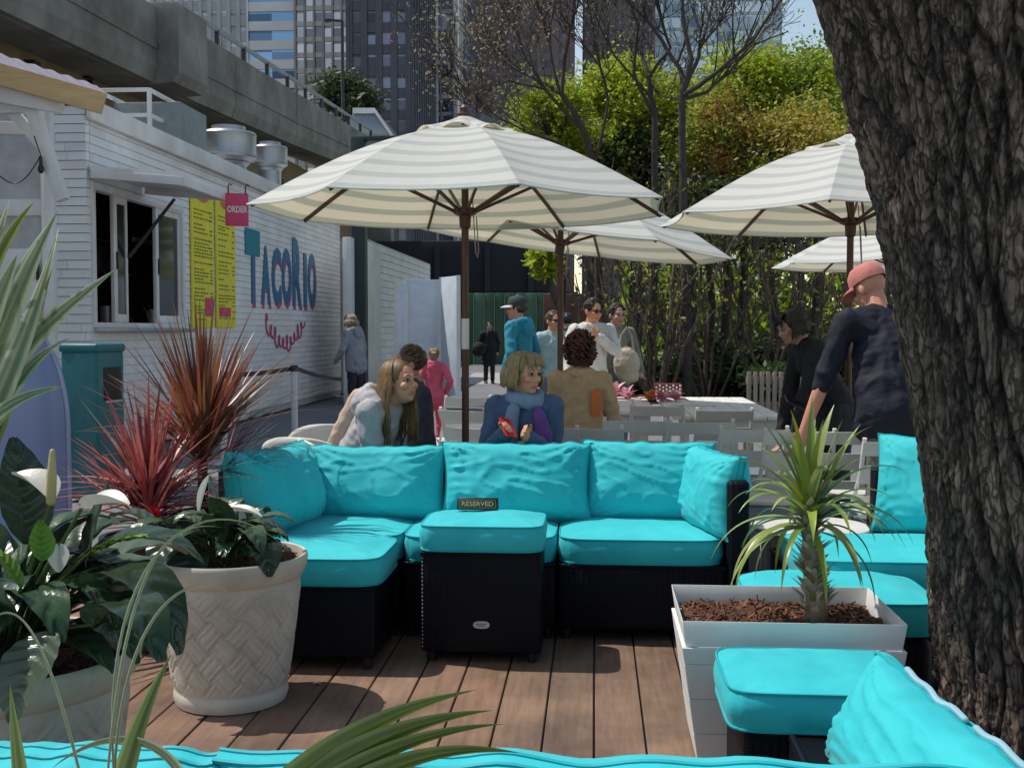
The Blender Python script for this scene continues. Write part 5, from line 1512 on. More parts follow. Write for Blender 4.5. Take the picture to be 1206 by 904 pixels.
lily("peace_lily", "smaller drooping peace lily with limp white flowers in the woven pot", (c1[0] - .03, c1[1]), .50, 34, 8,
     [(pk(238, 600, 4.3), V((.05, -.2, -.9)), .13, .05, 0), (pk(247, 560, 4.35), V((-.25, -.2, -.9)), .16, .05, 0), (pk(283, 598, 4.25), V((.1, -.1, -.9)), .14, .035, 0), (pk(262, 602, 4.25), V((.9, -.2, .1)), .17, .06, 0)], .68,
     [(pk(228, 648, 4.15), V((.05, -.4, -.1)), .19, .15, 2.0, (.05, .08, .05)), (pk(210, 625, 4.2), V((-.6, -.4, .4)), .28, .12, 2.2, (.04, .065, .045)), (pk(215, 640, 4.1), V((-.1, -.5, .3)), .26, .12, 3.0, (.03, .055, .03)),
      (pk(275, 625, 4.2), V((.5, -.3, .4)), .25, .13, 3.0, (.022, .045, .02)), (pk(300, 640, 4.15), V((.3, -.4, .2)), .22, .13, 3.0, (.02, .04, .02)), (pk(185, 620, 4.3), V((-.7, .1, .5)), .27, .11, 1.8, (.055, .08, .055)),
      (pk(285, 612, 4.25), V((1, -.1, .2)), .22, .05, 1.6, (.08, .10, .08))])
# red cordylines
MCORD = M("cordyline_leaf", (1.0, 1.0, 1.0), .35, .15, 20, .1, attr=True, trans=.25)
def cordyline(label, c, z0, n, L, cols, seed, elmin, pot_h):
    r = random.Random(seed)
    pt_ = thing("plant_pot", "dark pot under the " + label.split(" with")[0], "planter", (c[0], c[1], 0))
    s = MB(); s.lathe([(.001, .002), (.15, .002), (.20, pot_h - .04), (.215, pot_h - .03), (.215, pot_h), (.19, pot_h), (.185, pot_h - .06), (.001, pot_h - .06)], 32, (c[0], c[1], 0)); s.build("pot", MBLACK, pt_, angle=50)
    t = thing("cordyline", label, "plant", (c[0], c[1], pot_h - .06)); mb = MB()
    s = MB(); s.tube([(c[0], c[1], pot_h - .07), (c[0], c[1], z0 + .05)], [.028, .022], 8); s.build("stem", MBARK2, t)
    for i in range(n):
        a = r.uniform(0, 2 * math.pi); f = (i / n); el = elmin + (1.5 - elmin) * f ** .8 + r.uniform(-.15, .15)
        d = V((math.cos(a) * math.cos(el), math.sin(a) * math.cos(el), math.sin(el)))
        mb.col = jit(r.choice(cols), .3, r)
        ribbon(mb, V((c[0], c[1], z0 + r.uniform(-.12, .06))) + d * .02, d, L * r.uniform(.65, 1.1), r.uniform(.020, .036), r.uniform(.0, .35) + (.35 if el < .4 else 0), 8, .35, "spike", 2)
    mb.build("leaves", MCORD, t, angle=None)
RED = [(.42, .09, .09), (.52, .16, .15), (.32, .07, .07), (.58, .28, .24), (.20, .06, .05), (.62, .18, .20)]
BRZ = [(.22, .08, .05), (.32, .10, .045), (.15, .075, .045), (.38, .13, .07), (.28, .17, .055), (.19, .05, .055)]
q = P(175, 592, 4.95); cordyline("lower red spiky cordyline with pinkish leaves behind the woven pot", (q.x, q.y), q.z, 210, .50, RED, 5, -.1, .5)
q = P(243, 520, 5.25); cordyline("taller bronze red cordyline with upright leaves beside the teal bin", (q.x - .02, q.y), q.z, 210, .64, BRZ, 6, .3, .55)
q = P(262, 555, 5.1); r_ = random.Random(9); t = thing("cordyline", "sparse purple cordyline with pale spikes pointing right behind the peaked pillow", "plant", (q.x, q.y, .5)); mb = MB()
s = MB(); s.tube([(q.x, q.y, .49), (q.x, q.y, q.z)], .02, 8); s.build("stem", MBARK2, t)
for i in range(46):
    el = r_.uniform(.05, 1.1); a = r_.uniform(-1.0, 1.0); mb.col = jit((.16, .05, .075) if i % 5 else (.55, .45, .45), .3, r_)
    ribbon(mb, q, V((math.cos(a) * math.cos(el), math.sin(a) * math.cos(el), math.sin(el))), r_.uniform(.25, .45), .013, .25, 8, .35, "spike", 2)
mb.build("leaves", MCORD, t, angle=None)
t = thing("plant_pot", "dark pot of the sparse purple cordyline beside the left sofa arm", "planter", (q.x, q.y, 0)); s = MB(); s.lathe([(.001, .002), (.13, .002), (.17, .5), (.18, .52), (.165, .52), (.16, .48), (.001, .48)], 28, (q.x, q.y, 0)); s.build("pot", MBLACK, t, angle=50)
t = thing("bromeliad", "small bright red bromeliad at the foot of the red cordyline", "plant", P(180, 612, 4.8)); mb = MB(); q = P(183, 612, 4.8)
for i in range(22):
    a = r_.uniform(0, 6.28); el = r_.uniform(.1, 1.2); mb.col = jit(r_.choice([(.5, .015, .03), (.55, .02, .05), (.6, .3, .2)]), .2, r_); ribbon(mb, q, V((math.cos(a) * math.cos(el), math.sin(a) * math.cos(el), math.sin(el))), r_.uniform(.07, .13), .022, 1.0, 8, .3, "strap", 2)
mb.build("leaves", MCORD, t, angle=None)
# young palm in the square planter
t = thing("young_palm", "young palm with scaly stem and drooping strap leaves in the white planter", "plant", (PLX, PLY, PLH - .05))
b = P(960, 722, PLY); tp = P(952, 596, PLY)
s = MB(); r_ = random.Random(31)
s.col = (.35, .30, .2); ax = [b + V((0, 0, -.05)), b + V((.004, 0, .05)), b.lerp(tp, .6), tp]; s.tube(ax, [.044, .040, .029, .020], 12)
for i in range(150):      # old leaf-base scales
    f = r_.uniform(0, 1); p = b.lerp(tp, f); rad = .041 - .019 * f; a = r_.uniform(0, 6.28)
    o = V((math.cos(a), math.sin(a), 0)); s.col = jit(r_.choice([(.7, .66, .5), (.3, .25, .15), (.62, .62, .5), (.36, .38, .2)]), .2, r_)
    ribbon(s, p + o * rad * .85, o * 1.0 + V((0, 0, 1)), r_.uniform(.035, .075), .026, .2, 4, .3, "strap", 2)
s.build("stem", MLEAF, t, angle=None)
mb = MB(); PG = [(.17, .27, .04), (.22, .33, .05), (.13, .21, .04), (.28, .38, .07), (.36, .42, .14)]
keys = [((-60, -100), .36), ((-25, -125), .40), ((5, -130), .42), ((70, -115), .42), ((40, -120), .38), ((-90, -60), .36), ((100, -40), .33), ((-120, 20), .42), ((115, 10), .40), ((-95, 60), .40), ((95, 90), .36), ((30, -90), .3), ((-50, -60), .3)]
for (dx, dy), L in keys:
    st_ = b.lerp(tp, r_.uniform(.75, 1.0)); d = V((dx, r_.uniform(-60, 60), -dy + 45)).normalized(); mb.col = jit(r_.choice(PG), .15, r_)
    ribbon(mb, st_, d, L * .94, r_.uniform(.026, .044), .5 if dy < -80 else 1.9, 16, .35, "strap", 2)
for i in range(46):
    f = (i / 46); st_ = b.lerp(tp, .78 + .22 * f); a = i * 2.4; el = -.1 + 1.45 * f ** 1.1 + r_.uniform(-.3, .3)
    d = V((math.cos(a) * math.cos(el), math.sin(a) * math.cos(el), math.sin(el)))
    mb.col = jit((.38, .36, .02) if i in (33, 41) else r_.choice(PG), .2, r_)
    ribbon(mb, st_ + d * .02, d, r_.uniform(.24, .38), r_.uniform(.018, .042), 2.2 * (1 - f) + r_.uniform(.3, 1.0), 16, .35, "strap", 2)
mb.build("leaves", MLEAF, t, angle=None)
# variegated strap plants close to the camera at the left
def strap_leaf(mb, pts, w, cols, n=26):
    """leaf through given world points, striped lengthwise"""
    pts = [V(p) for p in pts]
    def bez(t):
        q = list(pts)
        while len(q) > 1: q = [a.lerp(b_, t) for a, b_ in zip(q, q[1:])]
        return q[0]
    rows = []
    for k in range(n + 1):
        t = k / n; p = bez(t); d = (bez(min(1, t + .01)) - bez(max(0, t - .01))).normalized()
        side = d.cross(V((0.2, 1, .25))).normalized(); up = side.cross(d)
        wd = w * min(1, .6 + t * 1.5) * max(.01, (1 - t ** 2.2)); row = []
        for j in range(9):
            s_ = j / 4 - 1
            mb.col = cols[0] if abs(s_) > .72 else (cols[1] if abs(s_) > .15 else cols[2])
            row.append(mb.vert(p + side * s_ * wd / 2 + up * abs(s_) * wd * .16))
        rows.append(row)
    for a, b_ in zip(rows, rows[1:]):
        for j in range(8): mb.face(a[j], a[j + 1], b_[j + 1], b_[j])
VA = [(.46, .50, .33), (.15, .22, .11), (.36, .40, .25)]
VB = [(.36, .40, .12), (.11, .17, .03), (.22, .28, .05)]
VC = [(.20, .26, .07), (.08, .14, .025), (.15, .21, .05)]
Y = 2.15; bx = P(-70, 640, Y)
t = thing("dracaena", "tall dracaena with long pale striped leaves reaching in from the left edge", "plant", (bx.x, Y, .5)); mb = MB()
for (pts, wd) in (([(-70, 600), (-20, 430), (20, 330), (68, 248)], .040), ([(-80, 590), (-30, 440), (10, 330), (58, 262)], .036), ([(-70, 600), (0, 470), (40, 370), (69, 268)], .034), ([(-60, 610), (-10, 520), (30, 410), (61, 318)], .030),
        ([(-70, 560), (0, 420), (60, 370), (138, 316)], .030), ([(-60, 640), (-10, 470), (30, 420), (82, 398)], .022), ([(-60, 560), (-20, 480), (30, 460), (78, 455)], .018), ([(-90, 560), (-50, 400), (-15, 300), (12, 235)], .034), ([(-80, 560), (-40, 350), (0, 280), (40, 238)], .026),
        ([(-90, 560), (-60, 430), (-30, 330), (8, 262)], .034), ([(-70, 560), (-40, 420), (5, 330), (20, 300)], .036)):
    strap_leaf(mb, [P(a, b_, Y + random.uniform(-.08, .08)) for a, b_ in pts], wd * 1.7, VA if random.random() < .8 else VB)
mb.build("leaves", MLEAF, t, angle=None)
s = MB(); s.tube([(bx.x, Y, .45), (bx.x + .02, Y, bx.z + .1)], [.03, .025], 10); s.build("stem", MBARK2, t)
pp = thing("plant_pot", "pale pot of the striped dracaena just outside the left edge", "planter", (bx.x, Y, 0)); s = MB(); s.lathe([(.001, .002), (.14, .002), (.19, .46), (.2, .5), (.18, .5), (.17, .44), (.001, .44)], 32, (bx.x, Y, 0)); s.build("pot", MRESIN, pp, angle=50)
Y = 1.18; bx = P(190, 1080, Y)
t = thing("spider_plant", "green striped strap leaves of a plant rising from the bottom edge near the camera", "plant", (bx.x, Y, bx.z)); mb = MB()
for (pts, wd, cl) in (([(120, 1060), (125, 960), (150, 860), (203, 768)], .022, VC), ([(30, 1060), (28, 960), (14, 880), (12, 806)], .022, VC), ([(220, 1060), (330, 900), (430, 840), (560, 812)], .022, VC), ([(230, 1060), (340, 910), (450, 850), (580, 836)], .024, VC),
        ([(240, 1060), (350, 920), (470, 860), (594, 852)], .018, VC), ([(250, 1080), (380, 910), (500, 870), (612, 886)], .020, VC), ([(200, 1080), (280, 900), (160, 820), (60, 905)], .012, VA), ([(140, 1080), (100, 700), (240, 640), (290, 718)], .004, VA),
        ([(160, 1080), (60, 640), (250, 540), (345, 655)], .0035, VA), ([(120, 1000), (140, 640), (200, 610), (262, 621)], .004, VA), ([(130, 1080), (60, 720), (20, 690), (-20, 740)], .005, VA)):
    strap_leaf(mb, [P(a, b_, Y + (.03 * i)) for i, (a, b_) in enumerate(pts)], wd * (1.6 if wd > .01 else 1.1), cl)
mb.build("leaves", MLEAF, t, angle=None)
pp = thing("plant_pot", "pot of the strap leaved plant below the bottom edge of the photo", "planter", (bx.x, Y, 0)); s = MB(); hh = bx.z + .02; s.lathe([(.001, .002), (.11, .002), (.14, hh - .03), (.15, hh), (.135, hh), (.13, hh - .05), (.001, hh - .05)], 32, (bx.x, Y, 0)); s.build("pot", MRESIN, pp, angle=50)
# ---------------------------------------------------------------- bin, blue hood, barrier
Y = 9.2; x0, x1 = GX(72, Y), GX(119, Y); H = wz(405, Y)
t = thing("litter_bin", "teal square litter bin with dark opening standing before the food stand", "bin", ((x0 + x1) / 2, Y + .2, 0))
MT = M("teal_plastic", (.006, .14, .165), .45, .1, dirt=.2)
dpt = .42
s = MB(); s.box(x0, x1, Y, Y + dpt, 0.02, H - .06); body = s.build("body", MT, t, bevel=.03, seg=3)
s = MB(); s.box(x0 - .012, x1 + .012, Y - .012, Y + dpt + .012, H - .075, H); s.build("lid", MT, t, bevel=.025, seg=3)
s = MB(); s.box(x1 - .02, x1 + .004, Y + .09, Y + dpt - .06, H - .48, H - .20); s.build("opening", MDARK, t, bevel=.002)
s = MB(); s.box(x1 - .01, x1 + .02, Y + .1, Y + dpt - .07, H - .5, H - .482); s.build("sill", MSTEEL, t)
s = MB(); s.box(x0 + .02, x1 - .02, Y + .02, Y + dpt - .02, 0, .021); s.build("plinth", MBLACK, t)
t.rotation_euler = (0, 0, R(-8))
Y = 7.2; xc = GX(10, Y); rX = (GX(79, Y) - xc); zt = wz(366, Y)
t = thing("blue_hood", "large glossy lavender blue rounded plastic hood at the left edge beside the bin", "play hood", (xc, Y, 0))
MBL = M("lavender_blue_plastic", (.20, .26, .46), .30, .06, 2)
s = MB(); prof = [(rX, 0)] + [(rX, zt * .5)] + [(rX * math.cos(a), zt * .5 + zt * .5 * math.sin(a)) for a in [math.pi / 2 * k / 16 for k in range(1, 16)]] + [(.001, zt)]
s.lathe(prof, 56, (xc, Y, 0), sy=.55); s.build("shell", MBL, t, angle=60)
s = MB(); s.tube([(xc + r * 1.005, Y - .02, z) for r, z in prof], .014, 8); s.build("edge_trim", M("clear_blue_trim", (.30, .36, .55), .25), t)
MPOST = M("silver_post", (.55, .57, .60), .35, .05, metal=.4)
bp = None
for k, (px, Y, lb) in enumerate(((346, 14.0, "silver belt barrier post standing in front of the painted wall"), (262, 12.0, "silver belt barrier post hidden behind the bronze cordyline"))):
    x = GX(px, Y); t = thing("barrier_post", lb, "barrier post", (x, Y, 0), "belt barrier posts")
    s = MB(); s.tube([(x, Y, .0), (x, Y, .94)], .042, 16); s.build("post", MPOST, t)
    s = MB(); s.lathe([(.001, -.025), (.19, -.025), (.19, -.01), (.06, .02), (.04, .03)], 28, (x, Y, 0)); s.build("base", MPOST, t)
    s = MB(); s.lathe([(.001, .98), (.045, .978), (.05, .965), (.05, .90), (.04, .895)], 20, (x, Y, 0)); s.build("belt_head", MBLACK, t)
def belt(lb, a, b, sag, h=.055):
    s = MB(); n = 16; a = V(a); b = V(b)
    ids = []
    for k in range(n + 1):
        p = a.lerp(b, k / n) - V((0, 0, sag * 4 * (k / n) * (1 - k / n))); ids.append((s.vert(p), s.vert(p + V((0, 0, h)))))
    for p, q in zip(ids, ids[1:]): s.face(p[0], q[0], q[1], p[1])
    tag(s.build("barrier_belt", M("black_belt", (.01, .012, .02), .6)), lb, "belt", "black barrier belts")
belt("black belt running left from the silver post behind the cordyline", (GX(262, 12), 12, .905), (GX(346, 14) - .04, 14, .905), .02)
belt("black belt sagging right from the silver post toward the woman at the stand", (GX(346, 14) + .04, 14, .905), (GX(402, 17.5), 17.5, .62), .03)

# ---------------------------------------------------------------- tables, chairs, bench
MCH = M("white_slat_paint", (.70, .70, .66), .5, .06, dirt=.12)
MCHR = M("cream_plastic", (.66, .64, .58), .5, .05)
def table(label, x0, x1, y0, y1, h=.74, group="long white tables"):
    t = thing("long_table", label, "table", ((x0 + x1) / 2, (y0 + y1) / 2, 0), group)
    s = MB(); n = 6; wdt = (x1 - x0) / n
    for k in range(n): s.box(x0 + k * wdt + .004, x0 + (k + 1) * wdt - .004, y0, y1, h - .03, h)
    s.build("tabletop", M("white_table_paint", (.80, .78, .72), .5, .05, dirt=.2), t, bevel=.004)
    for yq in (y0 + .06, y1 - .09):
        s = MB(); s.box(x0 + .05, x1 - .05, yq, yq + .03, h - .11, h - .031); s.build("apron", MCH, t)
    for X in (x0 + .1, x1 - .1):
        for YY in (y0 + .14, y1 - .14):
            s = MB(); s.box(X - .035, X + .035, YY - .035, YY + .035, -.03, h - .031); s.build("leg", MCH, t, bevel=.004)
T1 = (.62, 1.50, 9.0, 11.6); T2 = (-.42, .52, 9.5, 11.6)
table("long white table ending at right near the slatted bench", *T1)
table("white table with pink paper flowers in front of the curly haired woman", *T2)
def bistro_chair(label, loc, rz):
    t = thing("bistro_chair", label, "chair", loc, "white slatted bistro chairs", rz)
    W = .21
    s = MB()
    for sx_ in (-W, W): s.tube([(sx_, -.20, -.03), (sx_ * .98, -.02, .42), (sx_ * .96, .15, .66), (sx_ * .94, .20, .85)], .0125, 8)
    s.build("back_frame", MCH, t, world=False)
    for sx_ in (-W, W):
        s = MB(); s.tube([(sx_ * .95, .22, -.03), (sx_ * .95, .02, .25), (sx_ * .95, -.20, .44)], .0125, 8); s.build("leg", MCH, t, world=False)
    s = MB()
    for z, h in ((.755, .075), (.60, .10), (.48, .055)):
        s = MB()
        y = .175 + (z - .7) * .35
        a, n = [], 8
        for k in range(n):
            u0, u1 = -1 + 2 * k / n, -1 + 2 * (k + 1) / n
            f = lambda u: y + .02 * (1 - u * u)
            s.hexa([(u0 * W, f(u0) - .008 - .01, z - .0), (u1 * W, f(u1) - .018, z), (u1 * W, f(u1) - .004, z), (u0 * W, f(u0) - .004, z), (u0 * W, f(u0) + .012, z + h), (u1 * W, f(u1) + .012, z + h), (u1 * W, f(u1) + .026, z + h), (u0 * W, f(u0) + .026, z + h)])
        s.build("back_slat", MCH, t, world=False)
    s = MB()
    for k in range(5): s.box(-W, W, -.20 + k * .08, -.20 + k * .08 + .068, .438, .452)
    s.build("seat", MCH, t, world=False, bevel=.003)
    s = MB(); s.tube([(-W * .95, .10, .14), (W * .95, .10, .14)], .009, 6); s.build("stretcher", MCH, t, world=False)
    return t
def chair_at(px, pyt, label, rz, Y, first=[None]):
    x = GX(px, Y); z = wz(pyt, Y) - .85
    loc = (x, Y, 0)
    if first[0] is None: first[0] = bistro_chair(label, loc, rz); return first[0]
    return dup(first[0], loc, rz, label)
for px, Y, rz, lb in ((695, 7.0, R(178), "white slatted chair right behind the curly haired woman, nearest the sofa"), (752, 7.6, R(172), "white slatted chair between the curly haired woman and the palm plant"), (822, 7.5, R(183), "white slatted chair back in front of the long table's near end"),
        (880, 7.0, R(186), "white slatted chair left of the palm leaves"), (775, 9.0, R(176), "white slatted chair tucked under the near end of the table, left"), (850, 8.6, R(181), "white slatted chair tucked under the near end of the table, right"),
        (935, 6.85, R(182), "white slatted chair behind the left leaves of the palm"), (990, 6.9, R(176), "white slatted chair in front of the man in navy"), (1050, 6.3, R(184), "white slatted chair beside the big tree trunk"), (605, 9.0, R(10), "white slatted chair behind the woman with the red phone"), (563, 8.4, R(150), "white slatted chair just right of the brown umbrella pole"), (545, 10.0, R(200), "white slatted chair behind the brown umbrella pole"), (650, 7.0, R(170), "white slatted chair at the shoulder of the woman with the red phone"),
        (665, 8.35, R(180), "white slatted chair the curly haired woman sits on")):
    chair_at(px, 480, lb, rz, Y)
def shell_chair(label, loc, rz):
    t = thing("shell_chair", label, "chair", loc, "cream shell chairs", rz)
    s = MB()
    def fn(a, b):
        u = a * 2 - 1; an = u * 1.15
        r = .27 + .02 * b; z = .45 + .37 * b - .10 * abs(u) ** 2.5 * b
        return ((r * math.sin(an), r * math.cos(an) * .75 + .05 * b, z), (a, b))
    s.grid(fn, 24, 10)
    o = s.build("shell_back", MCHR, t, world=False); so_ = o.modifiers.new("thickness", "SOLIDIFY"); so_.thickness = .018
    s = MB(); s.lathe([(.001, .43), (.22, .43), (.25, .445), (.25, .46), (.001, .455)], 28); s.build("seat", MCHR, t, world=False)
    for a in (.8, 2.3, 3.9, 5.4):
        s = MB(); s.tube([(.17 * math.cos(a), .17 * math.sin(a), .43), (.24 * math.cos(a), .24 * math.sin(a), -.03)], [.018, .012], 8); s.build("leg", MCHR, t, world=False)
    return t
sc1 = shell_chair("cream shell chair the woman in the grey hoodie sits on", (GX(408, 6.3), 6.32, 0), R(115))
dup(sc1, (GX(372, 6.5), 6.5, 0), R(165), "empty cream shell chair low behind the left end of the long sofa")
dup(sc1, (GX(392, 7.4), 7.4, 0), R(185), "cream shell chair farther back at the left of the grey hoodie")
dup(sc1, (GX(618, 6.4), 6.4, 0), R(190), "cream shell chair the woman with the red phone sits on")
# slatted bench
Y = 13.2; x0, x1 = GX(880, Y), GX(948, Y)
t = thing("slatted_bench", "grey brown bench with upright back slats before the hedge", "bench", ((x0 + x1) / 2, Y, 0))
MG = M("weathered_wood", (.27, .23, .20), .8, .2, 4, stretch=(6, 6, .6))
zt = wz(437, Y); s = MB(); n = 9
for k in range(n):
    a = x0 + (x1 - x0) * k / n; s.box(a + .006, a + (x1 - x0) / n - .02, Y, Y + .03, .3, zt)
s.build("back_slats", MG, t, bevel=.004)
s = MB(); s.box(x0, x1, Y + .031, Y + .07, .5, .58); s.box(x0, x1, Y + .031, Y + .07, zt - .14, zt - .06); s.build("back_rail", MG, t)
s = MB()
for k in range(4): s.box(x0, x1, Y + .08 + k * .11, Y + .17 + k * .11, .40, .43)
s.build("seat", MG, t, bevel=.004)
for X in (x0 + .06, x1 - .06):
    for YY in (Y + .12, Y + .46): 
        s = MB(); s.box(X - .035, X + .035, YY - .035, YY + .035, -.03, .399); s.build("leg", MG, t)
# things on the tables
def paper_flower(lb, c, r, cols, n, seed):
    rr_ = random.Random(seed); t = thing("paper_flower", lb, "paper flower", c, "paper flowers on the white tables"); mb = MB()
    for i in range(n):
        a = i * 2.4; el = .1 + 1.2 * i / n; mb.col = jit(rr_.choice(cols), .15, rr_)
        ribbon(mb, V(c) + V((0, 0, .01)), V((math.cos(a) * math.cos(el), math.sin(a) * math.cos(el), math.sin(el))), r * rr_.uniform(.8, 1.2), r * .6, .6, 8, .4, "oval", 4)
    mb.build("petals", MLEAF, t, angle=None)
    s = MB(); s.col = (.5, .3, .1); s.ell(V(c) + V((0, 0, .03)), .025, 8, 6); s.build("centre", MLEAF, t)
PK = [(.70, .25, .35), (.75, .38, .45), (.65, .16, .28)]
def on(px, py, z=.741):
    d = CM @ V(((px - 603) / FPX, -(py - 452) / FPX, -1)); k = (z - CAMH) / d.z; return V((0, 0, CAMH)) + d * k
paper_flower("pink paper flower with upturned petals at the left end of the table", on(722, 469), .17, PK, 11, 1)
paper_flower("second pink paper flower close beside the first", on(738, 470), .13, PK, 9, 2)
paper_flower("orange paper flower left of the dotted red box", on(766, 472), .12, [(.7, .16, .05), (.75, .25, .08)], 12, 3)
paper_flower("pink paper flower right beside the orange one", on(780, 473), .13, PK, 10, 4)
paper_flower("pale pink paper flower in front of the dotted red box", on(796, 472), .13, PK, 9, 5)
q = on(787, 467); t = thing("dotted_box", "dark red box with white dots on the long white table", "box", (q.x, q.y, .741))
s = MB(); s.box(q.x - .14, q.x + .14, q.y, q.y + .2, .742, .87); s.build("box", M("dark_red_card", (.12, .012, .02), .5), t, bevel=.006)
s = MB()
for i in range(8):
    for j in range(3): s.lathe([(.001, 0), (.011, 0)], 10, (0, 0, 0)) if False else s.ell((q.x - .12 + i * .034, q.y - .001, .765 + j * .036 + (.017 if i % 2 else 0)), (.011, .0016, .011), 10, 6)
s.build("white_dots", MWHITE, t)
q = on(812, 477); s = MB(); s.box(q.x - .16, q.x + .22, q.y - .1, q.y + .16, .742, .748); tag(s.build("serving_tray", MCHR, None, bevel=.003), "thin pale serving tray on the long white table", "tray")
# round side table
Y = 5.98; x0, x1 = GX(887, Y), GX(1028, Y); cx = (x0 + x1) / 2; r = (x1 - x0) / 2
t = thing("round_side_table", "round white side table on slatted legs behind the palm planter", "side table", (cx, Y, 0))
h = .405; s = MB(); s.lathe([(.001, h - .022), (r - .005, h - .022), (r, h - .016), (r, h - .005), (r - .006, h), (.001, h)], 48, (cx, Y, 0)); s.build("tabletop", MWHITE, t, angle=30)
for k in range(14):
    a = 2 * math.pi * k / 14; s = MB(); s.bar((cx + r * .8 * math.cos(a), Y + r * .8 * math.sin(a), .0), (cx + r * .8 * math.cos(a), Y + r * .8 * math.sin(a), h - .0225), .045, .02, up=(math.cos(a), math.sin(a), 0)); s.build("slat", MWHITE, t)
s = MB(); s.lathe([(r * .76, .04), (r * .84, .04), (r * .84, .075), (r * .76, .075), (r * .76, .04)], 40, (cx, Y, 0)); s.build("ring", MWHITE, t)
Y = 6.0; xq = GX(1024, Y)
t = thing("drum_planter", "light grey drum shaped pot standing behind the palm leaves by the trunk", "planter", (xq + .42, Y + .25, 0))
s = MB(); s.lathe([(.001, .002), (.15, .002), (.16, .02), (.185, .60), (.19, .62), (.175, .62), (.17, .56), (.001, .56)], 32, (xq + .42, Y + .25, 0)); s.build("pot", M("light_grey_stone", (.45, .46, .47), .8), t, angle=50)
q = P(872, 600, 6.4)
t = thing("storage_box", "pale blue grey storage bench between the sofa end and the palm", "storage box", (GX(908, 6.5), 6.6, 0))
s = MB(); s.box(GX(884, 6.4), GX(940, 6.4), 6.4, 6.9, 0, wz(586, 6.4) - .03); s.build("body", M("pale_blue_grey", (.34, .38, .43), .6), t, bevel=.01)
s = MB(); s.box(GX(882, 6.4), GX(942, 6.4), 6.38, 6.92, wz(586, 6.4) - .028, wz(586, 6.4)); s.build("lid", MCHR, t, bevel=.008)
# ---------------------------------------------------------------- people
def skin_mat(name, c):
    m = M(name, (1, 1, 1), .5, .06, 12, .12, 150, attr=True)
    m.node_tree.nodes["Principled BSDF"].inputs["Subsurface Weight"].default_value = .12
    m.node_tree.nodes["Principled BSDF"].inputs["Subsurface Radius"].default_value = (.012, .005, .003)
    return m
MSKIN = skin_mat("skin", None)
MEYE = M("eye_white", (.24, .21, .19), .25, .02, bs=0)
MIRIS = M("eye_iris", (.03, .02, .015), .15, .1, bs=0)
MHAIR = M("hair", (1, 1, 1), .42, .3, 25, .5, 120, attr=True, stretch=(3, 3, .5))
CL = {}
def cloth(c, rough=.8):
    k = tuple(round(x, 3) for x in c) + (rough,)
    if k not in CL:
        m, nt, b = new_mat("cloth")
        f = noise_node(nt, 5, 5, .6)
        nt.links.new(ramp(nt, f, tuple(x * .78 for x in c), tuple(min(1, x * 1.12) for x in c), .3, .7), b.inputs["Base Color"])
        b.inputs["Roughness"].default_value = rough; b.inputs["Sheen Weight"].default_value = .1 if max(c) > .1 else 0
        n1 = bump(nt, b, noise_node(nt, 14, 5, .65), .5, .015); bump(nt, b, noise_node(nt, 400, 2, .5), .2, .001, n1)
        CL[k] = m
    return CL[k]

def bend(a, c, l1, l2, hint):
    """elbow or knee between a and c"""
    a, c = V(a), V(c); d = c - a; L = min(d.length, (l1 + l2) * .999); u = d.normalized()
    x = (l1 * l1 - l2 * l2 + L * L) / (2 * L); h = math.sqrt(max(0, l1 * l1 - x * x))
    hv = V(hint); hv = (hv - u * hv.dot(u))
    hv = hv.normalized() if hv.length > 1e-4 else V((0, 1, 0))
    return a + u * x + hv * h

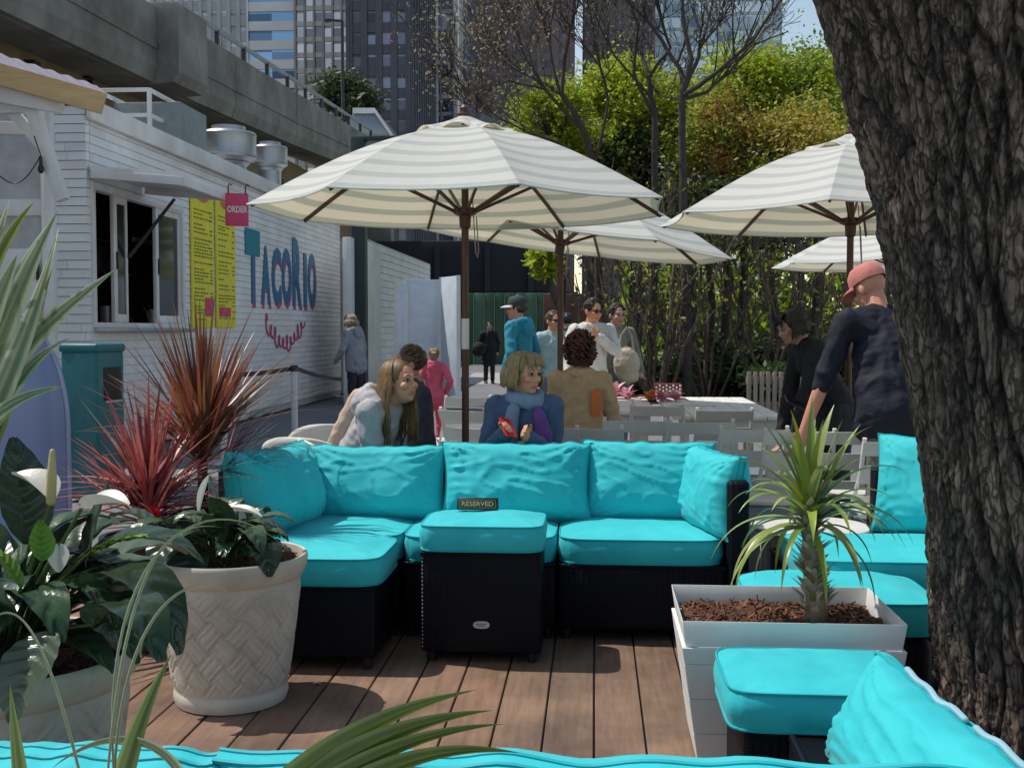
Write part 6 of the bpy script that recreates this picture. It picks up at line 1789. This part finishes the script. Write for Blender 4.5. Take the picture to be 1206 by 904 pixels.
def person(label, loc, face, sit=False, H=1.72, lean=0, skin=(.52, .30, .22), top=(.3, .3, .3), trousers=(.05, .06, .09), shoes=(.05, .05, .05), hair="short", haircol=(.1, .06, .03),
           hyaw=0, hpitch=0, wl=None, wr_=None, al=1, ar=1, el=(.6, .6, -.6), er=(-.6, .6, -.6), vox=.009, sleeve=1.0, bulk=1.0, group="people at the food stand terrace", hood=False, seat=.46, feet=None, coat=0.0,
           glasses=None, cap=None, extra=None, female=False, strands=150, collar=False, turn=0, broad=1.0):
    s = H / 1.72
    t = thing("person", label, "person", loc, group, R(face))
    # skeleton (before scaling by s)
    pel = V((0, 0, .93)); dz = 0
    if sit: pel = V((0, 0, seat / s + .09))
    LR = Matrix.Rotation(R(lean), 3, "X")
    TR = Matrix.Rotation(R(turn), 3, "Z")
    U = lambda x, y, z: pel + TR @ (LR @ V((x, y, z)))
    sw = (.158 if female else .178) * broad
    waist, chest, neck, head = U(0, .005, .13), U(0, .01, .34), U(0, .012, .515), U(0, -.018, .655)
    shl, shr = U(sw, .012, .465), U(-sw, .012, .465)
    wl = U(*(wl or (.24, -.05, -.03))); wr_ = U(*(wr_ or (-.24, -.05, -.03)))
    ell_, elr = bend(shl, wl, .285, .255, TR @ V(el)), bend(shr, wr_, .285, .255, TR @ V(er))
    hw = .085
    if sit:
        kn = [V((x, -.42, seat / s + .045)) for x in (.11, -.11)]; an = [V((x * 1.1, -.40, .08)) for x in (.11, -.11)]
    elif feet:
        an = [V((f[0], f[1], .08)) for f in feet]; kn = [bend(V((sx_ * hw, 0, .90)), a, .43, .42, (0, -1, 0)) for sx_, a in zip((1, -1), an)]
    else:
        an = [V((.10, .02, .08)), V((-.10, -.03, .08))]; kn = [V((.095, -.015, .49)), V((-.095, -.035, .49))]
    hips = [pel + V((hw, 0, -.03)), pel + V((-hw, 0, -.03))]
    HR = TR @ (Matrix.Rotation(R(hyaw), 3, "Z") @ (Matrix.Rotation(R(hpitch + lean * .35), 3, "X")))
    hd = lambda x, y, z: head + HR @ V((x, y, z))
    S = lambda p: V(p) * s
    def E(mb, c, r, rot=None): mb.ell(S(c), tuple(q * s for q in r), 16, 10, rot)
    def Tb(mb, pts, rad, n=10): mb.tube([S(p) for p in pts], [r * s for r in rad], n, round_=True)
    TL = TR @ LR
    # one continuous body
    b = MB()
    E(b, hd(0, .014, .03), (.074, .094, .088), HR); E(b, hd(0, -.02, -.035), (.058, .068, .082), HR)
    E(b, hd(0, -.062, -.088), (.024, .022, .02), HR); E(b, hd(.034, -.062, -.022), (.026, .024, .024), HR); E(b, hd(-.034, -.062, -.022), (.026, .024, .024), HR)
    Tb(b, [hd(0, -.082, .012), hd(0, -.101, -.022)], [.009, .0125], 8); E(b, hd(0, -.094, -.03), (.017, .011, .009), HR)
    Tb(b, [hd(-.036, -.080, .026), hd(.036, -.080, .026)], [.011, .011], 8)
    Tb(b, [hd(-.019, -.082, -.057), hd(0, -.089, -.055), hd(.019, -.082, -.057)], [.006, .008, .006], 8); Tb(b, [hd(-.016, -.081, -.068), hd(.016, -.081, -.068)], [.008, .008], 8)
    for q in (1, -1): E(b, hd(.076 * q, .012, -.005), (.011, .02, .031), HR)
    Tb(b, [hd(0, .018, -.06), neck], [.055, .062]); Tb(b, [neck, chest], [.062, .10])
    bk = bulk
    E(b, chest, (.145, .10, .16), TL); E(b, waist, (.125 * bk, .095 * bk, .14), TL); E(b, pel, (.145 * bk, .105 * bk, .11), TL)
    for sh, e_, w_ in ((shl, ell_, wl), (shr, elr, wr_)):
        Tb(b, [chest.lerp(sh, .55), sh], [.07, .058]); Tb(b, [sh, sh.lerp(e_, .5), e_, e_.lerp(w_, .4), w_], [.052, .046, .038, .038, .026])
    for h_, k_, a_ in zip(hips, kn, an):
        Tb(b, [h_, h_.lerp(k_, .5), k_, k_.lerp(a_, .35), a_], [.082, .07, .052, .05, .034]); Tb(b, [a_ + V((0, .03, -.03)), a_ + V((0, -.06, -.045)), a_ + V((0, -.14, -.058))], [.034, .032, .024])
    # hands: palm, four unequal bent fingers, thumb from the side near the base
    for (w_, e_, sg, grip) in ((wl, ell_, 1, al), (wr_, elr, -1, ar)):
        d = (w_ - e_).normalized(); side = d.cross(TR @ V((0, -1, .35))).normalized() if abs(d.y) < .9 else TR @ V((1, 0, 0))
        if sg < 0: side = -side
        nrm = d.cross(side).normalized() * sg     # palm normal
        Tb(b, [w_, w_ + d * .03], [.025, .026])
        palm = w_ + d * .055
        rt_ = Matrix((side, nrm, d)).transposed()
        E(b, palm, (.040, .016, .048), rt_)
        for i, (o, ln) in enumerate(((.030, .072), (.011, .080), (-.009, .075), (-.028, .060))):
            p0 = w_ + d * .085 + side * o * .95; cur = .35 + .55 * grip
            d1 = (d - nrm * 0 + nrm * -1 * math.sin(cur) * .8).normalized(); p1 = p0 + d1 * ln * .5
            d2 = (d + nrm * -1 * math.sin(cur * 1.9) * 1.5).normalized(); p2 = p1 + d2 * ln * .5
            Tb(b, [p0 - d * .02, p0, p1, p2], [.0095, .0092, .0085, .0072], 7)
        p0 = w_ + d * .028 + side * .03; dd = (d * .75 + side * .75 - nrm * .45 * grip).normalized()
        Tb(b, [p0, p0 + dd * .035, p0 + dd * .035 + (d * .9 - nrm * .4 * grip).normalized() * .03], [.0125, .0105, .0085], 7)
    me = blob(b, vox * .75, 3)
    ca = me.color_attributes.new("Col", "FLOAT_COLOR", "POINT")
    inv = HR.inverted()
    arr = np.ones((len(me.vertices), 4), np.float32)
    for i, v in enumerate(me.vertices):
        q = inv @ (V(v.co) / s - head)
        c = list(skin); 
        if q.length < .14:
            if q.y < -.070 and abs(q.x) < .024 and -.074 < q.z < -.05: c = [skin[0] * .92, skin[1] * .55, skin[2] * .55]
            elif q.y < -.05 and .02 < abs(q.x) < .055 and -.04 < q.z < -.005: c = [skin[0] * 1.0, skin[1] * .93, skin[2] * .92]
            elif q.y < -.06 and abs(abs(q.x) - .031) < .014 and .0 < q.z < .02: c = [x * .62 for x in skin]
        arr[i, :3] = c
    ca.data.foreach_set("color", arr.ravel())
    body = mesh_obj("body", me, MSKIN, t)
    for q in (1, -1):
        m = MB(); m.ell(S(hd(.031 * q, -.0765, .008)), .0112 * s, 12, 8); eo = m.build("eye", MEYE, t, world=False)
        m = MB(); m.ell(S(hd(.031 * q, -.0845, .008)), (.0082 * s,) * 3, 10, 6); m.build("iris", MIRIS, eo, world=False)
        m = MB(); m.col = tuple(x * .7 for x in haircol); m.tube([S(hd(.014 * q, -.092, .030)), S(hd(.033 * q, -.092, .036)), S(hd(.05 * q, -.078, .031))], [.003 * s, .0035 * s, .002 * s], 6); m.build("eyebrow", MHAIR, t, world=False)
    # jacket or top
    j = MB(); inf = .020
    E(j, chest, (.158, .118, .17), TL); E(j, waist, (.145 * bk, .115 * bk, .15), TL); E(j, pel + V((0, 0, -.01)), (.165 * bk, .128 * bk, .13 + coat * .3), TL)
    for f in (.2, .4, .6, .8):
        E(j, pel.lerp(waist, f), (.155 * bk, .120 * bk, .12), TL); E(j, waist.lerp(chest, f), (.145 * bk * (1 - f) + .158 * broad * f, .115 * bk * (1 - f) + .118 * broad * f, .13), TL)
    if coat:
        for f in (.33, .66, 1): E(j, pel + V((0, 0, -coat * f)), (.165 * bk, .13 * bk, .10), TL)
    Tb(j, [shl + V((0, 0, -.01)), chest.lerp(neck, .62), shr + V((0, 0, -.01))], [.068, .082, .068]); Tb(j, [shl.lerp(neck, .35), neck + TL @ V((0, .01, -.02)), shr.lerp(neck, .35)], [.055, .062, .055])
    Tb(j, [U(0, .01, .40), U(0, .012, .50)], [.105, .074]); 
    for sh, e_, w_ in ((shl, ell_, wl), (shr, elr, wr_)):
        Tb(j, [chest.lerp(sh, .45), sh], [.085, .066])
        en = w_ if sleeve >= 1 else (e_.lerp(w_, (sleeve - .5) * 2) if sleeve > .5 else sh.lerp(e_, sleeve * 2))
        pts = [sh, sh.lerp(e_, .5), e_] + ([e_.lerp(en, .5), en] if sleeve > .5 else [])
        if sleeve <= .5: pts = [sh, sh.lerp(en, .5), en]
        Tb(j, pts, [.066, .061, .054, .050, .043][:len(pts)])
    if hood:
        for k in range(9):
            a = math.pi * (k / 8); E(j, U(.10 * math.cos(a), .03 + .085 * math.sin(a), .50 + .02 * math.sin(a)), (.045, .045, .05))
        E(j, U(0, .125, .44), (.10, .05, .09))
    if collar:
        for k in range(10):
            a = 2 * math.pi * k / 10; E(j, U(.07 * math.cos(a), .01 + .065 * math.sin(a), .515), (.03, .03, .035))
    jm = blob(j, vox, 3, .017 * s, 8.5 / s, seed=loc[0] * 3 + 1, aniso=(1, 1, .7))
    jo = mesh_obj("jacket", jm, cloth(top), t)
    # trousers
    p = MB(); E(p, pel + V((0, 0, -.03)), (.158 * bk, .120 * bk, .12), TL)
    for h_, k_, a_ in zip(hips, kn, an): Tb(p, [h_, h_.lerp(k_, .5), k_, k_.lerp(a_, .4), a_ + V((0, 0, .02))], [.098, .085, .068, .066, .060])
    mesh_obj("trousers", blob(p, vox, 3, .010 * s, 8, seed=2), cloth(trousers), t)
    for a_ in an:
        m = MB(); Tb(m, [a_ + V((0, .035, -.03)), a_ + V((0, -.06, -.04)), a_ + V((0, -.15, -.05))], [.046, .045, .034]); m.box(*(q * s for q in (a_.x - .04, a_.x + .04, a_.y - .18, a_.y + .075, .004 - 0, .022)))
        so_ = blob(m, .008, 2); mesh_obj("shoe", so_, cloth(shoes, .5), t)
    # hair
    r = random.Random(int(abs(loc[0] * 100)) + 3); hb = MB(); hc = haircol
    if hair != "none":
        hb.col = tuple(x * .8 for x in hc)
        hb.ell(S(hd(0, .026, .038)), (.083 * s, .098 * s, .090 * s), 24, 14, HR)
        def strand(a, el0, length, out, rad, wave=0):
            # starts on the scalp, follows the skull and then hangs
            c0 = V((math.sin(a) * math.cos(el0) * .084, .026 + math.cos(a) * math.cos(el0) * .099, .038 + .091 * math.sin(el0)))
            pts = [S(hd(*c0))]; n = 7; e_ = el0
            for k in range(3):
                e_ -= (el0 + .1) / 3; pts.append(S(hd(math.sin(a) * math.cos(e_) * .089, .026 + math.cos(a) * math.cos(e_) * .104, .038 + .092 * math.sin(e_))))
            q = hd(math.sin(a) * .090, .026 + math.cos(a) * .105, .038)
            for k in range(1, n + 1):
                u = k / n; o = HR @ V((math.sin(a) * out * math.sin(u * 2.2), math.cos(a) * out * math.sin(u * 2.2), 0))
                pts.append(S(q + o + V((wave * math.sin(u * 9 + a * 7), wave * math.cos(u * 8 + a * 5), -length * u))))
            hb.col = jit(hc, .35, r)
            hb.tube(pts, [rad * s * .8] * 4 + [rad * s * (1 - .55 * k / n) for k in range(1, n + 1)], 5)
        if hair in ("long", "bob", "pony"):
            ln = {"long": .36, "bob": .115, "pony": .085}[hair]
            for k in range(int(strands * 1.7)):
                a = r.uniform(-2.05, 2.05) if hair != "long" else r.uniform(-1.98, 1.9)
                front = abs(a) > 1.55
                strand(a, r.uniform(.2, 1.45), ln * r.uniform(.75, 1.05), -.03 if hair == "pony" else .03 if hair != "long" else .03, .0052, .006 if hair == "long" else .003)
            if hair == "bob":   # fringe
                for k in range(40):
                    x = r.uniform(-.06, .06); hb.col = jit(hc, .3, r); hb.tube([S(hd(x * .5, -.03, .122)), S(hd(x * .9, -.075, .098)), S(hd(x * 1.15, -.09, .055 + abs(x) * -.3))], [.008 * s, .007 * s, .003 * s], 5)
        if hair == "pony":
            for k in range(26): 
                x = r.uniform(-.02, .02); hb.col = jit(hc, .35, r); hb.tube([S(hd(x, .115, .06)), S(hd(x * 1.6, .15, .03)), S(hd(x * 1.8, .14, -.07)), S(hd(x * 1.4 + r.uniform(-.01, .01), .125, -.27))], [.014 * s, .018 * s, .016 * s, .005 * s], 5)
        if hair == "curly":
            for k in range(240):
                a = r.uniform(-2.2, 2.2); e_ = r.uniform(-1.0, 1.5); rr_ = r.uniform(.95, 1.22)
                c0 = V((math.sin(a) * math.cos(e_) * .092, .03 + math.cos(a) * math.cos(e_) * .10, .03 + .10 * math.sin(e_))) * rr_
                hb.col = jit(hc, .4, r); pts = []
                for q in range(7): pts.append(S(hd(*(c0 + V((.014 * math.cos(q * 1.5 + k), .014 * math.sin(q * 1.5 + k), -.009 * q + .02))))))
                hb.tube(pts, [.007 * s] * 6 + [.003 * s], 5)
        if hair == "short":
            for k in range(strands):
                a = r.uniform(-2.2, 2.2); e_ = r.uniform(-.35, 1.5) if abs(a) < 1.5 else r.uniform(.35, 1.5)
                if cap: e_ = r.uniform(-.4, -.1); a = r.uniform(-1.4, 1.4)
                n_ = V((math.sin(a) * math.cos(e_), math.cos(a) * math.cos(e_), math.sin(e_)))
                c0 = V((n_.x * .080, .026 + n_.y * .095, .036 + n_.z * .088)); hb.col = jit(hc, .35, r)
                hb.tube([S(hd(*c0)), S(hd(*(c0 + n_ * .012 + V((.006, -.012, -.004))))), S(hd(*(c0 + n_ * .012 + V((.012, -.03, -.014)))))], [.009 * s, .008 * s, .003 * s], 5)
        hb.build("hair", MHAIR, t, world=False, angle=None)
    if cap:
        cm = MB(); col_main, col_front = cap
        pr = [(.094, .0), (.096, .03), (.090, .065), (.070, .092), (.035, .106), (.001, .110)]
        rings = []
        for rad, z in pr: rings.append([cm.vert(S(hd(rad * .93 * math.cos(2 * math.pi * k / 28), .014 + rad * 1.12 * math.sin(2 * math.pi * k / 28), .036 + z))) for k in range(28)])
        for a_, b_ in zip(rings, rings[1:]):
            for k in range(28): cm.face(a_[k], a_[(k + 1) % 28], b_[(k + 1) % 28], b_[k])
        co = cm.build("cap", cloth(col_main), t, world=False)
        bm_ = MB()
        def brim(a_, b_):
            an_ = math.pi + math.pi * (.14 + .72 * a_); rr_ = .092 + .075 * b_ * math.sin(math.pi * a_) ** .5
            return (S(hd(rr_ * .93 * math.cos(an_), .014 + rr_ * 1.1 * math.sin(an_), .040 - .022 * b_ * b_ - .01 * abs(a_ - .5))), (a_, b_))
        bm_.grid(brim, 16, 5); bo = bm_.build("brim", cloth(col_front), co, world=False); mo = bo.modifiers.new("thickness", "SOLIDIFY"); mo.thickness = .004 * s
        m = MB(); m.ell(S(hd(0, .014, .147)), .008 * s, 8, 6); m.build("button", cloth(col_front), co, world=False)
    if glasses:
        m = MB()
        for q in (1, -1):
            m.ell(S(hd(.033 * q, -.098, .010)), (.026 * s, .006 * s, .019 * s), 14, 8, HR); m.bar(S(hd(.058 * q, -.088, .014)), S(hd(.078 * q, .02, .012)), .005 * s, .006 * s)
        m.bar(S(hd(-.01, -.101, .014)), S(hd(.01, -.101, .014)), .004 * s); m.build("sunglasses", MBLACK, t, world=False)
    return t, dict(S=S, U=U, hd=hd, wl=wl, wr=wr_, neck=neck, chest=chest, pel=pel, s=s, TL=TL, ell=ell_, elr=elr, shl=shl, shr=shr)

def child_blob(name, t, fn, vox, mat, amp=0.0, nscale=9):
    m = MB(); fn(m); return mesh_obj(name, blob(m, vox, 3, amp, nscale), mat, t)
BLD = (.26, .16, .075); BRN = (.10, .055, .03)
# woman in the grey hoodie, seated left, looking right
t, k = person("seated woman with long brown blonde hair and pale grey hoodie, turned to the right", (GX(411, 6.25), 6.25, 0), 74, True, 1.74, 27, (.74, .33, .20), (.44, .42, .44), (.06, .07, .10), hair="long", haircol=(.26, .15, .06),
    hyaw=-20, hpitch=-14, wl=(.20, -.26, .02), wr_=(-.14, -.30, .0), vox=.008, hood=True, female=True, strands=230, bulk=1.2)
def sc_(m):
    S, U = k["S"], k["U"]
    m.tube([S(U(.0, .17, .46)), S(U(.02, .18, .25)), S(U(.03, .19, .0))], [.05, .06, .05], 10, round_=True)
child_blob("cream_scarf", t, sc_, .008, cloth((.55, .42, .33)), .01)
m = MB(); S, U = k["S"], k["U"]; m.tube([S(U(.045, -.12, .47)), S(U(.05, -.15, .40)), S(U(.05, -.152, .33))], .005, 6); m.build("drawstring", cloth((.03, .03, .035)), t, world=False)
# companion behind her, mostly hidden
person("companion with brown hair in dark clothes seated half hidden behind the grey hoodie woman", (GX(492, 7.3), 7.3, 0), -70, True, 1.70, 4, (.42, .22, .16), (.03, .03, .05), hair="short", haircol=BRN, hyaw=0, wl=(.08, -.15, .02), wr_=(-.08, -.15, .02), vox=.010)
# girl in pink walking away
t, k = person("little girl in a pink tracksuit with a blonde ponytail walking away", (GX(511, 13.6), 13.6, -.03), 186, False, 1.24, 3, (.50, .28, .20), (.72, .11, .18), (.70, .10, .17), (.6, .58, .55), hair="pony", haircol=(.26, .16, .07), vox=.010, wl=(.20, -.04, -.02), wr_=(-.20, -.10, .05), feet=((.09, .10), (-.09, -.12)), hood=True, female=True)
# woman with the red phone
t, k = person("seated woman with blonde bob in a blue jacket and scarf holding a red phone", (GX(618, 6.3), 6.3, 0), 6, True, 1.66, 4, (.78, .35, .21), (.07, .115, .21), (.05, .06, .09), hair="bob", haircol=(.42, .28, .13), hyaw=42, hpitch=3,
    wl=(.02, -.27, .325), wr_=(-.13, -.27, .345), el=(.35, .3, -1), er=(-.35, .3, -1), vox=.008, female=True, strands=210, bulk=1.12)
S, U = k["S"], k["U"]
def scarf(m):
    for i in range(14):
        a = 2 * math.pi * i / 14; m.ell(S(U(.085 * math.cos(a), .01 + .078 * math.sin(a), .505 + .012 * math.sin(a * 2))), (.036, .036, .046), 12, 8)
child_blob("light_blue_scarf", t, scarf, .008, cloth((.22, .30, .42)), .008)
child_blob("scarf_end", t, lambda m: m.tube([S(U(-.07, -.105, .46)), S(U(-.09, -.15, .34)), S(U(-.095, -.155, .16))], [.035, .042, .04], 10, round_=True), .008, cloth((.20, .25, .36)), .008)
child_blob("purple_scarf", t, lambda m: m.tube([S(U(.07, -.10, .46)), S(U(.10, -.15, .32)), S(U(.085, -.16, .14))], [.028, .045, .038], 10, round_=True), .008, cloth((.14, .045, .22)), .010)
w1_, w2_ = k["wl"], k["wr"]; hp = abs_loc(t) + Matrix.Rotation(R(6), 3, "Z") @ S(w2_.lerp(w1_, .35) + V((-.03, -.075, .055)))
ph = thing("phone", "red phone held in the hands of the woman in the blue jacket", "phone", hp); ph.rotation_euler = (R(-50), R(12), R(35))
m = MB(); m.box(-.036, .036, -.005, .005, -.072, .072); m.build("case", M("red_phone_case", (.50, .015, .025), .4), ph, world=False, bevel=.004)
m = MB(); m.box(-.032, .032, .0051, .0062, -.067, .067); m.build("screen", MBLACK, ph, world=False)
# man in teal
t, k = person("standing man in a teal hooded jacket and white fronted cap facing left", (GX(612, 12.6), 12.6, -.03), -115, False, 1.82, 2, (.68, .31, .19), (.010, .25, .36), (.06, .07, .09), hair="short", haircol=(.05, .035, .025), hyaw=22, cap=((.03, .045, .04), (.62, .62, .60)), vox=.010, hood=True, bulk=1.12)
child_blob("hood_lining", t, lambda m: m.ell(k["S"](k["U"](0, .10, .515)), (.115, .06, .035), 14, 8), .01, cloth((.015, .03, .045)), .006)
# woman in pale teal with sunglasses
person("woman with short brown hair, sunglasses and pale aqua top standing by the pole", (GX(651, 13.6), 13.6, -.03), 25, False, 1.68, 0, (.68, .32, .20), (.36, .50, .50), (.2, .2, .22), hair="short", haircol=(.13, .08, .045), glasses=True, vox=.011, female=True, hyaw=12)
# dark person behind them, far
person("distant person in black seen between the aqua top and the white jacket", (GX(668, 18), 18, -.03), 185, False, 1.72, 0, (.4, .24, .18), (.012, .012, .018), (.012, .012, .018), hair="short", haircol=(.012, .01, .01), vox=.014)
# man in white jacket
t, k = person("man in a pale zip jacket and dark sunglasses touching his collar", (GX(697, 11.9), 11.9, -.03), 20, False, 1.78, 2, (.66, .30, .18), (.62, .62, .60), (.03, .035, .05), hair="short", haircol=(.035, .025, .02), glasses=True, hyaw=18, hpitch=6, wl=(.02, -.16, .40), wr_=(-.26, -.10, .0), el=(.9, .2, -.6), vox=.010, collar=True, bulk=1.05)
m = MB(); m.ell(k["S"](k["U"](.10, -.125, .37)), (.016, .008, .03), 10, 6); m.build("dark_badge", cloth((.02, .02, .03)), t, world=False)
# companion with bag
t, k = person("person in an olive jacket partly behind the man in the pale jacket", (GX(724, 12.5), 12.5, -.03), 30, False, 1.74, 2, (.46, .26, .19), (.20, .20, .15), (.15, .18, .22), hair="short", haircol=(.05, .03, .02), vox=.011, wl=(.25, -.12, .05))
q = abs_loc(t); t2 = thing("shoulder_bag", "cream shoulder bag hanging at the side of the person in olive", "bag", (GX(738, 12.3), 12.25, .88))
child_blob("bag_body", t2, lambda m: (m.ell((0, 0, .17), (.14, .09, .19), 16, 10), m.ell((.02, 0, .05), (.12, .08, .09), 14, 8)), .012, cloth((.50, .44, .33)), .012)
m = MB(); m.tube([(-.08, 0, .3), (-.06, 0, .48), (0, 0, .56), (.05, 0, .48), (.08, 0, .3)], .012, 6); m.build("strap", cloth((.40, .34, .25)), t2, world=False)
# curly haired woman in tan, back to us
t, k = person("seated woman with curly dark red hair and a tan jacket, back to the camera", (GX(683, 7.9), 7.9, 0), 172, True, 1.70, 2, (.62, .34, .23), (.52, .37, .21), (.05, .06, .09), hair="curly", haircol=(.095, .032, .025), vox=.009, female=True, wl=(.14, -.30, .12), wr_=(-.14, -.3, .12), seat=.52, bulk=1.12, collar=True)
m = MB(); S, U = k["S"], k["U"]; m.hexa([S(U(-.10, .128, .22)), S(U(-.16, .10, .22)), S(U(-.16, .09, .40)), S(U(-.10, .118, .40)), S(U(-.10, .14, .22)), S(U(-.165, .112, .22)), S(U(-.165, .10, .40)), S(U(-.10, .13, .40))]); m.build("orange_patch", cloth((.62, .17, .04)), t, world=False, bevel=.004)
# woman at the stand
person("grey haired woman in a grey hooded jacket standing at the stand's side door", (GX(419, 18.5), 18.5, -.03), -118, False, 1.72, 8, (.46, .28, .21), (.25, .27, .32), (.025, .02, .035), hair="bob", haircol=(.30, .24, .17), vox=.012, hood=True, female=True, coat=.12, hyaw=-10, strands=120, bulk=1.25, wl=(.20, -.25, .05), wr_=(-.2, -.25, .1))
# far woman in black
t, k = person("distant woman in a black coat and dark tights carrying a bag on the path", (GX(576, 30.5), 30.5, -.03), 15, False, 1.66, 3, (.4, .25, .2), (.010, .010, .015), (.012, .012, .016), hair="short", haircol=(.02, .015, .012), vox=.016, coat=.35, bulk=1.35)
t2 = thing("handbag", "black handbag hanging beside the distant woman in black", "bag", (GX(564, 30.3), 30.3, .75))
child_blob("bag_body", t2, lambda m: m.ell((0, 0, .15), (.2, .12, .2), 14, 8), .02, cloth((.012, .012, .016)), .01)
m = MB(); m.tube([(-.1, 0, .3), (.05, 0, .55), (.12, 0, .3)], .015, 6); m.build("strap", cloth((.012, .012, .016)), t2, world=False)
# man in navy leaning over at the right
t, k = person("big man in navy shirt and pink cap bending forward with his arm reaching down", (GX(1058, 6.5), 6.5, 0), 205, False, 1.84, 20, (.64, .29, .20), (.005, .006, .020), (.16, .15, .12), (.08, .07, .06), hair="none", haircol=(.10, .06, .04), cap=((.60, .20, .18), (.55, .18, .16)), hpitch=22, hyaw=12,
    wl=(.40, -.30, -.06), wr_=(-.20, -.20, .06), el=(.6, .9, .2), vox=.009, sleeve=.62, bulk=1.45, coat=.10, broad=1.18)
# dark haired woman beyond him
t, k = person("dark haired woman in black leaning over the table beyond the man in navy", (GX(985, 8.0), 8.0, 0), -75, False, 1.66, 30, (.50, .28, .21), (.010, .010, .016), (.03, .03, .04), hair="bob", haircol=(.022, .014, .012), vox=.010, female=True, wl=(.14, -.42, .02), wr_=(-.16, -.40, -.02), hpitch=10, strands=140)
t2 = thing("tablet", "thin black tablet held out over the table end by the dark haired woman", "tablet", (GX(942, 7.6), 7.6, 0)); t2.location.z = wz(475, 7.6); t2.rotation_euler = (R(20), R(25), R(10))
m = MB(); m.box(-.10, .10, -.07, .07, -.008, .008); m.build("case", MBLACK, t2, world=False, bevel=.005)
m = MB(); m.box(-.09, .09, -.06, .06, .0082, .0095); m.build("screen", M("tablet_glass", (.01, .01, .012), .12, bs=0), t2, world=False)
